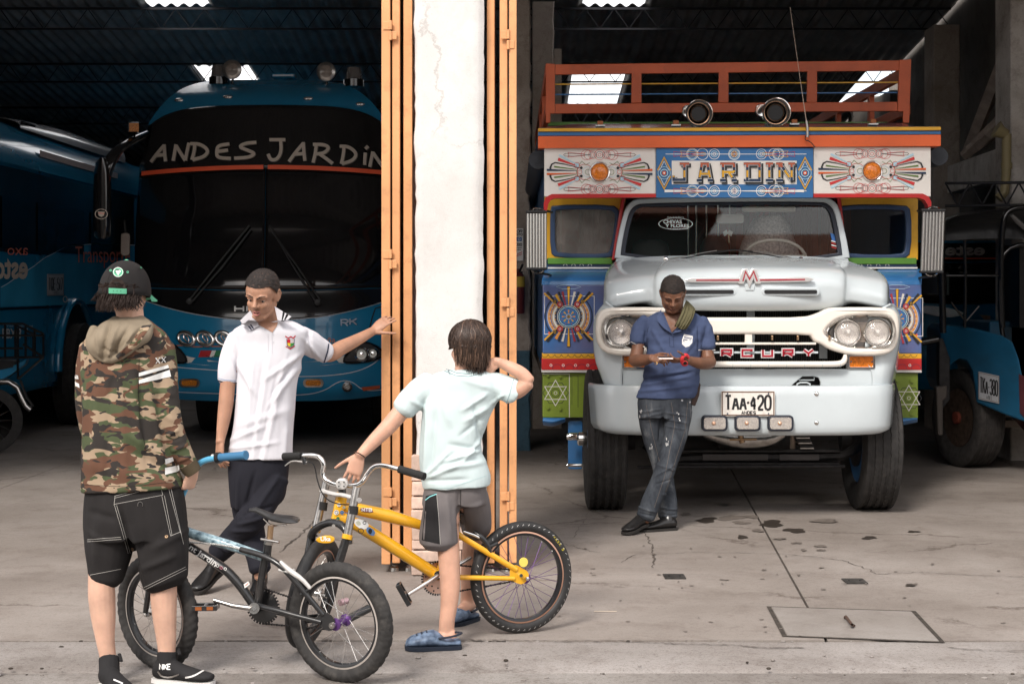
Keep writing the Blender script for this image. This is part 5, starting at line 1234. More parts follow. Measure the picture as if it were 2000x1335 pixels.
# ------------------------------------------------------------------ houses across the street (seen only in reflections)
def house(x0, x1, h, col, lab, n):
    m = mat('street_plaster_%d' % n, col, 0.85, var=0.15, vs=1.5, dirt=0.3, ds=2)
    t = thing('street_house', lab, 'house', ((x0+x1)/2, -9, 0)); g = G(); g.box(x0, x1, -14, -9, 0, h); obj('wall', g, m, t)
    g = G(); g.prism([V((x0-.3, -8.4, h)), V((x0-.3, -11.5, h+1.1)), V((x0-.3, -14.4, h))], (x1-x0+.6, 0, 0)); obj('roof', g, mat('clay_tiles', (0.30, 0.12, 0.07), 0.9, var=0.4, vs=4), t)
    k = int((x1-x0)/2.2)
    for i in range(k):
        xc = x0 + (x1-x0)*(i+0.5)/k
        for zb in ((0.0, 2.2) if i % 2 else (1.0, 2.2)), (3.4, 4.8):
            if zb[1] > h: continue
            g = G(); g.box(xc-.5, xc+.5, -8.98, -8.9, zb[0], zb[1]); w_ = obj('door' if zb[0] == 0 else 'window', g, mat('shutter_wood', (0.16, 0.06, 0.03), 0.6), t)
            g = G(); g.box(xc-.4, xc+.4, -8.89, -8.87, zb[0]+.15, zb[1]-.15); obj('pane', g, M_black, w_)
house(-16, -5.5, 5.6, (0.17, 0.14, 0.11), 'brown two storey house across the street with brown shutters', 1)
house(-5.5, 4, 6.2, (0.10, 0.13, 0.12), 'grey green house across the street with clay tile roof', 2)
house(4, 15, 5.2, (0.16, 0.15, 0.14), 'grey low house across the street right of the others', 3)

# ------------------------------------------------------------------ blue coach behind the left gate
b_blue = mat('coach_blue', (0.012, 0.19, 0.36), 0.22, coat=0.7, var=0.08, vs=3, rvar=0.05)
b_glass = mat('coach_glass', (0.006, 0.006, 0.007), 0.06, coat=0.6, spec=0.5)
b_black = mat('coach_black', (0.008, 0.008, 0.009), 0.16, coat=0.6)
b_red = mat('strip_red', (0.85, 0.12, 0.045), 0.5)
b_pin = mat('pinstripe', (0.62, 0.66, 0.70), 0.4)
b_let = mat('coach_letters', (0.55, 0.48, 0.41), 0.6)
CB = thing('coach', 'dark blue coach with black windscreen lettered ANDES JARDIN behind the gate', 'bus', (-2.4, 17, 0))
def lerp_tab(t, v):
    for (a, x), (b, y) in zip(t, t[1:]):
        if v <= b: u = max(0, (v-a)/(b-a)); u = u*u*(3-2*u)*0.3 + u*0.7; return x + (y-x)*u
    return t[-1][1]
HWT = [(155,230),(240,232),(330,249),(450,256),(600,258),(740,252),(784,236)]
YCT = [(150,18.4),(158,17.9),(170,17.62),(190,17.45),(215,17.38),(330,17.2),(450,17.05),(565,16.9),(622,16.82),(700,16.78),(760,16.82),(786,16.95)]
def SB(u, y, off=0.0):
    x = 518 + 6*(1-(y-155)/500) + u*lerp_tab(HWT, y); return P(x, y, lerp_tab(YCT, y) + 0.42*abs(u)**2.4 - off)
def SBX(x, y, off=0.0):
    u = (x-518-6*(1-(y-155)/500))/lerp_tab(HWT, y); return SB(u, y, off)
def patch(nm, u0, u1, top, bot, off, m, par, nu=36, nv=24, S=SB, th=0.0, **k):
    rows = [[S(u0+(u1-u0)*i/nu, top(u0+(u1-u0)*i/nu)*(1-j/nv)+bot(u0+(u1-u0)*i/nu)*j/nv, off) for i in range(nu+1)] for j in range(nv+1)]
    g = G(); g.grid(rows); o = obj(nm, g, m, par, smooth=60, **k)
    if th: s = o.modifiers.new('s', 'SOLIDIFY'); s.thickness = th; s.offset = -1
    return o
ctop = lambda u: 156 + 84*abs(u)**5
patch('front_body', -1, 1, ctop, lambda u: 783-14*abs(u)**4, 0, b_blue, CB, 48, 60)
gt = lambda u: 206 + 8*u*u + 34*abs(u)**6
patch('windscreen_header', -0.995, 0.995, gt, lambda u: 329 + 13*u*u, 0.016, b_black, CB, th=0.01)
for a, b in ((-0.995, -0.012), (-0.008, 0.995)):
    patch('windscreen', a, b, lambda u: 329.6 + 13*u*u, lambda u: 566 - 6*u*u, 0.012, b_glass, CB, th=0.01)
nb = lambda u: 624 - 46*abs(u)**2.2
patch('nose_panel', -0.995, 0.995, lambda u: 568-6*u*u, nb, 0.014, b_black, CB, th=0.01)
patch('nose_pinstripe', -0.98, 0.98, nb, lambda u: nb(u)+1.6, 0.010, b_pin, CB, nv=2)
for a, b in ((-0.985, -0.03), (0.005, 0.985)):
    patch('red_strip', a, b, lambda u: 322 + 13*u*u, lambda u: 330.5 + 13*u*u, 0.045, b_red, CB, nv=2)
# hand lettered name
def brush(ar, pls, x0, y0, sx, sy, w_, m):
    for pl in pls: ar.line(smooth2([(x0+a*sx, y0-b*sy) for a, b in pl], 2, False), w_, m)
BR = {'A': [[(-.15,-.05),(.35,.5),(.95,1.05)],[(.93,1.1),(.98,.5),(1.05,0)],[(.3,.38),(1.1,.45)]], 'N': [[(0,0),(.1,.5),(.2,1)],[(.2,.95),(.5,.5),(.85,.02)],[(.85,.02),(.95,.5),(1.1,1.1)]],
 'D': [[(.15,0),(.3,.5),(.35,1)],[(.05,1.02),(.7,1.0),(1.25,.6),(1.0,.2),(.2,.0)]], 'E': [[(1,1),(.2,.9),(.1,.5),(.15,.1),(1.1,.05)],[(.15,.5),(.9,.6)]],
 'S': [[(1.1,1),(.5,.95),(.15,.72),(.6,.52),(1.05,.3),(.7,.05),(-.1,.0)]], 'J': [[(-.0,1.15),(1.2,1.15)],[(.85,1.15),(.9,.5),(.6,.05),(.1,.0),(-.1,.35)]],
 'R': [[(.1,-.05),(.25,.5),(.3,1)],[(.1,1.0),(.8,1.0),(1.1,.8),(.8,.5),(.3,.45)],[(.5,.45),(.9,.2),(1.3,-.1)]], 'Í': [[(.2,0),(.3,.75)],[(.3,.98),(.7,1.15)]]}
ar = Art(lambda x, y, o: SBX(x, y, o), base=0.040)
def word(chars, xs, ybase, hs, m, w_, dx=0, dy=0):
    for c, (x, wd), yb, h in zip(chars, xs, ybase, hs): brush(ar, BR[c], x+dx, yb+dy, wd, h, w_, m)
W1 = ('ANDES', [(298,24),(338,28),(370,30),(420,28),(461,36)], [315,314,312,311,309], [30,32,31,30,31])
W2 = ('JARDÍN', [(526,26),(568,26),(608,32),(662,28),(709,14),(722,30)], [313,314,316,320,322,326], [35,33,34,34,32,30])
for W_ in (W1, W2): word(W_[0], W_[1], W_[2], W_[3], mat('letter_shadow', (0.12, 0.10, 0.085), 0.6), 7.6, 0.8, 1.0)
for W_ in (W1, W2): word(W_[0], W_[1], W_[2], W_[3], b_let, 6.2)
ar.done('name_lettering', CB)
ar = Art(SBX, base=0.04); ar.text('HINO', 459, 597.5, 528, 608, 3.2, M_white, gap=0.35); ar.done('maker_letters', CB)
# chrome script, flag, pin lines
for x in (364, 401, 437):
    g = G(); pts = [SBX(x+15*cos(t)-4*sin(t), 661-13*sin(t), 0.015) for t in [2*pi*k/24 for k in range(24)]]; g.tube(pts, 0.022, 8, closed=True); obj('chrome_script', g, M_chrome, CB, smooth=60)
    g = G(); pts = [SBX(x+4*cos(t)-3*sin(t), 660-7*sin(t), 0.015) for t in [2*pi*k/20 for k in range(20)]]; g.tube(pts, 0.009, 6, closed=True); obj('chrome_script', g, M_chrome, CB, smooth=60)
ar = Art(SBX, base=0.004)
ar.line([(345,674),(380,677),(430,676),(480,672)], 2.2, mat('copper_line', (0.45, 0.14, 0.07), 0.4))
ar.poly([(392,684),(414,684),(409,697),(387,697)], mat('flag_red', (0.40, 0.015, 0.02), 0.4)); ar.poly([(414,684),(422,684),(417,697),(409,697)], M_white); ar.poly([(422,684),(440,684),(436,697),(417,697)], mat('flag_green', (0.01, 0.2, 0.08), 0.4))
ar.line([(402,694),(412,698),(420,694),(430,697)], 1.2, M_black)
ar.font('ña', 640, 659, 655, 668, mat('script_orange', (0.55, 0.16, 0.05), 0.5))
ar.line(smooth2([(268,706),(330,716),(440,724),(520,732),(600,736),(680,730),(725,715),(752,690)], 2, False), 1.5, b_pin)
ar.line(smooth2([(275,752),(330,765),(420,768),(520,772),(600,771),(635,762),(655,748),(672,742),(690,746),(706,760),(725,763),(752,760)], 2, False), 1.5, b_pin)
ar.line([(747,598),(733,602),(727,620),(722,640)], 2.2, M_black)
ar.done('body_graphics', CB)
ar = Art(SBX, base=0.004); wh = mat('crescent_white', (0.72, 0.68, 0.62), 0.4)
for sg in (1, -1):
    f = lambda x: x if sg == 1 else 1036-x
    ar.poly([(f(362),694),(f(372),697),(f(420),705),(f(470),709),(f(518),710),(f(518),712.5),(f(460),714),(f(400),713),(f(362),708)], wh)
ar.done('white_crescent', CB)
for ch, x in (('R', 666), ('K', 683)):
    a = Art(SBX, base=0.012)
    for pl in STROKE[ch]: a.line([(x+13*u, 636-12*v+(x-666)*-0.12) for u, v in pl], 3.0, M_chrome)
    o = obj('model_letter', a.g, None, CB); s = o.modifiers.new('s', 'SOLIDIFY'); s.thickness = 0.01
for sg in (1, -1):
    f = lambda x: x if sg == 1 else 1036-x
    hp = [(318,668),(330,668),(350,680),(363,697),(365,708),(345,708),(322,706),(300,702),(288,694),(292,680)]
    g = G(); g.add([SBX(f(x), y, 0.018) for x, y in smooth2(hp, 1)], [tuple(range(len(hp)*2))]); hl = obj('headlight', g, mat('lamp_dark', (0.10, 0.10, 0.105), 0.15, 0.6), CB)
    for x, y, r in ((330, 692, 0.075), (308, 690, 0.06)):
        c = SBX(f(x), y, 0.03); g = G(); g.lathe([(r,0.0),(r*0.92,-0.012),(r*0.8,-0.006),(r*0.4,0.012),(r*0.3,-0.004),(0,-0.008)], c, (0.0,1,0), 24); obj('reflector', g, M_chrome, hl, smooth=50)
    g = G(); g.tube([SBX(f(x), y, 0.02) for x, y in smooth2(hp, 1)], 0.012, 6, closed=True); obj('headlight_rim', g, b_black, hl, smooth=60)
    x0 = f(350) if sg == 1 else f(444)
    x0 = 350 if sg == 1 else 592
    g = G(); 
    rr_ = rrect(x0, 739, x0+40, 756, 8); g.add([SBX(x, y, 0.016) for x, y in rr_], [tuple(range(len(rr_)))]); am = obj('side_marker', g, M_steelw, CB); g = G()
    rr_ = rrect(x0+5, 742, x0+35, 753, 5); g.prism([SBX(x, y, 0.018) for x, y in rr_], (0, -0.01, 0)); obj('marker_lens', g, mat('amber_led', (0.55, 0.19, 0.02), 0.35, var=0.7, vs=90), am)
    c = SBX(678 if sg == 1 else 358, 755 if sg == 1 else 800, 0.02)
    if sg == 1:
        g = G(); g.lathe([(0.05,0.02),(0.052,0),(0.042,-0.004)], c, (0,1,0), 20); fg = obj('fog_lamp', g, b_black, CB, smooth=50); g = G(); g.lathe([(0,-0.006),(0.03,-0.004),(0.042,0.0)], c, (0,1,0), 20); obj('lens', g, c_lens, fg, smooth=60)
        g = G(); g.prism([SBX(x, y, 0.012) for x, y in ((706,756),(742,752),(742,758),(710,763))], (0,-0.008,0)); obj('reflector_strip', g, mat('reflector_orange', (0.50, 0.10, 0.04), 0.3), CB)
# wipers
for q, q2 in ((((368,588),(430,510),(487,440)), ((374,590),(435,520),(490,448))), (((618,590),(570,515),(527,440)), ((626,586),(575,512),(532,452)))):
    for qq in (q, q2):
        g = G(); g.tube([SBX(x, y, 0.06) for x, y in qq], 0.010, 6); wi_ = obj('wiper_arm', g, M_black, CB, smooth=50)
    g = G(); g.lathe([(0.035,0),(0.03,0.05),(0,0.055)], SBX(q[0][0]+3, q[0][1], 0.02), (0,-1,0), 12); obj('wiper_pivot', g, M_black, wi_, smooth=50)
for y in (520, 528, 536, 545, 553): 
    g = G(); g.tube([SBX(400+ (y-520)*-0.6, y, 0.016), SBX(518, y+2, 0.016), SBX(640+(y-520)*.6, y, 0.016)], 0.003, 5); obj('glass_line', g, mat('dot_line', (0.035,0.035,0.035), 0.4), CB)
# roof shell behind, skirts, wheels
a, b = SB(-1, 450).x, SB(1, 450).x
g = G(); rows = []
for Y, dz in ((18.3, 0), (18.6, 0.04), (19.5, 0.08), (28, 0.08)):
    rows.append([V((a+(b-a)*k/16*1.0, Y, 3.30 + dz + 0.36*(1-abs(k/8-1)**4))) for k in range(17)])
g.grid(rows); obj('roof_shell', g, b_blue, CB, smooth=60)
g = G(); g.box(a+0.04, b-0.04, 17.95, 28, 0.6, 3.28); obj('body_sides', g, b_blue, CB)
for x in (-3.38, -1.42):
    w_ = obj('wheel', tire_geo(0.50, 0.28, (x, 19.4, 0.5), (1,0,0), n=40), M_rubber, CB, smooth=30)
    g = G(); g.lathe([(0.31,-0.1),(0.31,0.05),(0.1,0.05),(0.1,0.1),(0,0.1)], (x, 19.4, 0.5), (1,0,0), 20); obj('rim', g, M_steelw, w_, smooth=40)
# lamps on the roof front
for x, y, r in ((350,196,4.2),(445,190,4.2),(602,193,4.2),(703,204,4.2)):
    c = SBX(x, y, 0.012); g = G(); g.ball(c, (0.052, 0.02, 0.022), 14, 8); mk = obj('marker_light', g, M_chrome, CB, smooth=180); g = G(); g.ball(c+V((0,-0.015,0)), (0.016,0.01,0.014), 10, 6); obj('lens', g, c_bulb, mk, smooth=180)
for x, y in ((453,136),(637,140)):
    c = P(x, y, 17.75); g = G(); g.lathe([(0,0.09),(0.06,0.09),(0.098,0.03),(0.102,0.0),(0.094,-0.008)], c, (0,1,0), 28); rl = obj('roof_spotlight', g, M_steelw, CB, smooth=50)
    g = G(); g.lathe([(0,-0.016),(0.05,-0.012),(0.093,0.0)], c, (0,1,0), 28); obj('lens', g, mat('spot_lens', (0.28, 0.24, 0.21), 0.12, coat=0.5), rl, smooth=60)
    g = G(); g.tube([c+V((0,0.05,-0.09)), c+V((0,0.06,-0.16))], 0.012, 6); obj('bracket', g, b_black, rl)
for x, y0 in ((428, 160), (691, 164)):
    c = P(x, y0, 17.9); g = G(); g.lathe([(0.10,0),(0.095,0.05),(0.085,0.055),(0.07,0.17),(0.03,0.18),(0,0.18)], c, (0,0,1), 20); bc = obj('beacon', g, mat('beacon_dome', (0.35, 0.33, 0.32), 0.1, trans=0.6), CB, smooth=50)
    g = G(); g.lathe([(0.105,-0.03),(0.105,0.045),(0.08,0.05),(0,0.05)], c, (0,0,1), 20); obj('beacon_base', g, b_black, bc, smooth=50)
g = G(); g.obox(P(558, 152, 18.4), (0.13,0,0), (0,0.2,0), (0,0,0.03)); obj('roof_hatch', g, b_blue, CB, bevel=0.02)
# mirror arm on the left
g = G(); g.tube([P(285,262,17.3), P(262,272,17.0), P(232,290,16.7), P(212,318,16.6), P(203,350,16.6)], [0.05,0.055,0.06,0.075,0.07], 12, smooth=2, flat=0.7); ma = obj('mirror_arm', g, b_black, CB, smooth=60)
g = G(); g.loft([[P(200+ (w_*cos(t)), y, 16.6+0.09*sin(t)) for t in [2*pi*k/20 for k in range(20)]] for y, w_ in ((308,6),(316,13),(340,17),(400,18),(440,18),(460,17),(466,10))]); obj('mirror_housing', g, b_black, ma, smooth=60)
ar = Art(planeM(16.50)); ar.ring(198, 418, 12, 1.6, b_let, 24, sq=0.8); ar.poly([(191,413),(205,413),(203,421),(198,424),(193,421)], b_let); ar.line([(192,416),(204,417)], 1.2, b_red); ar.done('oval_sticker', ma)
g = G(); g.tube([P(243,430,16.9), P(246,458,16.9)], 0.012, 6); g.v; obj('lower_arm', g, b_black, ma)
g = G(); shape_at(g, [rrect(237, 456, 252, 498, 5)], 16.85, 0.03, 0.006); obj('lower_mirror', g, mat('taupe_plastic', (0.16, 0.13, 0.11), 0.45), ma, smooth=50)
g = G(); g.obox(P(262, 249, 17.0), (0.055,0,0), (0,0.03,0), (0,0,0.05)); fl = obj('amber_flasher', g, b_black, CB, bevel=0.008); g = G(); g.obox(P(262, 249, 16.96), (0.046,0,0), (0,0.004,0), (0,0,0.042)); obj('lens', g, MATS['amber_led'], fl)
g = G(); g.tube([P(263,260,17.0), P(263,275,17.05)], 0.012, 6); obj('flasher_stem', g, b_black, fl)

# ------------------------------------------------------------------ second coach, seen along its side at far left
XL = -5.2
def TS(x, y, off=0.0):
    Y = XL*F/(x-1000.0); p = P(x, y, Y); p.x += off; return p
LB = thing('coach', 'blue coach parked at far left, seen along its side with plate TQE-517', 'bus', (-6.3, 22, 0))
def tpatch(nm, x0, x1, top, bot, off, m, nu=16, nv=4, par=None, **k):
    return patch(nm, x0, x1, top, bot, off, m, par or LB, nu, nv, TS, **k)
HZ = lambda z: (lambda x: 568 + (HC-z)*F/(XL*F/(x-1000.0)))
g = G(); g.box(XL-2.5, XL-0.03, 16.6, 29.0, 0.5, 3.05); obj('body', g, b_blue, LB)
g = G(); rows = []
for Y in (16.5, 20, 24, 29): rows.append([V((XL-0.0+dx, Y, z)) for dx, z in ((0,2.9),(-0.01,3.05),(-0.06,3.2),(-0.16,3.33),(-0.32,3.41),(-0.6,3.46),(-1.25,3.5),(-2.5,3.3))])
g.grid(rows); obj('roof', g, b_blue, LB, smooth=60)
tpatch('window_band', -60, 262, HZ(2.86), HZ(1.98), 0.0, b_black, 24)
for a, b in ((2, 52), (72, 162), (176, 240)): tpatch('side_window', a, b, HZ(2.55), HZ(2.02), 0.012, b_glass, 8)
tpatch('side_panel', -60, 262, HZ(1.975), HZ(0.55), 0.0, b_blue, 24)
l_blue = mat('coach_light_blue', (0.05, 0.36, 0.60), 0.25, coat=0.6, var=0.3, vs=1.5)
wave = lambda x: 600 if x < -40 else lerp_tab([(-40,600),(0,560),(55,525),(90,500),(130,480),(180,476),(262,478)], x)
tpatch('light_wave', 0, 262, wave, lambda x: HZ(1.42)(x), 0.006, l_blue, 24)
tpatch('wave_pinstripe', 0, 262, wave, lambda x: wave(x)+1.4, 0.012, b_pin, 24, 2)
tpatch('belt_line', -60, 262, HZ(1.41), HZ(1.385), 0.01, b_black, 24, 2)
tpatch('roof_stripe', 78, 230, lambda x: HZ(3.13)(x), lambda x: HZ(3.06)(x), -0.0, mat('stripe_pink', (0.45, 0.36, 0.34), 0.4), 10, 2)
g = G(); ro = []
for x, h in ((62,0.02),(80,0.05),(110,0.07),(150,0.10),(200,0.10),(262,0.10)):
    Y = XL*F/(x-1000.0); ro.append([V((XL-0.12, Y, 3.34)), V((XL-0.14, Y, 3.37+h)), V((XL-0.3, Y, 3.43+h)), V((XL-0.9, Y, 3.48+h))])
g.grid(dense(ro, 6, 10)); obj('roof_fairing', g, mat('fairing_white', (0.42, 0.41, 0.42), 0.22, coat=0.6), LB, smooth=60)
for x in (70, 78, 86): g = G(); p = TS(x, 246); g.obox(V((XL-0.14, p.y, 3.40)), (0.01,0,0), (0,0.10,0.0), (0,0.06,0.03)); obj('fairing_louvre', g, b_black, LB)
a = Art(TS, base=0.014); tp = mat('letter_rust', (0.62, 0.15, 0.09), 0.5); cw = b_let
a.font('Transporte', 145, 481, 252, 523, tp); a.flush('side_lettering', LB); a.font('esto', -14, 504, 52, 545, cw, 0.03, flip=True); a.flush('window_reflection', LB); a.font('axo', 12, 484, 52, 498, tp, flip=True); a.flush('small_reflection', LB)  # flipped words: another bus's lettering reflected in the door glass, painted on
a.font('PBX:3 7', 2, 641, 52, 661, mat('pbx_grey', (0.42, 0.45, 0.48), 0.5), 0.02); a.flush('phone_lettering', LB); a.font('Transportes', 4, 634, 62, 639, MATS['pbx_grey']); a.flush('operator_lettering', LB)
a.ring(125, 584, 4, 1.6, MATS['pbx_grey'], 14, sq=1.4); a.done('round_badge', LB)
plate('side_plate', LB, 90, 535, 122, 577, 0, 'TQE-517', 'ANDES', M=lambda x, y, o: TS(x, y, 0.012+o), th=0.004, tw=1.8, m=mat('plate_grey', (0.45, 0.46, 0.48), 0.5))
wc = V((XL+0.02, 20.25, 0.60)); g = G()
pts = [V((XL+0.03, 20.25+0.80*cos(t), 0.66+0.80*sin(t))) for t in [pi*k/20 for k in range(21)]]
g.tube(pts, 0.045, 8); obj('wheel_arch', g, b_blue, LB, smooth=60)
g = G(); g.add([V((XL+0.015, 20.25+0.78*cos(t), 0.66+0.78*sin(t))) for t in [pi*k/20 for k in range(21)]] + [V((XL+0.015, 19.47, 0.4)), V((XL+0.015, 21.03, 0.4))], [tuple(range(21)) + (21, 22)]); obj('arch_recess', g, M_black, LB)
w_ = obj('wheel', tire_geo(0.60, 0.28, wc+V((0.0,0,0.0)), (1,0,0), n=40), M_rubber, LB, smooth=30)
g = G(); g.lathe([(0.36,0.10),(0.34,0.13),(0.30,0.05),(0.16,0.07),(0.14,0.15),(0.06,0.2),(0,0.2)], wc, (1,0,0), 24); obj('rim', g, M_chrome, w_, smooth=50)
for k in range(10):
    t = 2*pi*k/10; g = G(); g.lathe([(0.022,0.06),(0.02,0.24),(0,0.26)], wc+V((0,0.22*cos(t),0.22*sin(t))), (1,0,0), 8); obj('wheel_nut', g, M_chrome, w_, smooth=40)
g = G(); g.lathe([(0.05,0.2),(0.05,0.26),(0,0.27)], wc, (1,0,0), 12); obj('hub_cap', g, b_red, w_, smooth=40)

# ------------------------------------------------------------------ cargo motorcycle in the dark at far left
MC = thing('cargo_motorcycle', 'dark motorcycle with a wire cargo rack at the far left edge', 'motorcycle', (-4.9, 16.6, 0))
YM = 16.6
w_ = obj('wheel', tire_geo(0.32, 0.11, P(-22, 0, YM) * V((1,1,0)) if False else V((P(-22,0,YM).x, YM, 0.32)), (0.25,-1,0), n=40, inner=0.78), M_rubber, MC, smooth=30)
g = G(); c = V((P(-22,0,YM).x, YM, 0.32)); g.lathe([(0.255,-0.03),(0.245,0),(0.255,0.03)], c, (0.25,-1,0), 32, cap=False); g.lathe([(0,-.06),(0.05,-.06),(0.05,.06),(0,.06)], c, (0.25,-1,0), 14); obj('rim', g, M_steelw, w_, smooth=50)
for k in range(14):
    t = 2*pi*k/14; u = V((cos(t)*0.97, cos(t)*0.24, sin(t))); g = G(); g.tube([c, c+u*0.25], 0.003, 4); obj('spoke', g, M_steelw, w_)
lines = [((-20,632),(45,632)),((-20,655),(85,655)),((45,632),(85,652)),((-20,700),(80,697)),((85,652),(85,697)),((30,632),(30,700)),((50,634),(50,700)),((68,643),(68,697)),((45,672),(85,697)),((-20,680),(45,680)),((10,632),(10,700)),((85,697),(35,740)),((35,640),(35,740))]
for p, q in lines: g = G(); g.tube([P(*p, YM-0.2), P(*q, YM-0.2)], 0.012, 5); obj('rack_bar', g, b_black, MC)
for p, q in lines[:5]: g = G(); g.tube([P(p[0]-20, p[1], YM+0.3), P(q[0]-20, q[1], YM+0.3)], 0.012, 5); obj('rack_bar', g, b_black, MC)
g = G(); g.prism([P(x, y, YM) for x, y in ((-30,730),(30,712),(52,700),(48,712),(20,732),(-30,760))], (0, 0.12, 0)); obj('side_cover', g, b_blue, MC, bevel=0.01)
g = G(); g.tube([P(-20,745,YM), P(30,745,YM), P(48,790,YM), P(60,800,YM)], 0.03, 8, smooth=1); obj('exhaust', g, M_steelw, MC, smooth=50)
g = G(); g.tube([P(40,742,YM), P(52,775,YM), P(65,793,YM)], 0.014, 6); obj('kick_stand', g, c_under, MC)
g = G(); g.prism([P(x, y, YM) for x, y in ((-40,700),(28,704),(34,722),(-40,735))], (0, 0.22, 0)); obj('saddle', g, M_black, MC, bevel=0.03)

# ------------------------------------------------------------------ jeep at right
JP = thing('jeep', 'blue open jeep with black canvas top and side plate TKA-380 at right', 'jeep', (4.3, 15.6, 0))
j_blue = mat('jeep_blue', (0.014, 0.105, 0.20), 0.35, coat=0.3, var=0.25, vs=3, dirt=0.3, ds=4, dirtcol=(0.02, 0.03, 0.04))
j_canvas = mat('black_canvas', (0.016, 0.016, 0.017), 0.45, bump=0.6, bs=6, bdist=0.03)
YJ = 15.0
jy = lambda x: YJ + (1900-x)*0.0045
JM = lambda x, y, o=0.0: P(x, y, jy(x)-o)
body = [(1836,645),(1846,634),(1900,640),(1958,655),(1978,668),(1990,700),(1998,740),(2020,830),(1960,808),(1908,786),(1905,755),(1899,722),(1888,704),(1872,700),(1858,712),(1848,745),(1843,770),(1834,745)]
g = G(); n = len(body); A = [JM(x, y) for x, y in body]; B = [p + V((0.15, 1.1, 0)) for p in A]; g.add(A+B, [tuple(range(n)), tuple(range(2*n-1, n-1, -1))] + [(k, n+k, n+(k+1) % n, (k+1) % n) for k in range(n)])
obj('body_side', g, j_blue, JP, bevel=0.015)
g = G(); q = [(1990,730),(2060,760),(2060,880),(1992,806)]; g.prism([JM(x, y, 0.01) for x, y in q], (0.1, 0.9, 0)); obj('maroon_panel', g, mat('maroon', (0.10, 0.03, 0.035), 0.4, var=0.4, vs=5), JP)
g = G(); g.box(4.45, 5.48, 15.9, 16.8, 0.55, 1.3); obj('rear_tub', g, j_blue, JP, bevel=0.02)
wc = V((P(1893,0,15.35).x, 15.4, 0.44)); ax = V((-0.965, -0.26, 0))
w_ = obj('wheel', tire_geo(0.44, 0.27, wc, ax, grooves=4, n=56, inner=0.60), mat('old_rubber', (0.045, 0.040, 0.037), 0.85, var=0.4, vs=20, bump=0.5, bs=90), JP, smooth=30)
g = G(); g.lathe([(0.262,0.10),(0.25,0.075),(0.21,0.0),(0.2,0.015),(0.11,0.02),(0.10,0.08),(0.05,0.10),(0,0.10)], wc, ax, 28); obj('rim', g, mat('rust_rim', (0.11, 0.075, 0.055), 0.6, 0.4, var=0.5, vs=20), w_, smooth=40)
u_ = ax.orthogonal().normalized(); v_ = ax.cross(u_)
for k in range(6):
    t = 2*pi*k/6; g = G(); g.lathe([(0.016,0.01),(0.014,0.07),(0,0.07)], wc + u_*0.09*cos(t) + v_*0.09*sin(t), ax, 7); obj('wheel_nut', g, M_steelw, w_)
g = G(); g.lathe([(0.06,0.05),(0.055,0.13),(0.02,0.14),(0,0.14)], wc, ax, 14); obj('hub', g, mat('rust_red', (0.22, 0.05, 0.03), 0.6, 0.3), w_, smooth=40)
plate('side_plate', JP, 1911, 725, 1951.5, 779, 0, 'TKA-380', 'ANDES', M=lambda x, y, o: JM(x, y + (x-1911)*0.22, 0.012+o), th=0.006, tw=2.4, m=MATS['plate_grey'])
# canvas top with its frame
g = G(); top = [(1846,432),(1870,422),(1915,416),(1962,408),(2040,402)]; bot = [(1848,470),(1870,468),(1915,466),(1962,466),(2040,468)]
rows = [[P(x, y+0, 15.2+0.2) for x, y in top], [P(x, (y+yb)/2, 15.1) for (x, y), (_, yb) in zip(top, bot)], [P(x, y, 15.05) for x, y in bot]]
g.grid(dense(rows, 12, 8)); g.grid([[P(x, y-1, 15.4) for x, y in top], [P(x, y-6, 18.2) for x, y in top]]); obj('canvas_top', g, j_canvas, JP, smooth=60)
for pts, r in (([(1958,640),(1955,560),(1957,440),(1966,412),(1990,404),(2040,402)], 0.026), ([(1884,640),(1886,560),(1884,470)], 0.016), ([(1842,650),(1840,560),(1838,470)], 0.03), ([(1848,538),(1955,538)], 0.012), ([(1886,628),(1858,590)], 0.009), ([(1886,628),(1912,598)], 0.009),
               ([(1968,700),(1955,640),(1952,560),(1958,480),(2040,476)], 0.022), ([(1975,670),(1990,740),(2010,780)], 0.012), ([(1800,668),(1832,662)], 0.03)):
    g = G(); g.tube([P(x, y, 15.0) for x, y in pts], r, 8, smooth=2 if len(pts) > 2 else 0); obj('canopy_frame', g, b_black, JP, smooth=60)
g = G(); g.tube([P(x, y, 14.98) for x, y in ((1975,420),(1990,436),(2030,470))], [0.05,0.07,0.05], 8, smooth=1, flat=0.3); obj('canvas_fold', g, mat('clear_vinyl', (0.30, 0.29, 0.28), 0.2, coat=0.5), JP, smooth=60)
g = G(); g.prism([P(x, y, 15.1) for x, y in ((1834,660),(1842,660),(1856,700),(1856,780),(1840,800),(1834,740))], (0, 0.1, 0)); obj('side_step', g, c_under, JP, bevel=0.01)
g = G(); g.prism([P(x, y, 15.0) for x, y in ((1828,756),(1850,752),(1850,776),(1842,782),(1842,850),(1832,850))], (0, 0.1, 0)); obj('bumper_horn', g, mat('dusty_iron', (0.10, 0.085, 0.075), 0.6, 0.3), JP, bevel=0.012)
g = G(); g.box(P(1960,0,15.3).x, 5.6, 15.3, 16.0, 0.36, 0.42); obj('tail_board', g, MATS['old_wood'], JP)
g = G(); g.box(4.55, 5.4, 15.3, 15.8, 1.25, 2.0); obj('cabin_dark', g, b_black, JP)
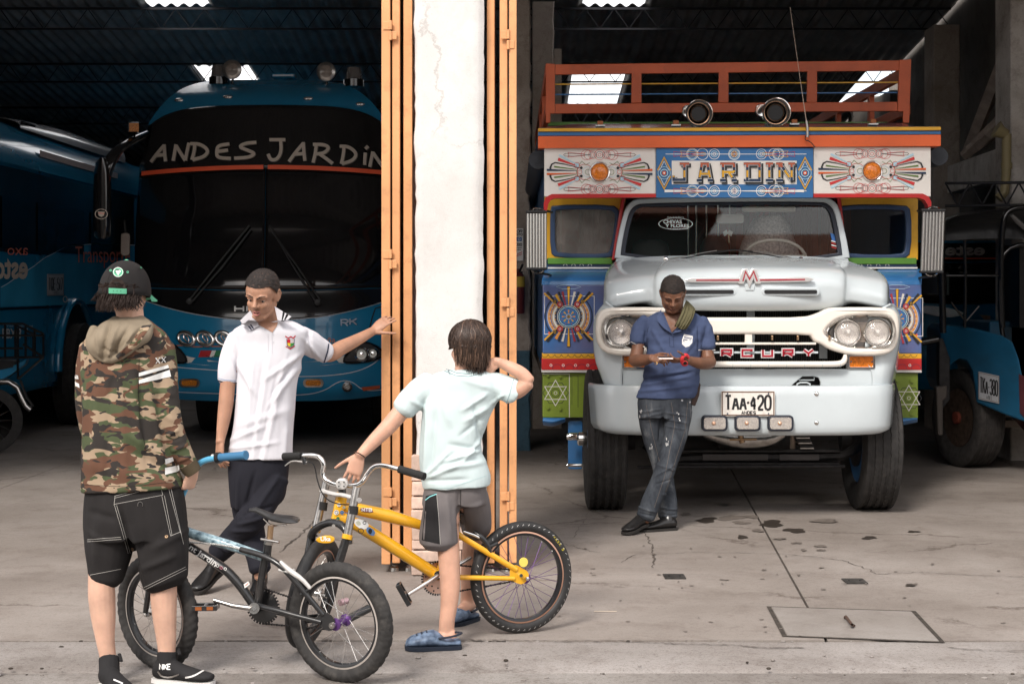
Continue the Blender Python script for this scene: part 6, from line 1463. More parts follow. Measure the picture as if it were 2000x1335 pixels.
# third coach nose behind the jeep
RB = thing('coach', 'dark coach nose with mirrored white lettering between truck and jeep', 'bus', (5, 19.4, 0))
RX = lambda x, y, o=0.0: P(x, y, 18.9 + 0.00001*(x-1900)**2 - o)
def rpatch(nm, x0, x1, y0, y1, off, m, curve=0): return patch(nm, x0, x1, lambda x: y0 + curve*(1-((x-1880)/110)**2), lambda x: y1 + curve*(1-((x-1880)/110)**2), off, m, RB, 16, 4, RX, th=0.02)
rpatch('front_body', 1782, 2000, 470, 760, 0, b_blue); rpatch('windscreen', 1784, 1998, 508, 588, 0.02, b_glass, 6); rpatch('header', 1784, 1998, 472, 507, 0.02, b_black, 3); rpatch('orange_line', 1800, 1966, 502, 505, 0.045, b_red, 1.5)
g = G(); g.box(P(1786,0,19).x, 6.9, 19.1, 27, 0.6, 2.1); obj('body', g, b_blue, RB)
a = Art(RX, base=0.05); a.font('este', 1846, 479, 1924, 499, mat('bright_letters', (0.6, 0.58, 0.55), 0.5), 0.03, flip=True); a.done('mirrored_lettering', RB)
g = G(); g.prism([RX(x, y, 0.03) for x, y in smooth2([(1796,595),(1850,600),(1890,612),(1850,622),(1796,610)], 2)], (0,-0.03,0)); obj('headlight', g, mat('silver_lamp', (0.5, 0.5, 0.52), 0.15, 0.8), RB, smooth=40)
g = G(); g.prism([RX(x, y, 0.03) for x, y in ((1912,614),(1934,616),(1934,626),(1922,624))], (0,-0.01,0)); obj('badge', g, mat('tan', (0.3, 0.2, 0.15), 0.5), RB)
for x in (5.6, 6.6): w_ = obj('wheel', tire_geo(0.48, 0.26, (x, 20.4, 0.48), (1,0,0), n=32), M_rubber, RB, smooth=30)
# ------------------------------------------------------------------ bicycles
k_yel = mat('bike_yellow', (0.80, 0.40, 0.015), 0.28, coat=0.5, var=0.08, vs=6, dirt=0.15, ds=20, dirtcol=(0.35, 0.16, 0.03))
k_blk = mat('bike_black', (0.015, 0.015, 0.016), 0.3, coat=0.4, dirt=0.4, ds=25, dirtcol=(0.08, 0.07, 0.06))
k_grip = mat('foam_grip', (0.016, 0.015, 0.015), 0.85, bump=0.4, bs=200)
k_bgrip = mat('blue_grip', (0.045, 0.16, 0.30), 0.6, bump=0.3, bs=150)
k_blue = mat('bar_blue', (0.12, 0.42, 0.66), 0.3, coat=0.4, dirt=0.2, ds=20)
k_rim = mat('rim_black', (0.02, 0.02, 0.022), 0.3, 0.3, coat=0.3)
k_alu = mat('alloy', (0.72, 0.70, 0.68), 0.25, 1.0, dirt=0.3, ds=30, dirtcol=(0.3, 0.27, 0.24))
k_cop = mat('copper_rim', (0.62, 0.36, 0.26), 0.3, 0.9)
k_pur = mat('purple', (0.12, 0.05, 0.20), 0.35, 0.5)
k_wal = mat('white_alloy', (0.58, 0.56, 0.54), 0.35, 0.2)
k_wrap = mat('sticker_wrap', (0.46, 0.62, 0.68), 0.35, coat=0.3, var=0.9, vs=45, col2=(0.07, 0.13, 0.17))
k_tire = mat('bike_tyre', (0.030, 0.028, 0.027), 0.8, var=0.3, vs=30, dirt=0.6, ds=12, dirtcol=(0.095, 0.085, 0.075))

def bike_wheel(par, c, ax, R, rt, tread, rimm, spm, ns=28, rimw=0.016, hubm=None, marks=False, up=None, tm=None):
    c = V(c); a = V(ax).normalized(); u = (V((0,0,1)) - a*a.z).normalized(); w_ = a.cross(u)
    Rc = R-rt; NA = 240 if tread else 96; NS = 20; vs = []; fs = []
    for i in range(NA):
        t = 2*pi*i/NA; d = u*cos(t)+w_*sin(t)
        for k in range(NS):
            s = 2*pi*k/NS; h = 0
            sd = s if s < pi else s-2*pi
            if tread and abs(sd) < 1.9:
                row = int((sd+1.9)/0.63); ph = (i + (4 if row % 2 else 0)) % 8 if tread == 1 else (i + int(abs(sd)*4)) % 6
                h = 0.0022 if ph < (6 if tread == 1 else 3) and (k % 3 != 0 or tread == 2) else -0.0006
            r = rt + h - 0.0*abs(sd); vs.append(c + d*(Rc + r*cos(s)) + a*(r*0.95*sin(s)))
    for i in range(NA):
        for k in range(NS): fs.append((i*NS+k, ((i+1) % NA)*NS+k, ((i+1) % NA)*NS+(k+1) % NS, i*NS+(k+1) % NS))
    g = G(); g.add(vs, fs); W = obj('wheel', g, tm or k_tire, par, smooth=40)
    Ri = R-2*rt+0.004; g = G(); g.lathe([(Ri, -rimw), (Ri-0.004, -rimw), (Ri-0.018, -rimw*0.7), (Ri-0.020, 0), (Ri-0.018, rimw*0.7), (Ri-0.004, rimw), (Ri, rimw)], c, a, 96, closed=True); obj('rim', g, k_rim, W, smooth=35)
    for s in (-1, 1):
        g = G(); g.lathe([(Ri+0.001, s*(rimw+0.001)), (Ri-0.006, s*(rimw+0.002))], c, a, 96, cap=False); obj('rim_edge', g, rimm, W, smooth=35)
    hw = 0.034
    for i in range(ns):
        s = 1 if i % 2 else -1; t0 = 2*pi*i/ns; t1 = t0 + (0.9 if (i//2) % 2 else -0.9)
        p = c + (u*cos(t1)+w_*sin(t1))*0.022 + a*(hw*s); q = c + (u*cos(t0)+w_*sin(t0))*(Ri-0.012)
        g = G(); g.tube([p, q], 0.0011, 5); obj('spoke', g, spm, W)
        if i % 2: g = G(); g.tube([q + (p-q).normalized()*0.012, q], 0.0022, 5); obj('nipple', g, k_alu, W)
    g = G(); g.lathe([(0.006,-0.06),(0.007,-0.045),(0.026,-0.042),(0.026,-0.034),(0.014,-0.028),(0.013,0.028),(0.026,0.034),(0.026,0.042),(0.007,0.045),(0.006,0.06)], c, a, 20); obj('hub', g, hubm or k_alu, W, smooth=40)
    g = G(); g.lathe([(0,0.068),(0.009,0.066),(0.011,0.056),(0.011,0.048)], c, a, 8); obj('axle_nut', g, k_alu, W, smooth=30)
    if marks:
        def MT(x, y, o):      # x: degrees round the tyre, y: radius
            t = radians(x); r = R-2*rt + y; h = sqrt(max(1e-6, (rt*1.01)**2-(r-Rc)**2)); return c + (u*cos(t)+w_*sin(t))*r + a*(h*0.95+o)
        A = Art(MT, dl=0.00002, base=0.0007); m_ = mat('tyre_print', (0.62, 0.60, 0.58), 0.6); n = 54
        for k in range(n):
            b = 360*k/n
            if marks == 2 and 42 < ((b) % 360) < 68: continue
            A.line([(b-1.1, rt*1.22), (b-1.0, rt*1.5), (b+1.0, rt*1.22), (b+1.1, rt*1.5)], 0.0022, m_)
            A.g.mi  # keep order
        A.done('tyre_marks', W, kind='stuff')
    return W, c, a, u, w_

# ---- yellow bicycle
yb2 = lambda x: 7.90-(1018-x)*0.00095
Q2 = lambda x, y, o=0.0: P(x, y, yb2(x)+o)
YBK = thing('bicycle', 'yellow bicycle with chrome fork and bars, straddled by the boy in the pale shirt', 'bicycle', (0.0, 7.8, 0))
RC = Q2(1018.5, 1122); RC.z = 0.258
adir = (Q2(600,1100)-Q2(1018,1122)); adir.z = 0; adir.normalize(); nrm = V((adir.y, -adir.x, 0)); nrm = nrm if nrm.y < 0 else -nrm
nrm2 = (nrm + V((0.05, 0, 0.02))).normalized()
W, c, a, u, w_ = bike_wheel(YBK, RC, nrm2, 0.258, 0.026, 0, k_cop, k_pur, 32, marks=2, hubm=k_pur, tm=mat('street_tyre', (0.022,0.021,0.021), 0.55, var=0.3, vs=30, dirt=0.3, ds=12, dirtcol=(0.07,0.06,0.055)))
R_ = 0.258; rt = 0.026; 
def MTt(x, y, o):
    t = radians(x); r = R_-2*rt+y; h = sqrt(max(1e-6, (rt*1.01)**2-(r-(R_-rt))**2)); return c + (u*cos(t)+w_*sin(t))*r + a*(h*0.95+o)
sg_ = 1 if (w_.x > 0) else -1
A = Art(MTt, dl=0.00002, base=0.0009)
for i, ch in enumerate('MAXXIS'):
    for pl in STROKE[ch]: A.line([(sg_*(41 + i*3.6 + 2.5*p), rt*(0.92+0.5*q)) for p, q in pl], 0.0022, mat('print_yellow', (0.7, 0.55, 0.02), 0.5))
A.done('tyre_lettering', W)
fax = V((0.95, -0.27, -0.20)); FC = P(612, 1166, 7.52); FC.z = 0.252
W2_, *_ = bike_wheel(YBK, FC, fax, 0.25, 0.029, 0, k_cop, k_alu, 24, tm=MATS['street_tyre'])
def tb(nm, pts, r, m, par=YBK, n=12, smooth=0, flat=1.0, Q=Q2, **k):
    g = G(); g.tube([Q(*p) for p in pts], r, n, smooth=smooth, flat=flat); return obj(nm, g, m, par, smooth=50, **k)
tb('head_tube', [(669,962),(656,1022)], 0.026, k_yel)
tb('top_tube', [(672,990),(700,994),(760,1007),(820,1024),(880,1042)], [0.020,0.027,0.030,0.022,0.017], k_yel, n=16)
tb('down_tube', [(660,1008),(700,1025),(780,1075),(852,1121)], [0.026,0.029,0.029,0.026], k_yel, n=16)
tb('seat_tube', [(892,1010),(856,1122)], 0.017, k_yel)
tb('bottom_bracket', [(856,1122,-0.045),(856,1122,0.045)], 0.024, k_yel)
tb('bracket_cup', [(856,1122,-0.058),(856,1122,-0.044)], 0.019, k_blk)
for o in (-0.055, 0.055):
    tb('seat_stay', [(888,1038,o*0.5),(905,1050,o),(1008,1112,o)], 0.012, k_yel, n=8, flat=1.15); tb('chain_stay', [(862,1124,o*0.6),(900,1127,o),(1004,1129,o)], 0.0115, k_yel, n=8)
    g = G(); g.prism([Q2(x, y, o-0.003) for x, y in smooth2([(995,1112),(1004,1101),(1020,1108),(1033,1117),(1032,1130),(1021,1141),(1006,1137),(996,1128)], 1)], (0, 0.006, 0)); obj('dropout', g, k_yel, YBK)
g = G(); p = Q2(1022, 1097, -0.064); g.disc(p, nrm2, 0.022, 0.004, 24); obj('round_sticker', g, mat('smiley_yellow', (0.80, 0.62, 0.12), 0.4), YBK)
tb('peg_axle', [(1018,1123,-0.085),(1018,1123,-0.06)], 0.008, M_chrome)
# saddle seen behind the shorts
def saddle(par, st, m, Q, name='saddle'):
    g = G(); rings = []
    for x, y, h, wd in st: rings.append([Q(x, y, 0) + V((0, wd*cos(t), h*(sin(t) if sin(t) > 0 else 0.45*sin(t)))) for t in [2*pi*k/16 for k in range(16)]])
    g.loft(rings); return obj(name, g, m, par, smooth=60)
saddle(YBK, [(868,1003,0.008,0.012),(885,1002,0.014,0.02),(910,1001,0.018,0.035),(930,998,0.024,0.06),(945,995,0.024,0.072),(950,996,0.012,0.06)], mat('saddle_black', (0.02,0.02,0.021), 0.3, coat=0.3), Q2)
tb('seat_post', [(893,1012),(896,1003)], 0.0125, k_alu)
# fork: two chrome legs with black bands, yellow collars, black lowers
for top, mid, low, hub, bd in (((638,940),(617,1034),(609,1046),(590,1166),(630,988)), ((697,951),(678,1047),(675,1056),(640,1166),(690,996))):
    o = 0.04 if top[0] < 650 else -0.05; o = -0.02
    Yf = 7.62 if top[0] < 650 else 7.44
    Qf = lambda x, y, o=0.0, Yf=Yf: P(x, y, Yf+o-(y-940)*0.0004)
    leg = tb('fork_leg', [top, mid], 0.0185, M_steelw, Q=Qf, n=18)
    tb('fork_band', [(bd[0]+1, bd[1]-8), (bd[0]-1, bd[1]+8)], 0.0215, k_grip, par=leg, Q=Qf, n=18)
    tb('fork_collar', [(mid[0]+1, mid[1]-4), (mid[0]-1, mid[1]+5)], 0.0225, k_yel, par=leg, Q=Qf, n=18)
    tb('fork_lower', [(mid[0]-1, mid[1]+6), low, ((low[0]+hub[0])/2, (low[1]+hub[1])/2), hub], [0.020,0.019,0.022,0.015], k_blk, par=leg, Q=Qf)
g = G(); g.tube([P(629,958,7.6), P(655,965,7.52), P(672,966,7.5), P(702,976,7.42)], 0.014, 10, flat=0.7, smooth=1); obj('fork_crown', g, k_wal, YBK, smooth=50)
g = G(); g.tube([P(608,1048,7.56), P(612,1036,7.55), P(628,1024,7.52), P(650,1018,7.48), P(668,1024,7.44), P(680,1040,7.42), P(680,1060,7.4)], 0.021, 12, smooth=2, flat=0.8); obj('fork_arch', g, k_blk, YBK, smooth=60)
g = G(); g.prism([P(x, y, 7.36) for x, y in smooth2([(617,1050),(640,1044),(655,1050),(650,1059),(635,1061),(618,1058)], 1)], (0, 0.02, 0)); ff = obj('arch_plate', g, k_yel, YBK, bevel=0.003)
a_ = Art(planeM(7.36)); a_.font('Uka', 626, 1047, 646, 1056, M_white, 0.03); a_.done('plate_print', ff)
g = G(); g.disc(P(652, 1026, 7.44), (0,-1,0), 0.008, 0.01, 10); obj('arch_bolt', g, M_chrome, YBK)
# bars
QH = lambda x, y, o=0.0: P(x, y, 7.70-(x-555)*0.0013+o)
tb('handlebar', [(553,891),(592,889),(612,888),(626,893),(633,906),(629,924),(635,937),(652,946),(672,946),(694,948),(708,941),(718,924),(728,911),(744,907),(782,916)], 0.0112, M_chrome, Q=QH, smooth=2, n=14)
tb('grip', [(554,891),(589,889.5)], 0.017, k_grip, Q=QH); tb('grip', [(780,915.5),(829,930)], 0.0175, k_grip, Q=QH)
g = G(); shape_at(g, [rrect(658, 937, 676, 953, 7)], 7.50, 0.05, 0.006); stm = obj('stem_clamp', g, k_wal, YBK, smooth=50)
for x in (662, 672):
    for y in (941, 949): g = G(); g.disc(P(x, y, 7.492), (0,-1,0), 0.0035, 0.004, 8); obj('clamp_bolt', g, M_black, stm)
tb('steerer', [(668,954),(669,964)], 0.017, k_blk, Q=QH)
tb('brake_mount', [(590,884),(597,906)], 0.012, k_blk, Q=QH, n=8)
tb('brake_lever', [(600,902),(588,901),(575,899),(566,902),(557,909)], [0.007,0.008,0.007,0.006,0.004], k_wal, Q=QH, smooth=1, n=8, flat=0.6)
tb('brake_cable', [(600,901),(611,903),(616,915),(619,935),(628,962),(640,976),(660,984),(684,985)], 0.0028, M_black, Q=lambda x, y, o=0.0: P(x, y, 7.48), smooth=2, n=6)
# cranks
cc = Q2(855, 1128, 0.03); g = G(); nt2 = 0.078; g.lathe([(0.0,-0.002),(nt2-0.006,-0.002),(nt2-0.006,0.002),(0,0.002)], cc, nrm, 40); cr_ = obj('chainring', g, mat('ring_pink', (0.62,0.42,0.34), 0.35, 0.7), YBK)
for k in range(18):
    t = 2*pi*k/18; d = (V((0,0,1))*cos(t) + adir*sin(t)); g = G(); g.disc(cc+d*(0.045 if k % 2 else 0.06)+nrm*0.0025, nrm, 0.0042, 0.0008, 8); obj('ring_hole', g, M_black, cr_)
for k in range(40):
    t = 2*pi*k/40; d = (V((0,0,1))*cos(t) + adir*sin(t)); e = (V((0,0,1))*-sin(t) + adir*cos(t)); g = G(); g.obox(cc+d*(nt2-0.003), d*0.005, e*0.003, nrm*0.003); obj('chain_link', g, M_black, cr_)
for k in range(30):
    for (xa, ya), (xb, yb_) in (((872,1158),(1004,1134)),((880,1102),(1004,1112))):
        t = k/29; g = G(); q = Q2(xa+(xb-xa)*t, ya+(yb_-ya)*t, 0.03); g.obox(q, adir*0.0045, V((0,0,1))*(0.004 if k % 2 else 0.003), nrm*0.003); obj('chain_link', g, M_black, YBK)
tb('crank_arm', [(856,1123,-0.065),(797,1160,-0.08)], [0.012,0.009], k_alu, n=10); tb('crank_arm', [(858,1122,0.05),(920,1088,0.06)], [0.012,0.009], k_alu, n=10)
def pedal(Q, x, y, o, rot, m, par, refl=True, w1=0.052, w2=0.034):
    ct = Q(x, y, o); ex = V((cos(rot), 0, sin(rot))); ez = V((-sin(rot), 0, cos(rot))); ey = V((0,1,0)); g = G()
    for s in (-1, 1): g.obox(ct+ey*(w2*s), ex*w1, ey*0.004, ez*0.011)
    for s in (-1, 1): g.obox(ct+ex*(w1-0.004)*s, ex*0.004, ey*w2, ez*0.010)
    g.tube([ct-ey*w2, ct+ey*w2], 0.011, 8); p = obj('pedal', g, m, par, bevel=0.002)
    for s in (-1, 1):
        if refl: g = G(); g.obox(ct+ex*(w1*0.45*s)-ey*(w2+0.005), ex*0.013, ey*0.002, ez*0.007); obj('reflector', g, mat('pedal_amber', (0.28,0.08,0.02), 0.3), p)
    return p
pedal(Q2, 789, 1159, -0.115, -1.05, k_blk, YBK, False); pedal(Q2, 929, 1092, 0.10, 1.5, mat('pedal_grey', (0.07,0.068,0.066), 0.7), YBK, False, 0.04)
tb('brake_caliper', [(926,1038,-0.02),(940,1048,-0.05),(952,1062,-0.06),(958,1078,-0.06)], [0.012,0.014,0.012,0.008], k_blk, smooth=1); tb('brake_spring', [(905,1037,-0.04),(925,1044,-0.05),(938,1050,-0.05)], 0.006, M_chrome, n=8)
tb('brake_shoe', [(945,1072,-0.045),(972,1060,-0.045)], 0.009, k_blk, n=8)
A = Art(lambda x, y, o: Q2(x, y, -0.0305-o)); wb = M_white; 
for q, m_ in (([(688,1014),(704,1012),(722,1022),(716,1034),(698,1030)], M_white), ([(718,1026),(734,1036),(730,1048),(714,1038)], mat('sticker_blue', (0.12,0.22,0.42), 0.5)), ([(722,1030),(728,1035),(724,1044),(718,1038)], M_black), ([(704,990),(727,994),(730,1001),(704,998)], mat('sticker_wine', (0.16,0.05,0.07), 0.5)),
              ([(694,1018),(702,1016),(706,1024),(698,1026)], mat('sticker_pale', (0.5,0.5,0.4), 0.5))): A.poly(smooth2(q, 1), m_)
for x, y, r in ((705,1036,5),(712,1020,3)): A.ring(x, y, r, 1.2, M_black, 14)
A.text('MTB', 707, 992, 726, 998, 1.4, M_white, slant=0.0); A.done('frame_stickers', YBK)
A = Art(lambda x, y, o: Q2(x, y, -0.028-o))
for x, y, r, m_ in ((662,985,4,M_white),(657,1000,5,M_white),(668,1000,4,MATS['sticker_blue']),(660,1012,3.5,mat('sticker_green', (0.05,0.2,0.08), 0.5)),(672,990,3,MATS['sticker_pale'])): A.disc(x, y, r, m_, 12); A.ring(x, y, r*0.6, 0.8, M_black, 10)
A.done('head_stickers', YBK)

# ---- black bicycle
yb1 = lambda x: 6.99+(665-x)*0.00062
Q1 = lambda x, y, o=0.0: P(x, y, yb1(x)+o)
BBK = thing('bicycle', 'black bicycle with blue handlebar and sticker wrapped top tube held by the camouflage hoodie boy', 'bicycle', (-0.95, 7.05, -0.02))
ad1 = Q1(306,1200)-Q1(665,1210); ad1.z = 0; ad1.normalize(); n1 = V((ad1.y, -ad1.x, 0)); n1 = n1 if n1.y < 0 else -n1
na = (n1 + V((-0.24, 0, -0.06))).normalized()
C1 = Q1(665, 1210); C1.z = 0.225
bike_wheel(BBK, C1, na, 0.248, 0.031, 1, mat('rim_pale', (0.55,0.50,0.46), 0.4, 0.5), k_alu, 28, hubm=k_pur)
C2 = P(307, 1196, 7.19); C2.z = 0.23
bike_wheel(BBK, C2, (-0.62, -0.78, -0.05), 0.243, 0.031, 2, MATS['rim_pale'], k_alu, 28)
t1 = lambda nm, pts, r, m, par=BBK, **k: tb(nm, pts, r, m, par=par, Q=k.pop('Q', Q1), **k)
t1('top_tube', [(330,1022,0.02),(366,1039),(430,1058),(470,1071),(514,1087)], [0.019,0.021,0.021,0.020,0.018], k_wrap, smooth=1, n=16)
tt = t1('lower_tube', [(330,1040,0.02),(368,1065),(405,1088),(440,1110),(468,1140),(494,1178)], [0.018,0.019,0.019,0.020,0.020,0.019], k_blk, smooth=2, n=16)
t1('seat_tube', [(520,1082),(514,1110),(503,1180)], 0.016, k_blk)
t1('seat_mast', [(524,1058),(521,1086)], 0.0175, k_blk); t1('seat_post', [(529,1026),(526,1058)], 0.0125, MATS['brassy']); 
t1('seat_clamp', [(526,1050),(524,1062)], 0.019, M_steelw); t1('clamp_lever', [(510,1052,-0.02),(545,1058,-0.03)], 0.006, M_steelw, n=8)
for o in (-0.05, 0.06):
    t1('seat_stay', [(470,1072,o*0.4),(515,1084,o*0.8),(548,1102,o),(580,1138,o),(632,1200,o)], [0.012,0.012,0.012,0.0125,0.011], k_blk, smooth=2)
    t1('chain_stay', [(504,1182,o*0.6),(530,1188,o),(580,1202,o),(628,1214,o)], 0.0115, k_blk, smooth=1)
    g = G(); g.prism([Q1(x, y, o-0.003) for x, y in smooth2([(622,1198),(636,1193),(652,1204),(656,1222),(645,1233),(630,1226),(620,1212)], 1)], (0, 0.006, 0)); obj('dropout', g, k_blk, BBK)
t1('bottom_bracket', [(497,1187,-0.045),(497,1187,0.045)], 0.023, k_blk)
cp = t1('bracket_cup', [(496,1187,-0.066),(496,1187,-0.045)], 0.023, M_steelw, n=20); t1('bracket_bolt', [(496,1187,-0.072),(496,1187,-0.065)], 0.010, k_alu, par=cp, n=8)
cc = Q1(514, 1184, 0.05); g = G(); g.lathe([(0.0,-0.002),(0.066,-0.002),(0.066,0.002),(0,0.002)], cc, n1, 40); cr_ = obj('chainring', g, k_blk, BBK)
for k in range(32):
    t = 2*pi*k/32; d = (V((0,0,1))*cos(t) + ad1*sin(t)); e = (V((0,0,1))*-sin(t) + ad1*cos(t)); g = G(); g.obox(cc+d*0.069, d*0.005, e*0.004, n1*0.003); obj('chain_link', g, c_under, cr_)
for k in range(26):
    for (xa, ya), (xb, yb_) in (((516,1217),(640,1228)),((520,1150),(640,1190))):
        t = k/25; g = G(); q = Q1(xa+(xb-xa)*t, ya+(yb_-ya)*t, 0.05); g.obox(q, ad1*0.0045, V((0,0,1))*(0.004 if k % 2 else 0.003), n1*0.003); obj('chain_link', g, c_under, BBK)
t1('crank_arm', [(490,1187,-0.07),(455,1182,-0.075),(418,1171,-0.08)], [0.012,0.010,0.009], M_steelw, n=10); t1('crank_arm', [(503,1187,0.06),(585,1205,0.07)], 0.01, k_blk)
pedal(Q1, 402, 1184, -0.12, 0.02, k_blk, BBK, True); pedal(Q1, 600, 1208, 0.12, 0.1, k_blk, BBK, False)
saddle(BBK, [(487,996,0.008,0.014),(500,997,0.016,0.018),(515,1004,0.020,0.024),(532,1012,0.022,0.038),(550,1015,0.022,0.055),(570,1016,0.020,0.066),(581,1016,0.012,0.062),(584,1017,0.004,0.045)], mat('saddle_leather', (0.028,0.027,0.028), 0.42, var=0.3, vs=20), Q1)
t1('saddle_rail', [(515,1012,0.02),(530,1027,0.02),(560,1024,0.02)], 0.004, k_alu, smooth=1, n=6)
t1('brake_cable', [(360,1058,-0.025),(400,1060,-0.025),(440,1064,-0.025),(480,1074,-0.025),(520,1090,-0.03),(552,1106,-0.05)], 0.0038, mat('cable_white', (0.55,0.54,0.52), 0.5, var=0.9, vs=300), smooth=1, n=6)
t1('brake_caliper', [(548,1096,-0.06),(560,1108,-0.07),(572,1118,-0.075),(590,1130,-0.075),(606,1148,-0.07)], [0.007,0.010,0.012,0.009,0.008], k_wal, smooth=1)
t1('caliper_arm', [(545,1112,-0.05),(563,1116,-0.06),(575,1112,-0.06)], 0.006, k_wal); t1('brake_shoe', [(588,1160,-0.05),(604,1150,-0.05)], 0.008, k_blk, n=8)
g = G(); q = C1 + na*0.055; g.tube([q + V((0,0,0)), q + na*0.012], 0.013, 10); obj('axle_washer', g, M_steelw, BBK)
g = G(); g.tube([C1 - na*0.05, C1 - na*0.05 + V((0.085, 0.06, 0.035))], 0.017, 14); obj('foot_peg', g, k_blk, BBK, smooth=50)
g = G(); g.tube([P(664,1176,7.25), P(678,1172,7.28)], 0.014, 14); obj('rear_peg', g, mat('peg_pink', (0.45,0.30,0.32), 0.4, 0.5), BBK, smooth=50)
QS = lambda x, y, o=0.0: P(x, y, 7.16+o)
t1('head_tube', [(338,1005),(326,1052)], 0.021, k_blk, Q=QS); t1('stem', [(338,985),(338,1008)], 0.019, k_blk, Q=lambda x, y, o=0.0: P(x, y, 7.14)); t1('fork_crown', [(326,1056),(312,1066)], 0.025, k_blk, Q=QS)
for o in (-0.055, 0.05): t1('fork_leg', [(318,1062,o*0.6),(300,1090,o),(284,1196,o)], [0.016,0.018,0.011], k_blk, Q=lambda x, y, q=0.0: P(x, y, 7.16+q))
t1('handlebar', [(338,985),(352,975),(362,955),(370,932),(382,911),(398,898),(428,893)], 0.0125, k_blue, Q=lambda x, y, o=0.0: P(x, y, 7.12-(x-338)*0.0013), smooth=2, n=14)
t1('handlebar', [(338,985),(310,985),(290,960),(280,920),(260,905),(215,905)], 0.0125, k_blue, Q=lambda x, y, o=0.0: P(x, y, 7.3+(338-x)*0.001), smooth=2, n=14)
hb = lambda x, y, o=0.0: P(x, y, 7.12-(x-338)*0.0013+o)
t1('grip', [(428,893),(478,888.5)], 0.0165, k_bgrip, Q=hb, n=16); t1('grip_end', [(477,888.6),(481,888.2)], 0.019, k_bgrip, Q=hb, n=16); t1('grip_flange', [(424,894),(430,893)], 0.023, k_blk, Q=hb, n=16)
t1('grip_bolt', [(414,888),(420,898)], 0.007, k_wal, Q=hb, n=8)
A = Art(lambda x, y, o: Q1(x, y, -0.0212-o))
def diag(tx, x0, y0, x1, y1, h, w1, m_):
    L_ = sqrt((x1-x0)**2+(y1-y0)**2); ux, uy = (x1-x0)/L_, (y1-y0)/L_; me = textmesh(tx, 0.02); xs = [v.co.x for v in me.vertices]; A.off += A.dl; A.g.use(m_)
    A.g.merge(me, fn=lambda v: A.M(x0+ux*(v.co.x if hasattr(v, 'co') else v.x)/max(xs)*L_ + uy*v.y*h, y0+uy*v.x/max(xs)*L_ - ux*v.y*h, A.off)); D.meshes.remove(me)
diag('nt Jardin', 368, 1070, 420, 1106, 15, 1, M_white)
for x, y in ((425,1104),(432,1108),(440,1110)): A.ring(x, y, 2.6, 1.2, M_white if x != 432 else mat('tag_pink', (0.5,0.2,0.25), 0.5), 8)
A.poly([(476,1140),(485,1134),(488,1140),(478,1148)], M_white); A.line([(479,1143),(485,1138)], 1.5, b_red); A.done('frame_lettering', tt)
# ------------------------------------------------------------------ people
from mathutils.bvhtree import BVHTree
def skinmat(n, c, v=0.16):
    return mat(n, c, 0.48, var=v, vs=14, sub=0.12, bump=0.12, bs=220, spec=0.4, rvar=0.08, bdist=0.001)
s_camo = skinmat('skin_light', (0.62, 0.38, 0.28)); s_teen = skinmat('skin_tan', (0.40, 0.215, 0.14)); s_boy = skinmat('skin_boy', (0.58, 0.33, 0.235)); s_man = skinmat('skin_dark', (0.20, 0.095, 0.058), 0.2)
h_blk = mat('hair_black', (0.014, 0.011, 0.010), 0.45, bump=0.5, bs=300, spec=0.5); h_brn = mat('hair_brown', (0.040, 0.023, 0.016), 0.5, var=0.4, vs=40, spec=0.4); h_hi = mat('hair_light_strands', (0.11, 0.062, 0.040), 0.35, spec=0.6); h_dk = mat('hair_dark_brown', (0.022, 0.013, 0.010), 0.6, spec=0.25)
h_crop = mat('hair_cropped', (0.022, 0.016, 0.014), 0.8, bump=0.8, bs=380, var=0.4, vs=60)
def cloth(n, c, v=0.06, rough=0.85, weave=500, b=0.25, **k):
    if n in MATS: return MATS[n]
    m = mat(n, c, rough, var=v, vs=5, bump=b, bs=weave, spec=0.25, bdist=0.001, **k); creases(m); return m
def creases(m, dist=0.011, sc=7.0):
    '''soft wandering creases under the weave'''
    n = m.node_tree; lk = n.links.new; bs = n.nodes['Principled BSDF']; old = bs.inputs['Normal'].links[0].from_node if bs.inputs['Normal'].links else None
    tc = n.nodes.new('ShaderNodeTexCoord'); mp_ = n.nodes.new('ShaderNodeMapping'); mp_.inputs['Scale'].default_value = (1.0, 1.0, 0.75); mp_.inputs['Rotation'].default_value = (0.3, 0.5, 0.2)
    t = n.nodes.new('ShaderNodeTexNoise'); t.noise_type = 'RIDGED_MULTIFRACTAL'; t.inputs['Scale'].default_value = sc; t.inputs['Detail'].default_value = 3; t.inputs['Roughness'].default_value = 0.5; t.inputs['Distortion'].default_value = 0.6
    u = n.nodes.new('ShaderNodeBump'); u.inputs['Strength'].default_value = 0.55; u.inputs['Distance'].default_value = dist
    lk(tc.outputs['Object'], mp_.inputs['Vector']); lk(mp_.outputs['Vector'], t.inputs['Vector']); lk(t.outputs['Fac'], u.inputs['Height'])
    if old: lk(u.outputs['Normal'], old.inputs['Normal'])
    else: lk(u.outputs['Normal'], bs.inputs['Normal'])
f_white = cloth('polo_white', (0.63, 0.62, 0.66)); f_navy = cloth('trim_navy', (0.02, 0.025, 0.06)); f_aqua = cloth('tee_aqua', (0.56, 0.655, 0.66)); f_pant = cloth('trouser_black', (0.014, 0.014, 0.020)); f_short = cloth('short_black', (0.020, 0.018, 0.018), 0.2)
f_grey = cloth('short_grey', (0.15, 0.135, 0.135), 0.12); f_gblk = cloth('short_panel', (0.018, 0.017, 0.018)); f_polo = cloth('polo_blue', (0.062, 0.085, 0.165), 0.10); f_stitch = cloth('stitch', (0.45, 0.43, 0.40)); f_cap = cloth('cap_black', (0.018, 0.016, 0.016), 0.2); f_green = cloth('cap_green', (0.10, 0.36, 0.22)); f_hood = cloth('hood_lining', (0.225, 0.182, 0.13), 0.12)
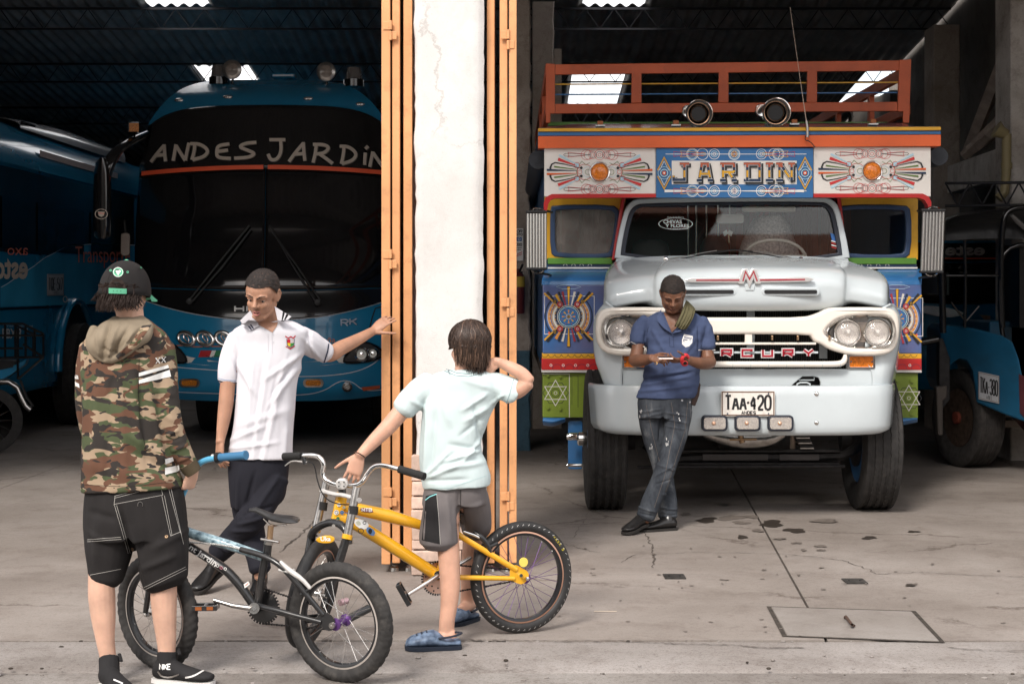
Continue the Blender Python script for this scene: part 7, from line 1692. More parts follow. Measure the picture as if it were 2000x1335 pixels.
f_towel = cloth('towel_olive', (0.11, 0.10, 0.055), 0.35, weave=160, b=0.9)
f_leath = mat('shoe_leather', (0.014, 0.013, 0.013), 0.33, bump=0.25, bs=60, coat=0.15); f_sole = mat('sole_dark', (0.03, 0.027, 0.025), 0.8); f_knit = cloth('shoe_knit', (0.022, 0.021, 0.022), 0.3, weave=260, b=0.6); f_wsole = mat('sole_white', (0.62, 0.60, 0.58), 0.6)
def wash(nm, a, b, c, sx=1.0, sz=0.35, scale=9):
    m = D.materials.new(nm); m.use_nodes = True; n = m.node_tree; lk = n.links.new; bs = n.nodes['Principled BSDF']; bs.inputs['Roughness'].default_value = 0.9; bs.inputs['Specular IOR Level'].default_value = 0.2
    tc = n.nodes.new('ShaderNodeTexCoord'); mp_ = n.nodes.new('ShaderNodeMapping'); mp_.inputs['Scale'].default_value = (sx, 1, sz); t = n.nodes.new('ShaderNodeTexNoise'); t.inputs['Scale'].default_value = scale; t.inputs['Detail'].default_value = 8; t.inputs['Roughness'].default_value = 0.65
    r = n.nodes.new('ShaderNodeValToRGB'); e = r.color_ramp.elements; e[0].position = 0.36; e[0].color = (*a, 1); e[1].position = 0.72; e[1].color = (*c, 1); q = e.new(0.55); q.color = (*b, 1)
    lk(tc.outputs['Object'], mp_.inputs['Vector']); lk(mp_.outputs['Vector'], t.inputs['Vector']); lk(t.outputs['Fac'], r.inputs['Fac']); lk(r.outputs['Color'], bs.inputs['Base Color'])
    t2 = n.nodes.new('ShaderNodeTexNoise'); t2.inputs['Scale'].default_value = 420; u = n.nodes.new('ShaderNodeBump'); u.inputs['Strength'].default_value = 0.35; u.inputs['Distance'].default_value = 0.001; lk(tc.outputs['Object'], t2.inputs['Vector']); lk(t2.outputs['Fac'], u.inputs['Height']); lk(u.outputs['Normal'], bs.inputs['Normal'])
    MATS[nm] = m; return m
f_jean = wash('jeans', (0.024, 0.028, 0.036), (0.060, 0.068, 0.080), (0.20, 0.205, 0.21)); creases(f_jean, 0.012, 9)
def camo():
    m = D.materials.new('camouflage'); m.use_nodes = True; n = m.node_tree; lk = n.links.new; bs = n.nodes['Principled BSDF']; bs.inputs['Roughness'].default_value = 0.9; bs.inputs['Specular IOR Level'].default_value = 0.2
    tc = n.nodes.new('ShaderNodeTexCoord'); last = None
    for i, (thr, col, off, sc) in enumerate(((None, (0.34, 0.25, 0.17), 0, 0), (0.51, (0.072, 0.088, 0.045), 3.1, 14), (0.53, (0.125, 0.062, 0.040), 7.7, 14.5), (0.55, (0.036, 0.031, 0.028), 12.3, 17))):
        if thr is None:
            rgb = n.nodes.new('ShaderNodeRGB'); rgb.outputs[0].default_value = (*col, 1); last = rgb.outputs[0]; continue
        mp_ = n.nodes.new('ShaderNodeMapping'); mp_.inputs['Scale'].default_value = (0.72, 0.9, 1.65); mp_.inputs['Location'].default_value = (off, off, off)
        t = n.nodes.new('ShaderNodeTexNoise'); t.inputs['Scale'].default_value = sc; t.inputs['Detail'].default_value = 2.0; t.inputs['Roughness'].default_value = 0.42; t.inputs['Distortion'].default_value = 0.55
        r = n.nodes.new('ShaderNodeValToRGB'); r.color_ramp.interpolation = 'LINEAR'; r.color_ramp.elements[0].position = thr-0.004; r.color_ramp.elements[1].position = thr+0.004; r.color_ramp.elements[0].color = (0,0,0,1); r.color_ramp.elements[1].color = (1,1,1,1)
        x = n.nodes.new('ShaderNodeMixRGB'); x.inputs['Color2'].default_value = (*col, 1)
        lk(tc.outputs['Object'], mp_.inputs['Vector']); lk(mp_.outputs['Vector'], t.inputs['Vector']); lk(t.outputs['Fac'], r.inputs['Fac']); lk(r.outputs['Color'], x.inputs['Fac']); lk(last, x.inputs['Color1']); last = x.outputs['Color']
    lk(last, bs.inputs['Base Color'])
    t2 = n.nodes.new('ShaderNodeTexNoise'); t2.inputs['Scale'].default_value = 420; u = n.nodes.new('ShaderNodeBump'); u.inputs['Strength'].default_value = 0.3; u.inputs['Distance'].default_value = 0.001; lk(tc.outputs['Object'], t2.inputs['Vector']); lk(t2.outputs['Fac'], u.inputs['Height']); lk(u.outputs['Normal'], bs.inputs['Normal'])
    MATS['camouflage'] = m; return m
f_camo = camo(); creases(f_camo, 0.010, 6)

def limb(g, pts, n=16, k=5, flat=1.0):
    """pts: (px, py, Y, r) -> smooth tapering limb"""
    a = [P(p[0], p[1], p[2]) for p in pts]; r = [p[3] for p in pts]; m = (len(pts)-1)*k
    q = [cr(a, (len(a)-1)*i/m) for i in range(m+1)]; rr = [max(0.003, cr(r, (len(r)-1)*i/m)) for i in range(m+1)]
    # rounded ends
    q = [q[0] - (q[1]-q[0]).normalized()*rr[0]*0.35] + q + [q[-1] + (q[-1]-q[-2]).normalized()*rr[-1]*0.35]; rr = [rr[0]*0.7] + rr + [rr[-1]*0.7]
    g.tube(q, rr, n, flat=flat); return g
def trunk(g, rows, n=32, k=5, p=2.3):
    """rows: (py, xleft, xright, depth radius, Y) -> body of real thickness with super-elliptic sections"""
    A = [V((a, b, c)) for a, b, c, d, e in rows]; B = [V((d, e, 0)) for a, b, c, d, e in rows]; m = (len(rows)-1)*k; rings = []
    for i in range(m+1):
        t = (len(rows)-1)*i/m; u = cr(A, t); w_ = cr(B, t); cx = (u.y+u.z)/2; hw = (u.z-u.y)/2; ring = []
        for j in range(n):
            th = 2*pi*j/n; cs, sn = cos(th), sin(th)
            ring.append(P(cx, u.x, w_.y) + V((hw/F*w_.y*math.copysign(abs(cs)**(2/p), cs), w_.x*math.copysign(abs(sn)**(2/p), sn), 0)))
        rings.append(ring)
    g.loft(rings); return g
def folds(me, fl, nz=0.0, ns=8, seed=0, stretch=(1, 1, 0.4)):
    """press folds into cloth: (x0, y0, x1, y1, Y, width m, height m) plus fine drape"""
    F_ = [(P(a, b, Y), P(c, d, Y), w_, h) for a, b, c, d, Y, w_, h in fl]; so = V((seed*3.1, seed*1.7, seed))
    me.update(); out = []
    for v in me.vertices:
        co = v.co; d = 0.0; n = v.normal
        for a, b, w_, h in F_:
            ab = b-a; ax_, az = co.x-a.x, co.z-a.z; L2 = ab.x*ab.x+ab.z*ab.z; t = (ax_*ab.x+az*ab.z)/L2
            if t < -0.15 or t > 1.15: continue
            dx, dz = ax_-ab.x*t, az-ab.z*t; dd = dx*dx+dz*dz
            if dd > 9*w_*w_ or n.y > 0.4: continue
            e = max(0.0, min(1.0, (t+0.15)*3)) * max(0.0, min(1.0, (1.15-t)*3)); d += h*e*math.exp(-dd/(w_*w_))
        if nz:
            q = V((co.x*stretch[0], co.y*stretch[1], co.z*stretch[2]))*ns + so; d += nz*noise.noise(q) + nz*0.4*noise.noise(q*2.7)
        out.append(co + n*d)
    for v, c_ in zip(me.vertices, out): v.co = c_
    me.update()
def skinned(name, g, m, par, voxel=0.006, it=4, fl=(), nz=0.0, ns=8, seed=0, stretch=(1, 1, 0.4), after=0, **k):
    me = fuse(g, voxel, it)
    if fl or nz: folds(me, fl, nz, ns, seed, stretch)
    bv = BVHTree.FromPolygons([v.co.copy() for v in me.vertices], [tuple(p.vertices) for p in me.polygons])
    o0 = org(par)
    for v in me.vertices: v.co -= o0
    me.materials.append(m); me.polygons.foreach_set('use_smooth', [True]*len(me.polygons))
    o = D.objects.new(name, me); C.objects.link(o); o.parent = par; ORG[o.name] = o0
    for kk, vv in k.items(): o[kk] = vv
    return o, bv
CAMP = V((0, 0, HC))
def onto(bv, Yd):
    def M(x, y, o=0.0):
        d = (P(x, y, 10.0)-CAMP).normalized(); h, n, i, ds = bv.ray_cast(CAMP, d)
        if h is None: return P(x, y, Yd)
        if n.dot(d) > 0: n = -n
        return h + (n*0.5 - d*0.5)*o*1.3
    return M
def dense2(pts, step=3.0, closed=False):
    o = []; n = len(pts)
    for i in range(n if closed else n-1):
        a, b = pts[i], pts[(i+1) % n]; k = max(1, int(sqrt((a[0]-b[0])**2+(a[1]-b[1])**2)/step))
        for j in range(k): o.append((a[0]+(b[0]-a[0])*j/k, a[1]+(b[1]-a[1])*j/k))
    if not closed: o.append(pts[-1])
    return o
def band(ar, q, m, nu=12, nv=3):
    """four-cornered patch that follows the cloth"""
    ar.off += ar.dl; ar.g.use(m); vs = []; fs = []
    for j in range(nv+1):
        for i in range(nu+1):
            u, v = i/nu, j/nv; x = (q[0][0]*(1-u)+q[1][0]*u)*(1-v)+(q[3][0]*(1-u)+q[2][0]*u)*v; y = (q[0][1]*(1-u)+q[1][1]*u)*(1-v)+(q[3][1]*(1-u)+q[2][1]*u)*v; vs.append(ar.M(x, y, ar.off))
    ar.g.add(vs, [(j*(nu+1)+i, j*(nu+1)+i+1, (j+1)*(nu+1)+i+1, (j+1)*(nu+1)+i) for j in range(nv) for i in range(nu)])
class Frame:
    def __init__(s, c, f, up=(0, 0, 1), k=1.0):
        s.c = V(c); s.f = V(f).normalized(); u = V(up); s.u = (u - s.f*u.dot(s.f)).normalized(); s.r = s.f.cross(s.u); s.k = k
    def __call__(s, x, y, z): return s.c + (s.r*x + s.f*y + s.u*z)*s.k      # x to the person's right, y forward, z up
    def ball(s, g, c, r, n=14, m=10):
        t = G(); t.ball((0, 0, 0), r, n, m); g.add([s(v.x+c[0], v.y+c[1], v.z+c[2]) for v in t.v], t.f)
    def tube(s, g, pts, r, n=8, **k): g.tube([s(*p) for p in pts], [q*s.k for q in r] if isinstance(r, (list, tuple)) else r*s.k, n, **k)
def head_geo(g, H, face=True, jaw=1.0):
    """H: frame centred between the ears; 23 cm tall head"""
    H.ball(g, (0, -0.018, 0.038), (0.074, 0.092, 0.078), 20, 14); H.ball(g, (0, 0.020, 0.030), (0.066, 0.068, 0.068), 18, 12)
    H.ball(g, (0, 0.026, -0.030), (0.058*jaw, 0.062, 0.062), 18, 12); H.ball(g, (0, 0.050, -0.080), (0.034*jaw, 0.032, 0.026), 14, 10)
    for s in (-1, 1):
        H.ball(g, (0.030*s, 0.058, -0.022), (0.022, 0.024, 0.024), 12, 8); H.tube(g, [(0.056*s, -0.004, -0.030), (0.050*s, 0.02, -0.066), (0.020*s, 0.062, -0.090)], [0.016, 0.016, 0.012])
        H.tube(g, [(0.007*s, 0.083, 0.021), (0.028*s, 0.082, 0.026), (0.050*s, 0.064, 0.018)], [0.008, 0.0085, 0.007])
        H.ball(g, (0.060*s, -0.010, -0.002), (0.015, 0.026, 0.036), 12, 8)
        # ear: shell, rim and lobe
        H.ball(g, (0.071*s, -0.012, -0.001), (0.008, 0.018, 0.026), 10, 8); H.tube(g, [(0.066*s, 0.004, 0.004), (0.073*s, -0.002, 0.024), (0.080*s, -0.018, 0.027), (0.082*s, -0.028, 0.008), (0.077*s, -0.020, -0.018), (0.068*s, -0.006, -0.028)], [0.004, 0.0045, 0.005, 0.005, 0.0045, 0.006])
    H.tube(g, [(0, 0.083, 0.020), (0, 0.092, 0.002), (0, 0.104, -0.017), (0, 0.098, -0.028)], [0.007, 0.009, 0.0125, 0.008], 10)
    for s in (-1, 1): H.ball(g, (0.012*s, 0.090, -0.022), (0.008, 0.010, 0.008), 8, 6)
    H.tube(g, [(-0.022, 0.076, -0.050), (0, 0.088, -0.047), (0.022, 0.076, -0.050)], [0.004, 0.0065, 0.004]); H.tube(g, [(-0.020, 0.074, -0.058), (0, 0.086, -0.060), (0.020, 0.074, -0.058)], [0.004, 0.007, 0.004])
def hand(g, w_, d, n, side, L=0.18, curl=(0.3, 0.35, 0.3), spread=0.10, thumb=(0.7, 0.35), kf=1.0, fcurl=None):
    """w_: wrist, d: direction of the fingers, n: back-of-hand normal, side: +1 thumb towards d x n"""
    w_ = V(w_); d = V(d).normalized(); n = V(n); n = (n - d*n.dot(d)).normalized(); t = d.cross(n)*side; pl = L*0.50; hw = L*0.215
    rings = []
    for u, wd, th in ((-0.12, .62, .105), (0.0, .68, .11), (.3, .9, .125), (.65, 1.05, .115), (.92, 1.02, .095), (1.02, .9, .07)):
        rings.append([w_ + d*(pl*u) + t*(hw*wd*cos(a)) + n*(L*th*0.75*sin(a)) for a in [2*pi*k/14 for k in range(14)]])
    g.loft(rings)
    for i, (o, ln) in enumerate(((0.78, 0.40), (0.27, 0.45), (-0.25, 0.42), (-0.74, 0.33))):
        cu = fcurl[i] if fcurl else curl
        p = w_ + d*(pl*0.90) + t*(hw*o); dd = (d + t*(o*spread)).normalized(); nn = n; r = L*0.046*kf; pts = [p - dd*0.012, p]; rr = [r, r*1.05]
        for sg, fr in zip(range(3), (.46, .30, .24)):
            a = cu[sg]; dd = (dd*cos(a) - nn*sin(a)).normalized(); nn = (nn - dd*nn.dot(dd)).normalized(); p = p + dd*(L*ln*fr); pts += [p - dd*(L*ln*fr*0.5), p]; rr += [r*(0.95-0.08*sg), r*(0.96-0.12*sg)]
        rr[-1] *= 0.75; g.tube(pts, rr, 8)
    p = w_ + d*(pl*0.18) + t*(hw*0.72) - n*0.004; dd = (d*cos(thumb[0]) + t*sin(thumb[0]) - n*0.25).normalized(); r = L*0.054*kf; pts = [p - dd*0.01, p]; rr = [r*1.2, r*1.25]
    for ln, a in ((.26, 0.0), (.19, thumb[1]), (.15, thumb[1])):
        dd = (dd*cos(a) + (d*0.8 - n*0.6 - t*0.6).normalized()*sin(a)).normalized(); p = p + dd*(L*ln); pts.append(p); rr.append(r*(1.0 if ln > .2 else 0.85 if ln > .16 else 0.6))
    g.tube(pts, rr, 8)
    return w_, d, n, t
def shoe(par, heel, d, L, name='shoe', m=None, ms=None, w_=0.048, h=0.075, collar=0.1, tilt=0.0, ank=None, toe_up=0.0):
    """heel on the ground, d: pointing direction"""
    heel = V(heel); d = V(d).normalized(); d = V((d.x*cos(tilt), d.y*cos(tilt), -sin(tilt) if tilt else d.z)).normalized(); up = V((0,0,1)); up = (up - d*up.dot(d)).normalized(); s = d.cross(up); rings = []; sr = []
    for u, wd, hh, lo in ((0.0, .50, .62, .10), (.02, .66, .78, .05), (.10, .80, .98, .0), (.22, .80, 1.0, .0), (.36, .78, .90, .0), (.50, .88, .72, .0), (.66, 1.0, .58, .0), (.80, .98, .48, .0), (.92, .80, .40, .03), (.985, .5, .30, .08), (1.0, .2, .2, .12)):
        ring = []
        for k in range(18):
            a = 2*pi*k/18; ca, sa = cos(a), sin(a); z = (h*hh*(0.5+0.5*sa)) if True else 0; wv = w_*wd*math.copysign(abs(ca)**0.75, ca)*(1.0 - 0.35*max(0, sa)**2); ring.append(heel + d*(L*u) + s*wv + up*(0.016 + h*lo + z*(1-lo*0.5)))
        rings.append(ring); sr.append([heel + d*(L*(u*1.02-0.01)) + s*(w_*wd*1.04*cos(2*pi*k/18)) + up*(0.0 + h*lo*0.4 + (0.016 if sin(2*pi*k/18) > 0 else 0.0)) for k in range(18)])
    g = G(); g.loft(rings)
    if ank: g.tube([heel + d*(L*0.20) + up*0.05, ank], [0.042, collar*0.42], 14)
    o, bv = skinned(name, g, m or f_leath, par, 0.004, 3)
    g = G(); g.loft(sr); obj('sole', g, ms or f_sole, o, bevel=0.003)
    return o, bv
def cap_hair(H, m, par, name='hair', up=0.004, zlow=-0.02, front=0.045, nz=0.0015, n=48, mm=30, side=0.0, mask=None):
    """close cropped hair: a shell a few millimetres off the skull, cut along the hairline"""
    g = G(); vs = {}; V_ = []; fs = []
    def surf(a, e):
        x, y, z = sin(a)*cos(e), -cos(a)*cos(e), sin(e); p = V((x*(0.076+up), y*(0.090+up) - 0.012 + (0.006 if y > 0 else 0), z*(0.080+up)+0.038))
        q = 1 + nz/0.08*noise.noise(p*160); return H(p.x*q, p.y*q, p.z*q), p
    for j in range(mm+1):
        for i in range(n):
            a = 2*pi*i/n; fr = 0.5-0.5*cos(a)     # 0 back, 1 front
            lo = 0.004*noise.noise(V((a*3, zlow*50, 1))) + zlow + (front-zlow)*max(0, min(1, (fr-0.45)/0.35)) ; el = math.asin(max(-0.95, min(0.98, (lo-0.038)/(0.080+up)))); e = el + (pi/2-el)*j/mm
            V_.append(surf(a, e)[0])
    for j in range(mm):
        for i in range(n): fs.append((j*n+i, j*n+(i+1) % n, (j+1)*n+(i+1) % n, (j+1)*n+i))
    V_ += [H(0, -0.005, 0.03)]; e = len(V_)-1
    g.add(V_, fs); o = obj(name, g, m, par, smooth=70); return o
def strands(H, m, par, N, length, seed, amin=-2.0, amax=2.0, wave=0.006, r=0.0022, e0=(0.2, 1.5), flare=0.0, fringe=0, gather=0.0, clump=0):
    """locks of hair running over the skull and hanging; a measured from the back of the head"""
    rs = random.Random(seed); g = G()
    for i in range(N):
        a = rs.uniform(amin, amax); es = rs.uniform(*e0); ln = length*(0.8+0.3*rs.random())*(1 - 0.25*abs(a)/2.2); ph = rs.random()*6; pts = []; da = rs.uniform(-.25, .25); off = 0.003+rs.random()*0.014
        for j in range(9):
            e = es + (-0.25-es)*j/8; aa = a + da*j/8 + 0.05*sin(j*1.1+ph); x, y, z = sin(aa)*cos(e), -cos(aa)*cos(e), sin(e); pts.append(H(x*(0.078+off), y*(0.092+off)-0.014, z*(0.080+off)+0.038))
        base = pts[-1]; out = (base - H(0, -0.01, 0.0)); out.z = 0; out.normalize(); sd = V((-out.y, out.x, 0))
        for j in range(1, 8):
            t = j/7; w2 = wave*sin(t*7+ph); pts.append(base + V((0, 0, -1))*(ln*t) + out*(flare*t*t - gather*t + w2*t) + sd*(wave*1.4*t*cos(t*6+ph)))
        m_ = len(pts); g.tube(pts, [r*(0.7 + 0.5*sin(pi*min(1, k/(m_-1)*1.1))) * (1 if k < m_-3 else (m_-k)/3.5) for k in range(m_)], 5, flat=0.6)
    return obj('hair_locks', g, m, par, smooth=70)

# ================================================ the boy in the camouflage hoodie (seen from behind)
KC = thing('person', 'boy in camouflage hoodie, black shorts and dark cap seen from behind at left', 'person', (P(260, 1330, 7.0).x, 7.0, -0.02))
HC1 = Frame(P(246, 572, 6.99), (0.42, 0.90, -0.08), k=1.02)
g = G(); head_geo(g, HC1)
limb(g, [(258,655,6.99,0.062),(255,625,6.99,0.056),(252,600,6.985,0.057)])
trunk(g, [(640,205,300,0.06,6.99),(700,180,318,0.09,7.0),(800,178,315,0.10,7.0),(900,178,345,0.11,7.02),(990,180,350,0.11,7.02)])
limb(g, [(212,980,7.02,0.09),(208,1070,7.0,0.075),(199,1128,6.98,0.056),(199,1165,6.98,0.055),(202,1205,6.98,0.050),(206,1250,6.98,0.038),(212,1288,6.98,0.033),(214,1318,6.98,0.034)])
limb(g, [(305,980,7.02,0.09),(314,1070,7.0,0.075),(319,1135,7.0,0.057),(320,1172,7.0,0.054),(322,1210,7.0,0.048),(325,1250,7.0,0.040),(326,1280,7.0,0.035),(327,1300,7.0,0.036)])
for q in ([(312,690,7.0,0.036),(324,790,6.99,0.036),(352,875,6.98,0.036),(374,916,7.0,0.027),(378,922,7.0,0.026)], [(182,690,7.02,0.04),(172,790,7.07,0.036),(190,870,7.22,0.030),(205,898,7.34,0.026)]): limb(g, q)
hand(g, P(377,916,7.0), (-0.25,0.15,-0.9), (0.85,-0.55,-0.15), -1, 0.17, fcurl=[(0.9,1.2,0.8)]*4, thumb=(0.5,0.5), kf=1.05)
hand(g, P(205,900,7.34), (0.3,0.6,-0.3), (-0.3,0.2,0.9), 1, 0.17, fcurl=[(0.8,1.1,0.8)]*4, thumb=(0.4,0.5))
skin, _b = skinned('body', g, s_camo, KC, 0.0042, 3)
# hoodie
g = G(); trunk(g, [(622,222,286,0.06,6.99),(634,198,302,0.085,6.99),(650,178,322,0.105,6.99),(675,162,334,0.125,7.0),(712,158,332,0.135,7.0),(780,160,326,0.135,7.0),(850,163,330,0.135,7.0),(910,163,346,0.14,7.01),(946,162,357,0.145,7.01),(953,162,358,0.145,7.01)])
limb(g, [(314,676,7.0,0.057),(319,720,7.0,0.059),(324,775,6.98,0.056),(334,830,6.97,0.051),(351,872,6.98,0.044),(367,903,6.99,0.037),(374,919,7.0,0.034)], k=6)
limb(g, [(182,680,7.02,0.060),(171,720,7.03,0.052),(170,780,7.06,0.050),(180,840,7.13,0.048),(196,888,7.28,0.040),(203,896,7.33,0.036)], k=6)
g.v = [V((v.x, v.y, v.z - (0.012*max(0, min(1, (0.95-v.z)/0.2))*( -(v.x+1.53)/0.2)))) for v in g.v]
hood_f = [(250,712,262,930,7.0,0.016,0.008),(205,730,196,930,7.0,0.02,0.008),(228,800,222,945,7.0,0.014,-0.008),(283,700,300,900,7.0,0.014,-0.014),(296,720,330,930,7.0,0.012,0.008),(240,720,300,770,7.0,0.02,0.007),(262,840,340,900,7.0,0.016,0.009),(264,870,350,925,7.0,0.014,-0.007),(180,740,174,860,7.0,0.014,0.007),(236,735,226,780,7,0.012,-0.006),
          (330,848,352,838,6.97,0.008,0.010),(332,862,358,852,6.97,0.007,-0.007),(338,880,366,868,6.97,0.007,0.008),(350,900,374,890,6.97,0.006,0.007),(312,760,345,770,7.0,0.012,0.006),(318,800,348,820,7.0,0.012,0.006),(165,900,350,930,7.0,0.03,0.006)]
ho_, bvh = skinned('hoodie', g, f_camo, KC, 0.006, 5, hood_f, 0.007, 7, 1)
mk = onto(bvh, 6.85); ar = Art(mk, base=0.0016)
for q in ([(271,728),(328,712),(330,718),(271,735)], [(271,742),(331,722),(334,735),(271,749)]): band(ar, q, M_white, 14, 3); ar.flush('sleeve_stripe', ho_)
for q in ([(322,896),(338,892),(339,900),(323,906)], [(322,913),(349,908),(351,919),(322,927)]): band(ar, q, M_white, 8, 3); ar.flush('pocket_stripe', ho_)
for q in ([(147,731),(153,733),(154,740),(147,739)], [(147,745),(155,749),(156,757),(148,753)]): band(ar, q, M_white, 4, 3); ar.flush('sleeve_stripe', ho_)
ar.line([(304,699),(312,709)], 1.8, M_white); ar.line([(312,698),(304,710)], 1.0, M_white); ar.line([(315,697),(323,707)], 1.8, M_white); ar.line([(323,696),(315,708)], 1.0, M_white)
for x in (303,310,314,321): ar.line([(x,699-(x-303)*.1),(x+3,698.6-(x-303)*.1)], 1.0, M_white)
ar.done('sleeve_print', ho_)
ar = Art(mk, base=0.0012); ar.line(dense2([(272,700),(270,760),(274,830),(286,880)]), 1.0, cloth('seam_dark', (0.03,0.025,0.02))); ar.line(dense2([(164,946),(250,950),(354,938)]), 0.7, MATS['seam_dark']); ar.done('seams', ho_)
# cuff
g = G(); g.tube([P(366,904,6.99), P(378,922,7.0)], [0.040,0.036], 18); obj('cuff', g, cloth('cuff_olive', (0.085,0.065,0.04), 0.2), ho_, smooth=50)
# hood thrown back
g = G(); trunk(g, [(617,222,280,0.055,6.985),(628,203,292,0.075,6.96),(642,188,298,0.085,6.93),(660,176,288,0.075,6.90),(678,172,262,0.055,6.885),(692,182,238,0.04,6.88),(703,196,222,0.025,6.885)], p=2.0)
limb(g, [(292,636,6.93,0.020),(285,652,6.88,0.026),(266,668,6.86,0.028),(245,684,6.855,0.026),(222,700,6.86,0.020),(203,703,6.87,0.014)]); limb(g, [(184,640,6.90,0.02),(176,662,6.88,0.020),(182,685,6.87,0.017),(200,703,6.87,0.013)])
hf = [(214,630,205,695,6.87,0.010,-0.018),(232,640,215,698,6.87,0.008,0.012),(192,648,200,696,6.87,0.007,0.010),(252,640,226,690,6.87,0.008,-0.016),(262,650,240,690,6.87,0.006,0.010),(275,640,258,672,6.87,0.006,-0.010),(205,680,235,690,6.87,0.006,-0.008)]
hd, bv2 = skinned('hood', g, f_hood, ho_, 0.005, 4, hf, 0.006, 14, 4, (1,1,0.7))
ar = Art(onto(bv2, 6.85), base=0.0015)
band(ar, [(278,636),(296,634),(268,676),(256,668)], f_camo, 6, 10); band(ar, [(256,668),(268,676),(232,702),(226,695)], f_camo, 6, 8); ar.done('hood_edge', hd)
# cap
CF = HC1; g = G(); rows = []
for j in range(17):
    e = pi/2*j/16; rr = []
    for i in range(49):
        a = 2*pi*i/48; x, y = sin(a)*cos(e), -cos(a)*cos(e); seam = 1 - 0.012*max(0, 1-abs(((a/(pi/3)) % 1)-0.0)*14 if ((a/(pi/3)) % 1) < 0.5 else 1-abs(((a/(pi/3)) % 1)-1.0)*14)
        rr.append(CF(x*0.0945*seam, y*0.112*seam-0.006, -0.012 + 0.140*sin(e)**0.85))
    rows.append(rr)
g.grid(rows); cp_ = obj('cap', g, f_cap, KC, smooth=60); sdm = cp_.modifiers.new('s', 'SOLIDIFY'); sdm.thickness = 0.003; sdm.offset = 1
bvc = BVHTree.FromPolygons([v for v in g.v], [f for f in g.f])
g = G(); rows = []
for j in range(7):
    t = j/6; rows.append([CF(0.092*sin(a)*(1-0.10*t), 0.104*cos(a)+0.0+0.068*t*(cos(a)**0.6 if cos(a) > 0 else 0), -0.002 - 0.018*abs(sin(a))*t - 0.010*t) for a in [(-1.25+2.5*i/16) for i in range(17)]])
g.grid(rows, 0.005, (0,0,1)); obj('cap_brim', g, f_green, cp_, smooth=60)
ar = Art(onto(bvc, 6.88), base=0.0045); ar.disc(231, 532, 10.2, f_green, 24, 9); ar.ring(231, 532, 8.8, 0.8, M_white, 24); ar.disc(229, 531, 2.6, M_white, 10); ar.disc(233.5, 530.5, 2.6, M_white, 10); ar.disc(231, 534.5, 2.4, M_white, 10); ar.line([(231,534),(231,539)], 1.2, M_white)
for x, y in ((217,529),(249,532),(275,523)): ar.ring(x, y, 1.7, 1.2, f_green, 10)
ar.poly([(213,574),(213,560),(216,550),(222,546.5),(232,546),(240,548.5),(244,555),(246,566),(246,574)], h_dk); band(ar, [(213.5,562.5),(247,564),(247,574),(213.5,573)], f_green, 8, 2)
for x in (222, 229, 236): ar.disc(x, 568.5, 0.9, f_cap, 6)
ar.done('cap_badge', cp_)
g = G(); CF.ball(g, (0, -0.006, 0.130), (0.009, 0.009, 0.005)); obj('cap_button', g, f_green, cp_, smooth=180)
strands(HC1, h_dk, KC, 620, 0.098, 3, -1.9, 1.35, 0.010, 0.0024, (-0.35, -0.05), 0.008); strands(HC1, h_dk, KC, 60, 0.06, 8, -2.0, -1.0, 0.012, 0.0022, (-0.35, -0.05), 0.035)
# shorts
g = G(); trunk(g, [(938,170,352,0.125,7.01),(975,166,362,0.135,7.01),(1015,165,366,0.135,7.01),(1050,166,368,0.13,7.01)])
limb(g, [(216,1020,7.01,0.105),(213,1070,7.0,0.098),(208,1115,6.99,0.078),(206,1130,6.99,0.070)], n=22); limb(g, [(312,1020,7.01,0.115),(316,1070,7.0,0.112),(322,1110,7.0,0.098),(324,1128,7.0,0.092)], n=22)
g.v = [V((v.x, v.y, v.z - 0.22*(0.0 if v.x > P(365,0,7).x or v.x < P(268,0,7).x or v.z > 0.5 else (P(352,0,7).x - v.x)*0.9))) for v in g.v]
sf = [(240,1000,262,1118,6.9,0.012,-0.022),(262,1040,290,1150,6.9,0.014,0.012),(190,1010,186,1100,6.9,0.02,0.008),(170,1040,240,1070,6.9,0.014,0.007),(170,1000,230,1010,6.9,0.014,-0.006),(300,1070,360,1040,6.9,0.016,0.008),(280,1110,340,1085,6.9,0.014,0.008),(345,960,362,1080,6.9,0.012,-0.007)]
sh, bvs = skinned('shorts', g, f_short, KC, 0.006, 4, sf, 0.006, 9, 6)
mk = onto(bvs, 6.88); ar = Art(mk, base=0.0012); S_ = lambda pts: ar.line(dense2(pts, 4), 0.7, f_stitch)
for pts in ([(224,968),(312,945)],[(224,972),(313,949)],[(223,984),(318,966)],[(225,968),(223,986)],[(312,945),(318,966)],[(224,986),(250,1080)],[(228,986),(254,1080)],[(316,968),(333,1046)],[(321,967),(336,1045)],[(333,1046),(352,1038)],[(327,945),(352,1040)],[(332,945),(358,1062)],[(171,1053),(236,1048)],[(171,1057),(237,1052)],[(176,1122),(236,1110)],[(282,1146),(362,1106)],[(284,1150),(364,1110)]): S_(pts)
ar.ring(274, 985, 4.8, 1.3, M_steelw, 16, 150, 390, 1.15)
for x, y in ((258,1072),(325,1047)): ar.disc(x, y, 3.2, MATS['brassy'], 12); ar.disc(x, y, 1.2, M_black, 8)
ar.done('stitching', sh)
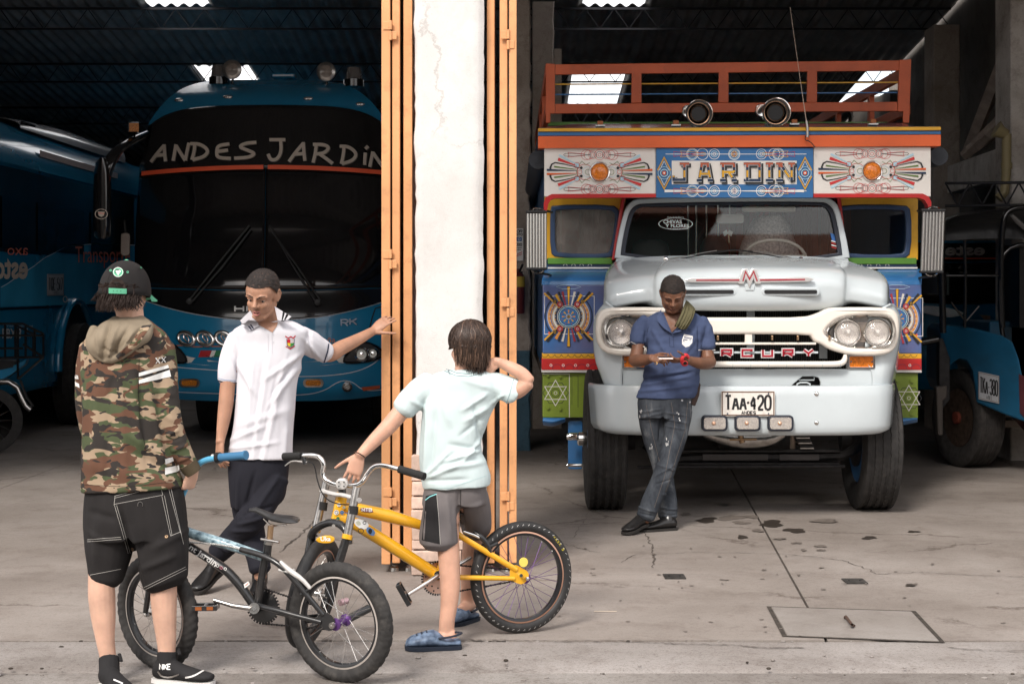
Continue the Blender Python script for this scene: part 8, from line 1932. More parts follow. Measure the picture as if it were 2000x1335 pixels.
for hx, hy, HY, dr, ak, lb in ((205,1336,6.9,(0.55,-0.85,0),(213,1284),'l'), (302,1326,7.0,(0.94,-0.28,0),(327,1272),'r')):
    hl = P(hx, hy, HY); hl.z = -0.02; so, bvo = shoe(KC, hl, dr, 0.265, m=f_knit, ms=f_wsole, ank=P(ak[0], ak[1], HY), h=0.085)
    if lb == 'r':
        ar = Art(onto(bvo, 6.95), base=0.0012); ar.text('NIKE', 312, 1296, 333, 1306, 2.0, M_white, slant=0.0, gap=0.25); ar.line(smooth2([(308,1310),(316,1320),(332,1322),(350,1316)], 1, False), 3.0, M_steelw); ar.line(smooth2([(362,1322),(378,1320),(398,1308)], 2, False), 3.2, f_wsole); ar.done('shoe_print', so)
    else:
        ar = Art(onto(bvo, 6.85), base=0.0012); ar.line([(222,1326),(240,1334)], 3.0, M_white); ar.done('shoe_print', so)
    g = G(); g.tube([P(ak[0]+20, ak[1]-8, HY+0.02), P(ak[0]+24, ak[1]+6, HY-0.02)], 0.008, 6, flat=0.5); obj('heel_tab', g, f_knit, so)

# ================================================ the teenager in the white polo shirt
KT = thing('person', 'teenager in white polo shirt and black trousers leaning one hand on the gate', 'person', (P(500, 1160, 8.9).x, 8.9, 0))
HT = Frame(P(512, 576, 8.82), (-0.22, -0.88, -0.36), (0.08, 0, 1), k=1.12)
g = G(); head_geo(g, HT, jaw=0.95)
limb(g, [(526,652,8.94,0.080),(524,634,8.93,0.072),(520,615,8.90,0.061),(515,598,8.87,0.058)])
trunk(g, [(632,478,570,0.06,8.94),(680,478,575,0.08,8.94),(800,480,560,0.09,8.94),(900,462,556,0.09,8.94),(925,462,556,0.09,8.94)])
limb(g, [(470,668,8.94,0.05),(448,735,8.92,0.042),(441,790,8.90,0.039),(436,825,8.88,0.033),(431,856,8.86,0.024),(430,864,8.85,0.024)])
limb(g, [(585,662,8.97,0.05),(637,691,9.10,0.044),(668,678,9.20,0.040),(700,662,9.32,0.032),(725,648,9.44,0.025),(731,645,9.46,0.025)])
hand(g, P(430,858,8.86), (-0.02,-0.05,-1), (-0.80,-0.55,0), 1, 0.185, fcurl=[(0.25,0.3,0.2),(0.35,0.4,0.3),(0.45,0.5,0.3),(0.5,0.5,0.4)], thumb=(0.42,0.1))
hand(g, P(728,647,9.45), (0.75,0.25,0.65), (-0.3,-0.80,0.45), 1, 0.17, fcurl=[(0.1,0.2,0.2),(0.15,0.25,0.2),(0.2,0.3,0.3),(0.25,0.35,0.3)], thumb=(0.75,0.0), spread=0.15)
limb(g, [(528,920,8.93,0.06),(515,975,8.90,0.055),(490,1015,8.88,0.046),(455,1050,8.97,0.040),(425,1080,9.05,0.034),(422,1110,9.06,0.032)]); limb(g, [(482,920,8.98,0.06),(482,990,9.0,0.050),(492,1040,8.97,0.042),(503,1085,8.90,0.036),(509,1128,8.88,0.032)])
skinned('body', g, s_teen, KT, 0.0042, 3)
cap_hair(HT, h_crop, KT, zlow=0.000, front=0.066, nz=0.004, up=0.0018); cap_hair(HT, mat('hair_fade', (0.10, 0.058, 0.042), 0.8, var=0.3, vs=80), KT, name='hair_fade', zlow=-0.012, front=0.070, nz=0.001, up=0.0002)
for s in (-1, 1):
    g = G(); HT.ball(g, (0.029*s, 0.0665, 0.004), (0.0120, 0.0108, 0.007), 14, 10); ey = obj('eye', g, mat('eye_white', (0.55,0.50,0.46), 0.25), KT, smooth=180)
    g = G(); HT.ball(g, (0.029*s-0.002, 0.0755, 0.001), (0.005, 0.004, 0.005), 10, 8); obj('iris', g, M_black, ey, smooth=180)
    g = G(); HT.tube(g, [(0.016*s, 0.0775, 0.0085), (0.029*s, 0.0800, 0.0120), (0.043*s, 0.0705, 0.0075)], [0.0034,0.0046,0.0032], 6); obj('eyelid', g, s_teen, KT, smooth=60)
    g = G(); HT.tube(g, [(0.010*s, 0.0905, 0.020+0.004*s), (0.026*s, 0.0905, 0.030+0.002*s), (0.046*s, 0.0735, 0.026)], [0.0030,0.0036,0.0018], 6, flat=0.7); obj('eyebrow', g, h_crop, KT, smooth=60)
g = G(); HT.ball(g, (0, 0.0815, -0.0545), (0.0165, 0.008, 0.0085), 14, 10); mo = obj('mouth', g, mat('mouth_dark', (0.07,0.012,0.012), 0.5), KT, smooth=180)
g = G(); HT.tube(g, [(-0.0185,0.0785,-0.0530),(-0.008,0.0905,-0.0470),(0,0.0915,-0.0480),(0.008,0.0905,-0.0470),(0.0185,0.0785,-0.0530)], [0.0018,0.0036,0.0032,0.0036,0.0018], 8, smooth=1); HT.tube(g, [(-0.0185,0.0785,-0.0530),(-0.010,0.0875,-0.0625),(0,0.0900,-0.0650),(0.010,0.0875,-0.0625),(0.0185,0.0785,-0.0530)], [0.0018,0.0040,0.0046,0.0040,0.0018], 8, smooth=1)
obj('lips', g, mat('lips', (0.42,0.15,0.13), 0.4), mo, smooth=60)
g = G(); HT.tube(g, [(-0.010,0.0885,-0.0500),(0.010,0.0885,-0.0500)], 0.0022, 6); obj('teeth', g, mat('teeth', (0.6,0.56,0.5), 0.3), mo)
g = G(); HT.tube(g, [(-0.017,0.0870,-0.0400),(0,0.0945,-0.0370),(0.017,0.0870,-0.0400)], 0.0016, 6, flat=0.5); obj('moustache', g, mat('stubble', (0.20,0.11,0.075), 0.9), KT)
g = G(); HT.ball(g, (-0.0730, 0.000, -0.030), 0.0038, 8, 6); obj('ear_stud', g, M_black, KT, smooth=180)
# polo
g = G(); trunk(g, [(627,486,572,0.070,8.94),(634,472,586,0.088,8.94),(647,456,602,0.102,8.94),(668,455,600,0.112,8.95),(705,462,588,0.12,8.95),(760,464,577,0.122,8.95),(820,458,572,0.125,8.95),(865,449,571,0.13,8.95),(890,444,571,0.132,8.95),(893,443,571,0.132,8.95)])
limb(g, [(468,660,8.94,0.060),(455,690,8.94,0.062),(447,720,8.93,0.057),(444,743,8.93,0.053)]); limb(g, [(585,658,8.96,0.062),(607,670,9.0,0.063),(625,682,9.06,0.058),(636,689,9.09,0.055)])
pf = [(500,690,486,860,8.9,0.014,0.010),(530,700,500,880,8.9,0.014,0.009),(515,720,496,880,8.9,0.010,-0.008),(560,700,520,890,8.9,0.014,0.009),(545,730,512,885,8.9,0.010,-0.007),(590,690,520,740,8.9,0.014,0.009),(590,708,530,790,8.9,0.012,0.009),(585,700,540,760,8.9,0.008,-0.008),(462,700,505,770,8.9,0.014,0.008),(470,830,560,800,8.9,0.02,0.007),(450,860,520,830,8.9,0.014,0.010),(446,875,540,862,8.9,0.012,0.008),(465,690,462,740,8.9,0.008,-0.008),(598,660,630,706,9.0,0.010,0.010),(606,650,612,700,9.0,0.008,-0.009),(450,690,460,740,8.9,0.008,0.007),(560,830,556,895,8.9,0.012,0.008)]
po_, bvp = skinned('polo_shirt', g, f_white, KT, 0.006, 4, pf, 0.009, 7, 9, (1,1,0.35))
mk = onto(bvp, 8.8); ar = Art(mk, base=0.0012)
ar.line(dense2([(426,743),(440,747),(463,748)], 2), 2.2, f_navy); ar.flush('sleeve_trim', po_); ar.line(dense2([(427,738),(440,742),(462,743)], 2), 1.0, cloth('trim_light', (0.25,0.35,0.55))); ar.flush('sleeve_trim', po_); ar.line(dense2([(642,671),(640,685),(633,708)], 2), 2.4, f_navy); ar.flush('sleeve_trim', po_)
ar.line(dense2([(531,644),(532,690)], 3), 0.8, cloth('placket', (0.55,0.54,0.58))); ar.line(dense2([(524,650),(524,688)], 3), 0.6, MATS['placket']); ar.disc(533, 653, 1.4, MATS['placket'], 8); ar.disc(534, 668, 1.4, MATS['placket'], 8)
ar.flush('trim', po_); cr1 = cloth('crest_red', (0.45,0.02,0.03)); cg = cloth('crest_green', (0.05,0.22,0.05)); cy = cloth('crest_yellow', (0.6,0.45,0.03)); ar.line(dense2([(557,656),(563,660),(568,657),(573,660),(577,655)], 2), 2.0, cr1)
ar.poly([(561,662),(567,662),(567,670),(561,669)], cr1); ar.poly([(567,662),(574,662),(574,669),(567,670)], cloth('crest_pale', (0.5,0.45,0.45))); ar.poly([(561,669),(567,670),(567,677),(562,674)], cy); ar.poly([(567,670),(574,669),(573,674),(567,677)], cg); ar.line([(560,661),(561,675),(567,679),(574,675),(575,661)], 1.0, f_navy); ar.line([(558,676),(567,681),(576,675)], 1.6, cr1)
ar.done('crest', po_)
# neckline skin and collar
def mko(x, y, o=0.0):
    p = mk(x, y, o); return p
ar = Art(mk, base=0.003); band(ar, [(500,631),(543,629),(540,638),(532,649)], s_teen, 8, 6); ar.done('open_neck', po_)
def wing(q, m, tr, par, mk, Yd):
    a = Art(lambda x, y, o: (lambda p: V((p.x, min(p.y, Yd), p.z)))(mk(x, y, o)), base=0.007); band(a, q, m, 10, 6); w_ = a.flush('collar', par); s = w_.modifiers.new('s', 'SOLIDIFY'); s.thickness = 0.004
    for t, wd, mt in tr:
        L_ = lambda p0, p1, t: (p0[0]+(p1[0]-p0[0])*t, p0[1]+(p1[1]-p0[1])*t); a.off = 0.0105; band(a, [L_(q[0], q[3], t), L_(q[1], q[2], t), L_(q[1], q[2], t+wd), L_(q[0], q[3], t+wd)], mt, 10, 1); a.flush('collar_trim', w_)
wing([(489,606),(507,637),(489,646),(469,626)], f_white, [(0.55,0.13,f_navy),(0.76,0.13,f_navy)], po_, mk, 8.86)
wing([(536,598),(543,628),(556,630),(569,618)], f_white, [(0.5,0.12,f_navy),(0.72,0.12,f_navy)], po_, mk, 8.86)
def collar(pts, wd, m, trims, par, Y, th=0.004):
    g = G(); rows = [[P(x, y, Yq) for x, y, Yq in pts], [P(x+dx, y+dy, Yq-0.02) for (x, y, Yq), (dx, dy) in zip(pts, wd)]]
    g.grid(dense(rows, 18, 4), th, (0,-1,0)); c_ = obj('collar', g, m, par, smooth=60); 
    for t, w2, mt in trims:
        a = [P(x+dx*t, y+dy*t, Yq-0.02*t-th-0.002) for (x, y, Yq), (dx, dy) in zip(pts, wd)]; b = [P(x+dx*(t+w2), y+dy*(t+w2), Yq-0.02*(t+w2)-th-0.002) for (x, y, Yq), (dx, dy) in zip(pts, wd)]
        g = G(); g.grid(dense([a, b], 18, 1)); obj('collar_trim', g, mt, c_)
    return c_
# trousers
g = G(); trunk(g, [(880,450,566,0.115,8.95),(915,446,564,0.12,8.95),(945,447,560,0.115,8.95),(972,449,555,0.105,8.95),(990,452,540,0.09,8.95)])
limb(g, [(532,930,8.93,0.088),(515,975,8.90,0.080),(490,1015,8.88,0.072),(455,1050,8.97,0.062),(425,1080,9.05,0.058)], n=20); limb(g, [(482,930,8.98,0.088),(482,990,9.0,0.078),(492,1040,8.97,0.068),(503,1085,8.90,0.062),(508,1112,8.87,0.06)], n=20)
tf = [(470,920,466,1010,8.9,0.012,0.010),(500,925,478,1010,8.9,0.010,-0.014),(545,930,500,1000,8.9,0.012,0.010),(470,1020,520,1005,8.9,0.010,0.010),(455,1035,505,1030,8.9,0.010,0.009),(440,1050,480,1060,8.9,0.008,0.009),(480,1000,535,985,8.9,0.010,-0.008),(430,1062,455,1078,9,0.008,0.009)]
skinned('trousers', g, f_pant, KT, 0.006, 4, tf, 0.007, 8, 3)
hl = P(432, 1085, 9.12); hl.z = 0.085; shoe(KT, hl, (-0.22,-0.55,0), 0.27, tilt=0.0 or 0.32, ank=P(427,1080,9.08)); hl = P(508, 1150, 9.0); hl.z = 0.0; shoe(KT, hl, (0.10,-0.95,0), 0.28, ank=P(508,1105,8.93))

# ================================================ the boy in the pale aqua T-shirt astride the yellow bicycle
KA = thing('person', 'boy in pale aqua T-shirt and grey shorts astride the yellow bicycle, seen from behind', 'person', (P(880, 1260, 7.6).x, 7.6, 0))
HA = Frame(P(915, 680, 7.70), (-0.62, 0.77, -0.10), k=0.98)
g = G(); head_geo(g, HA)
limb(g, [(908,748,7.70,0.052),(908,725,7.70,0.047),(912,704,7.70,0.048)])
trunk(g, [(732,860,950,0.05,7.70),(780,850,950,0.08,7.72),(870,845,925,0.08,7.72),(940,850,925,0.08,7.72),(975,850,925,0.075,7.72)])
limb(g, [(838,752,7.70,0.045),(800,785,7.68,0.044),(783,804,7.67,0.040),(757,834,7.64,0.037),(728,863,7.60,0.031),(704,888,7.56,0.023),(700,893,7.55,0.023)])
limb(g, [(955,762,7.70,0.04),(990,766,7.67,0.036),(1012,762,7.65,0.036),(1033,747,7.64,0.029)]); limb(g, [(1034,745,7.64,0.029),(1018,729,7.65,0.031),(995,716,7.66,0.027),(974,707,7.68,0.021),(966,706,7.68,0.021)])
hand(g, P(702,890,7.555), (-0.32,-0.05,-0.95), (0.15,-0.95,0.1), 1, 0.165, fcurl=[(0.25,0.35,0.2),(0.3,0.4,0.25),(0.3,0.4,0.3),(0.35,0.45,0.35)], thumb=(0.75,0.1), spread=0.2)
hand(g, P(970,707,7.68), (-0.92,0.15,-0.30), (0.25,-0.85,0.45), -1, 0.15, fcurl=[(0.3,0.5,0.4)]*4, thumb=(0.4,0.3))
limb(g, [(872,985,7.70,0.06),(873,1050,7.66,0.055),(876,1075,7.65,0.050),(878,1110,7.64,0.0475),(879,1145,7.63,0.045),(877,1180,7.62,0.039),(873,1212,7.61,0.035),(872,1238,7.61,0.036)]); limb(g, [(886,1243,7.60,0.033),(872,1243,7.60,0.034),(850,1251,7.585,0.030),(828,1256,7.57,0.026)])
limb(g, [(912,975,7.76,0.055),(925,1005,7.86,0.050),(926,1035,7.95,0.050),(922,1080,8.05,0.048),(918,1120,8.12,0.045),(914,1155,8.16,0.035),(912,1180,8.18,0.033)]); limb(g, [(920,1178,8.20,0.031),(910,1184,8.15,0.030),(902,1190,8.10,0.026)])
skinned('body', g, s_boy, KA, 0.0042, 3)
strands(HA, h_brn, KA, 700, 0.105, 21, -1.5, 1.5, 0.003, 0.0021, (0.2, 1.5), -0.002, gather=0.010); strands(HA, h_hi, KA, 160, 0.11, 25, -1.6, 1.6, 0.004, 0.0017, (0.3, 1.55), 0.002, gather=0.008); strands(HA, h_brn, KA, 260, 0.135, 22, -0.9, 0.9, 0.005, 0.0022, (0.2, 1.2), 0.0, gather=0.02); strands(HA, h_brn, KA, 200, 0.02, 27, -2.7, 2.7, 0.003, 0.0021, (0.4, 1.55), 0.004)
cap_hair(HA, h_brn, KA, 'hair', up=0.002, zlow=-0.055, front=0.05, nz=0.003)
# T-shirt
g = G(); trunk(g, [(722,872,944,0.055,7.70),(730,848,962,0.075,7.70),(744,830,978,0.092,7.70),(766,826,978,0.105,7.71),(795,824,966,0.112,7.71),(830,822,952,0.112,7.71),(870,819,941,0.112,7.71),(900,820,948,0.118,7.71),(928,823,957,0.122,7.71),(950,828,956,0.12,7.71)])
limb(g, [(842,748,7.70,0.058),(822,762,7.69,0.062),(803,782,7.68,0.062),(787,801,7.67,0.058)]); limb(g, [(955,750,7.70,0.058),(978,756,7.69,0.058),(998,764,7.67,0.062),(1002,766,7.67,0.062)])
g.v = [V((v.x, v.y, v.z + (0.0 if v.z > 0.75 else (0.75-v.z)*0.9*(v.x+0.24)))) for v in g.v]
af = [(835,770,828,940,7.6,0.010,0.012),(850,800,838,930,7.6,0.010,-0.010),(862,780,880,830,7.6,0.014,0.006),(950,770,905,800,7.6,0.010,0.010),(955,795,910,822,7.6,0.012,0.011),(950,812,900,850,7.6,0.010,-0.008),(940,880,880,868,7.6,0.012,-0.010),(945,878,870,900,7.6,0.010,0.012),(940,905,860,915,7.6,0.012,0.009),(830,930,880,880,7.6,0.010,0.012),(832,935,900,905,7.6,0.009,0.010),(832,940,910,935,7.6,0.009,-0.008),(925,790,940,860,7.6,0.010,-0.012),(800,780,830,800,7.6,0.010,0.007),(985,770,960,790,7.6,0.008,0.009),(890,735,960,760,7.6,0.012,0.006),(905,900,940,860,7.6,0.008,0.012)]
te, bva = skinned('t_shirt', g, f_aqua, KA, 0.006, 4, af, 0.008, 8, 13, (1,1,0.6))
mk = onto(bva, 7.6); ar = Art(mk, base=0.0012); sd2 = cloth('seam_teal', (0.12,0.22,0.24)); ar.line(dense2([(868,724),(890,733),(915,735),(940,729)], 2), 0.9, sd2); ar.line(dense2([(871,720),(892,728),(915,730),(938,725)], 2), 0.9, sd2); ar.line(dense2([(1003,740),(996,768),(988,790)], 3), 0.7, sd2); ar.line(dense2([(832,953),(880,952),(950,928)], 3), 0.6, cloth('hem', (0.38,0.55,0.56))); ar.done('seams', te)
# shorts
g = G(); trunk(g, [(930,836,944,0.10,7.71),(960,828,950,0.11,7.72),(985,824,950,0.11,7.73)])
limb(g, [(868,970,7.69,0.085),(862,1010,7.67,0.088),(858,1045,7.66,0.092),(858,1058,7.66,0.092)], n=22); limb(g, [(920,970,7.76,0.08),(928,1005,7.86,0.076),(930,1030,7.93,0.072)], n=22)
gf = [(895,960,900,1050,7.6,0.010,-0.014),(872,970,880,1050,7.6,0.012,0.008),(835,990,830,1050,7.6,0.012,0.008),(905,1000,945,985,7.6,0.012,0.008)]
gs, bvg = skinned('shorts', g, f_grey, KA, 0.006, 4, gf, 0.005, 9, 15)
ar = Art(onto(bvg, 7.6), base=0.0014); band(ar, [(832,968),(853,962),(860,1062),(824,1054)], f_gblk, 6, 12); ar.line(dense2([(831,976),(840,969),(853,964)], 2), 1.8, cloth('piping_aqua', (0.25,0.60,0.62))); ar.line(dense2([(853,964),(857,1010),(860,1062)], 4), 0.8, f_stitch); ar.line(dense2([(900,956),(899,1030)], 4), 0.8, f_gblk); ar.done('side_panel', gs)
g = G(); g.tube([P(692,882,7.53)+V((0.0,0,0)), P(700,884,7.515), P(711,891,7.53), P(712,893,7.56), P(702,889,7.585), P(692,883,7.56)], 0.003, 6, closed=True); obj('bracelet', g, mat('bracelet', (0.06,0.03,0.02), 0.7), KA, smooth=60)
f_clog = mat('clog_blue', (0.035, 0.055, 0.095), 0.5, var=0.8, vs=35, col2=(0.16, 0.22, 0.32))
def clog(par, heel, d, L, Yd, ank, holes):
    heel = V(heel); d = V(d).normalized(); up = V((0,0,1)); s = d.cross(up); rings = []; sr = []
    for u, wd, hh in ((0.0,.45,.40),(.03,.72,.44),(.12,.86,.46),(.28,.86,.50),(.40,.90,.95),(.50,.98,1.15),(.64,1.06,1.05),(.78,1.04,.88),(.90,.88,.72),(.97,.6,.5),(1.0,.3,.3)):
        rings.append([heel + d*(L*u) + s*(0.055*wd*math.copysign(abs(cos(a))**0.7, cos(a))*(1-0.3*max(0, sin(a))**2)) + up*(0.014+0.062*hh*(0.5+0.5*sin(a))) for a in [2*pi*k/20 for k in range(20)]])
    g = G(); g.loft(rings); o, bv = skinned('clog', g, f_clog, par, 0.004, 3)
    g = G(); g.loft([[heel + d*(L*(u*1.02-.01)) + s*(0.057*wd*cos(a)) + up*(0.018 if sin(a) > 0 else 0.0) for a in [2*pi*k/20 for k in range(20)]] for u, wd in ((0,.5),(.03,.75),(.15,.9),(.5,1.0),(.7,1.1),(.85,1.0),(.95,.75),(1,.4))]); obj('sole', g, mat('clog_sole', (0.012,0.018,0.032), 0.6), o, bevel=0.003)
    q = [heel + d*(L*.42) + s*0.050 + up*0.055, heel + d*(L*.15) + s*0.052 + up*0.062, heel - d*0.012 + up*0.068, heel + d*(L*.15) - s*0.052 + up*0.062, heel + d*(L*.42) - s*0.050 + up*0.055]
    g = G(); g.tube(q, 0.009, 8, smooth=2, flat=0.5); obj('heel_strap', g, MATS['clog_sole'], o, smooth=60)
    for k in range(holes):
        p = heel + d*(L*(.62+.09*(k//4))) + s*(0.014*((k % 4)-1.5)) + up*(0.014+0.062*(1.08-.12*(k//4))*(1-0.05*abs((k % 4)-1.5))); g = G(); g.disc(p - up*0.001, up, 0.0042, 0.0, 8)
        h, nn, i, ds = bv.ray_cast(p + up*0.05, -up)
        if h: g = G(); g.disc(h + nn*0.0006, nn, 0.0045, 0, 8); obj('vent_hole', g, M_black, o)
    return o
hl = P(900, 1262, 7.56); hl.z = 0.0; clog(KA, hl, (-0.985,-0.12,0), 0.245, 7.5, None, 12)
hl = P(926, 1185, 8.22); hl.z = 0.0; clog(KA, hl, (-0.55,-0.80,0), 0.22, 8.1, None, 8)

# ================================================ the man looking at his phone against the truck
KM = thing('person', 'man in blue polo shirt and faded jeans leaning on the truck bumper reading a phone', 'person', (P(1285, 1035, 11.2).x, 11.2, 0))
HM = Frame(P(1314, 575, 11.30), (-0.05, -0.84, -0.54), (0.0, 0, 1), k=1.06)
g = G(); head_geo(g, HM, jaw=1.03)
limb(g, [(1318,634,11.41,0.080),(1318,620,11.41,0.070),(1317,606,11.40,0.062),(1315,590,11.36,0.060)])
trunk(g, [(616,1290,1348,0.07,11.42),(650,1275,1362,0.09,11.41),(700,1280,1350,0.08,11.41),(780,1275,1335,0.08,11.42),(800,1275,1330,0.08,11.42)])
limb(g, [(1266,634,11.42,0.036),(1250,662,11.41,0.040),(1244,690,11.38,0.044),(1240,704,11.34,0.041),(1256,703,11.24,0.040),(1270,700,11.16,0.029),(1274,699,11.13,0.027)])
limb(g, [(1364,634,11.42,0.036),(1378,668,11.41,0.040),(1383,698,11.38,0.043),(1386,708,11.34,0.041),(1368,709,11.24,0.040),(1348,704,11.15,0.029),(1340,702,11.12,0.028)])
hand(g, P(1272,699,11.14), (0.85,-0.45,-0.05), (-0.25,-0.62,0.55), -1, 0.165, fcurl=[(0.5,0.7,0.5),(0.55,0.75,0.6),(0.6,0.8,0.6),(0.7,0.9,0.6)], thumb=(0.75,0.45))
hand(g, P(1338,702,11.12), (-0.85,-0.45,-0.05), (0.05,-0.35,-0.9), 1, 0.175, fcurl=[(0.35,0.6,0.5),(0.4,0.6,0.5),(0.45,0.7,0.6),(0.5,0.7,0.6)], thumb=(0.85,0.5))
limb(g, [(1322,800,11.39,0.06),(1319,845,11.35,0.055),(1306,895,11.28,0.048),(1290,940,11.23,0.042),(1272,980,11.19,0.038),(1259,1016,11.18,0.034)]); limb(g, [(1273,800,11.42,0.06),(1277,845,11.43,0.052),(1288,895,11.43,0.045),(1298,940,11.40,0.042),(1303,980,11.34,0.038),(1304,1018,11.32,0.034)])
skinned('body', g, s_man, KM, 0.0042, 3)
cap_hair(HM, h_crop, KM, zlow=0.000, front=0.056, nz=0.004, up=0.0018); cap_hair(HM, mat('hair_fade_dark', (0.055, 0.030, 0.022), 0.8, var=0.3, vs=80), KM, name='hair_fade', zlow=-0.012, front=0.060, nz=0.001, up=0.0002)
for s in (-1, 1):
    g = G(); HM.tube(g, [(0.013*s, 0.0885, 0.024), (0.028*s, 0.0895, 0.029), (0.047*s, 0.0730, 0.022)], [0.003,0.0036,0.002], 6, flat=0.7); obj('eyebrow', g, h_crop, KM, smooth=60)
    g = G(); HM.ball(g, (0.029*s, 0.0665, 0.004), (0.0125, 0.0120, 0.008), 12, 8); obj('eyelid', g, s_man, KM, smooth=180)
    g = G(); HM.tube(g, [(0.017*s, 0.0745, 0.000), (0.029*s, 0.0790, -0.0015), (0.041*s, 0.0715, 0.000)], [0.0012,0.0016,0.0012], 5); obj('eyelashes', g, h_blk, KM)
g = G(); HM.tube(g, [(-0.020,0.0775,-0.0540),(0,0.0925,-0.0545),(0.020,0.0775,-0.0540)], [0.002,0.0062,0.002], 8, smooth=1, flat=0.6); obj('lips', g, mat('lips_dark', (0.14,0.05,0.04), 0.45), KM, smooth=60)
# polo
g = G(); trunk(g, [(609,1286,1352,0.070,11.43),(615,1272,1364,0.086,11.42),(624,1261,1376,0.098,11.42),(638,1258,1382,0.108,11.41),(670,1260,1372,0.115,11.40),(705,1260,1368,0.118,11.40),(738,1256,1367,0.122,11.40),(765,1246,1362,0.128,11.40),(777,1242,1356,0.128,11.40)])
limb(g, [(1264,626,11.42,0.058),(1254,640,11.42,0.060),(1248,656,11.41,0.058),(1246,670,11.40,0.056)]); limb(g, [(1366,628,11.42,0.056),(1376,645,11.42,0.058),(1380,664,11.41,0.056),(1381,680,11.40,0.055)])
mf = [(1262,735,1350,722,11.3,0.012,0.012),(1255,752,1345,735,11.3,0.012,0.012),(1258,742,1345,728,11.3,0.008,-0.010),(1250,765,1350,752,11.3,0.010,0.010),(1275,645,1300,690,11.3,0.014,0.008),(1358,660,1330,700,11.3,0.014,0.008),(1364,640,1366,690,11.3,0.008,-0.012),(1263,640,1262,690,11.3,0.008,-0.012),(1345,640,1365,665,11.3,0.010,0.007),(1270,640,1262,670,11.3,0.008,0.008),(1300,705,1300,770,11.3,0.02,0.008)]
pm, bvm = skinned('polo_shirt', g, f_polo, KM, 0.006, 4, mf, 0.009, 9, 17, (1,1,1.4))
mk = onto(bvm, 11.25); ar = Art(mk, base=0.0012)
ar.line(dense2([(1232,667),(1246,674),(1259,677)], 2), 1.6, M_white); ar.line(dense2([(1364,683),(1380,684),(1397,683)], 2), 1.6, M_white)
ar.line(dense2([(1307,656),(1308,676),(1316,677),(1315,656)], 2), 0.7, cloth('placket_dark', (0.03,0.04,0.08)))
ar.flush('trim', pm); sh_ = [(1336,652),(1353,656),(1352,669),(1346,676),(1339,678),(1332,672),(1332,663)]
ar.poly(sh_, M_white); ar.poly([(1343+(x-1343)*.78, 665+(y-665)*.78) for x, y in sh_], f_polo)
for k in range(3): ar.line([(1335.5,656.5+k*4),(1349.5,659+k*4)], 1.9, M_white)
ar.line([(1334,667),(1338,669),(1341,667),(1345,671),(1349,670)], 1.8, M_white); ar.line([(1337,673),(1343,671),(1345,674)], 1.4, M_white)
ar.done('shield_badge', pm)
ar = Art(mk, base=0.004); band(ar, [(1296,611),(1337,611),(1327,634),(1312,649)], s_man, 8, 6); ar.done('open_neck', pm)
collar([(1294,598,11.34),(1291,606,11.32),(1294,616,11.30),(1301,632,11.29),(1312,650,11.29)], [(-4,8),(-8,12),(-8,12),(-5,8),(0,1)], f_polo, [], pm, 11.3)
collar([(1340,600,11.34),(1341,608,11.32),(1339,620,11.30),(1328,636,11.29),(1313,650,11.29)], [(4,8),(8,12),(9,12),(8,8),(0,1)], f_polo, [], pm, 11.3)
# jeans
g = G(); trunk(g, [(768,1248,1354,0.115,11.40),(790,1245,1352,0.12,11.40),(815,1246,1350,0.115,11.40)])
limb(g, [(1326,800,11.38,0.092),(1320,845,11.34,0.082),(1306,895,11.27,0.070),(1290,940,11.22,0.066),(1272,980,11.19,0.064),(1260,1008,11.18,0.062)], n=20); limb(g, [(1270,800,11.41,0.088),(1276,845,11.42,0.078),(1288,895,11.43,0.064),(1298,940,11.40,0.062),(1303,980,11.34,0.064),(1304,1008,11.32,0.066)], n=20)
jf = [(1296,800,1290,860,11.3,0.010,-0.018),(1255,805,1290,798,11.3,0.006,0.007),(1256,815,1292,806,11.3,0.006,0.007),(1256,824,1290,818,11.3,0.006,0.006),(1300,805,1342,812,11.3,0.006,0.008),(1300,818,1342,826,11.3,0.006,0.008),(1302,832,1338,838,11.3,0.006,0.007),(1284,905,1315,915,11.3,0.007,0.009),(1280,925,1312,905,11.3,0.006,0.009),(1276,940,1306,932,11.3,0.006,-0.008),(1244,988,1276,996,11.2,0.006,0.011),(1246,998,1274,1004,11.2,0.005,-0.009),(1286,990,1322,994,11.3,0.006,0.010),(1286,1002,1322,1004,11.3,0.005,-0.008),(1290,960,1320,965,11.3,0.007,0.007)]
je, bvj = skinned('jeans', g, f_jean, KM, 0.006, 3, jf, 0.006, 9, 19, (1,1,0.8))
mk = onto(bvj, 11.2); ar = Art(mk, base=0.0012)
jm = cloth('jean_thread', (0.16,0.13,0.11))
for pts in ([(1311,785),(1318,830),(1308,880),(1298,930),(1278,990)], [(1262,790),(1275,850),(1288,900)], [(1343,785),(1338,840),(1322,890),(1300,960)]): ar.line(dense2(pts, 4), 0.6, jm)
rw = random.Random(2)
for x, y in ((1325,812),(1303,860),(1271,866),(1252,806)):
    for k in range(5): a_ = x+rw.uniform(-3,3); b_ = y+rw.uniform(-8,8); ar.line([(a_, b_), (a_+rw.uniform(-1,1.5), b_+rw.uniform(2,5))], rw.uniform(0.8,1.9), cloth('frayed_white', (0.5,0.5,0.5)))
ar.line([(1330,781),(1348,785)], 3.5, cloth('waistband', (0.42,0.42,0.45))); ar.done('stitching', je)
hl = P(1262, 1018, 11.22); hl.z = 0.045; shoe(KM, hl, (-0.50,-0.62,0), 0.25, tilt=0.16, ank=P(1260,1006,11.2)); hl = P(1320, 1036, 11.30); hl.z = 0.0; shoe(KM, hl, (-0.93,-0.36,0), 0.27, ank=P(1305,1008,11.30))
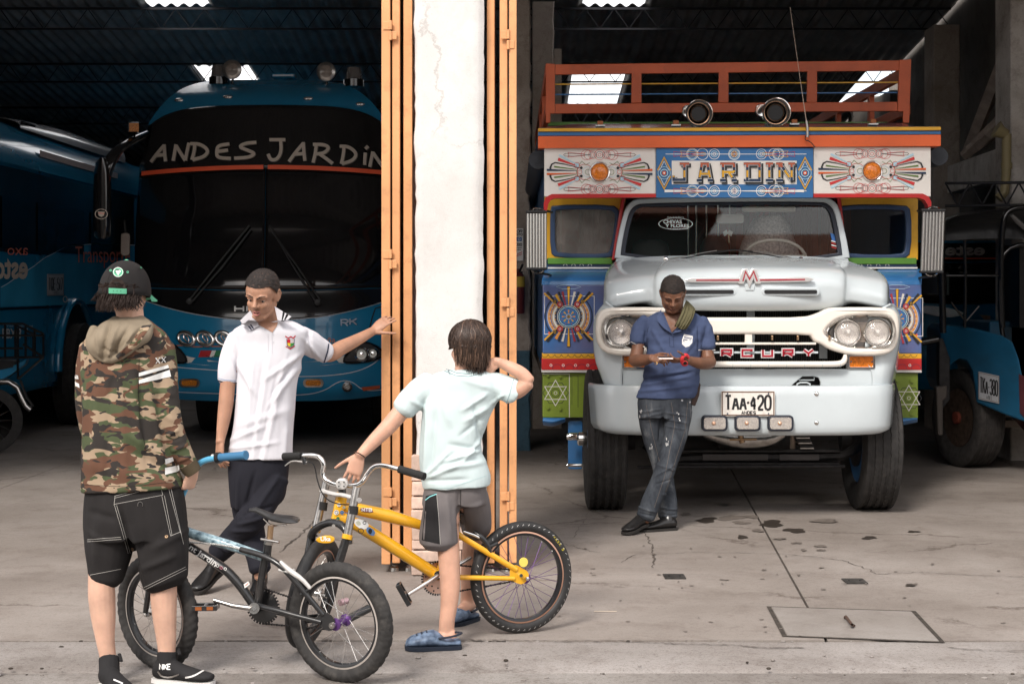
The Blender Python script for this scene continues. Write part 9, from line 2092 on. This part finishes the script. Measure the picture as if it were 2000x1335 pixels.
g = G(); g.prism([P(x, y, 11.36) for x, y in ((1350,748),(1364,744),(1369,750),(1366,772),(1358,793),(1349,790))], (0, 0.05, 0)); obj('belt_pouch', g, mat('pouch_leather', (0.035,0.018,0.014), 0.45), KM, bevel=0.008)
wt_ = obj('wrist_watch', G().tube([P(1338,691.5,11.06), P(1345,696,11.10), P(1346,707,11.14), P(1339,714,11.13), P(1332,710,11.09), P(1332,698,11.05)], 0.0075, 10, smooth=2, closed=True, flat=1.6), mat('watch_red', (0.72,0.045,0.055), 0.45), KM, smooth=60)
g = G(); g.disc(P(1338, 708, 11.065), (0.0,-0.8,-0.6), 0.017, 0.009, 18); obj('watch_case', g, MATS['watch_red'], wt_, bevel=0.002); g = G(); g.disc(P(1338, 708.3, 11.055), (0,-0.8,-0.6), 0.013, 0.004, 18); obj('watch_face', g, M_black, wt_)
g = G(); g.tube([P(1281,709,11.03)+V((0.009*cos(t), 0.004*sin(t), 0.009*sin(t))) for t in [2*pi*k/12 for k in range(12)]], 0.0018, 5, closed=True); obj('ring', g, mat('gold', (0.7,0.45,0.15), 0.25, 1.0), KM)
# phone in his hands and towel on his shoulder
ph = thing('mobile_phone', 'thin pale mobile phone in the hands of the man in the blue polo shirt', 'phone', P(1299, 699, 11.0))
g = G(); ex, ey = V((0.046,-0.004,0.0)), V((0.0,0.060,0.002)); g.obox(P(1299,698.5,11.0), ex, ey, V((0,0.0012,0.0042))); obj('case', g, mat('phone_pale', (0.75,0.66,0.62), 0.25, 0.3), ph, bevel=0.002)
g = G(); g.obox(P(1299,698.5,11.0)+V((0,0.0014,0.0046)), ex*0.92, ey*0.9, V((0,0.0001,0.0004))); obj('screen', g, M_black, ph)
tw = []
rows = [[(1330,640),(1338,643),(1346,640)], [(1326,634),(1337,640),(1349,636)], [(1333,620),(1345,626),(1357,626)], [(1341,606),(1350,612),(1360,612)], [(1346,594),(1353,598),(1360,602)], [(1344,590),(1351,592),(1357,597)]]
rows = [[(1317,637),(1325,640),(1332,643),(1340,643)], [(1322,628),(1331,632),(1339,634),(1347,633)], [(1329,615),(1338,618),(1347,621),(1353,622)], [(1334,602),(1343,606),(1351,609),(1357,611)], [(1338,592),(1345,595),(1352,600),(1358,604)], [(1340,586),(1345,589),(1351,595),(1356,600)], [(1341,590),(1346,594),(1352,600),(1357,605)]]
ys_ = [11.25, 11.24, 11.25, 11.27, 11.31, 11.38, 11.46]
R = dense([[P(x, y, Yv + 0.012*(k % 2)) for k, (x, y) in enumerate(r)] for r, Yv in zip(rows, ys_)], 26, 30)
for j, r in enumerate(R):
    for k, p in enumerate(r): p.y += 0.005*sin(k*1.15+j*0.1) + 0.004*noise.noise(V((k*.4, j*.3, 0)))
g = G(); g.grid(R, 0.006, (0,1,0)); tag(obj('towel', g, f_towel, loc=P(1350,600,11.3), smooth=70), 'olive towel folded over the shoulder of the man in the blue polo shirt', 'towel')
# white shoe of a passer-by cut by the left edge

ps = thing('shoe', 'white shoe toe of a passer-by cut off by the left edge of the picture', 'shoe', P(-8, 1312, 7.1))
hl = P(-122, 1312, 7.12); hl.z = -0.018; shoe(ps, hl, (0.98,-0.1,0), 0.27, name='upper', m=f_wsole, ms=f_wsole, w_=0.04, h=0.05, ank=hl+V((0.03,0,0.09)))
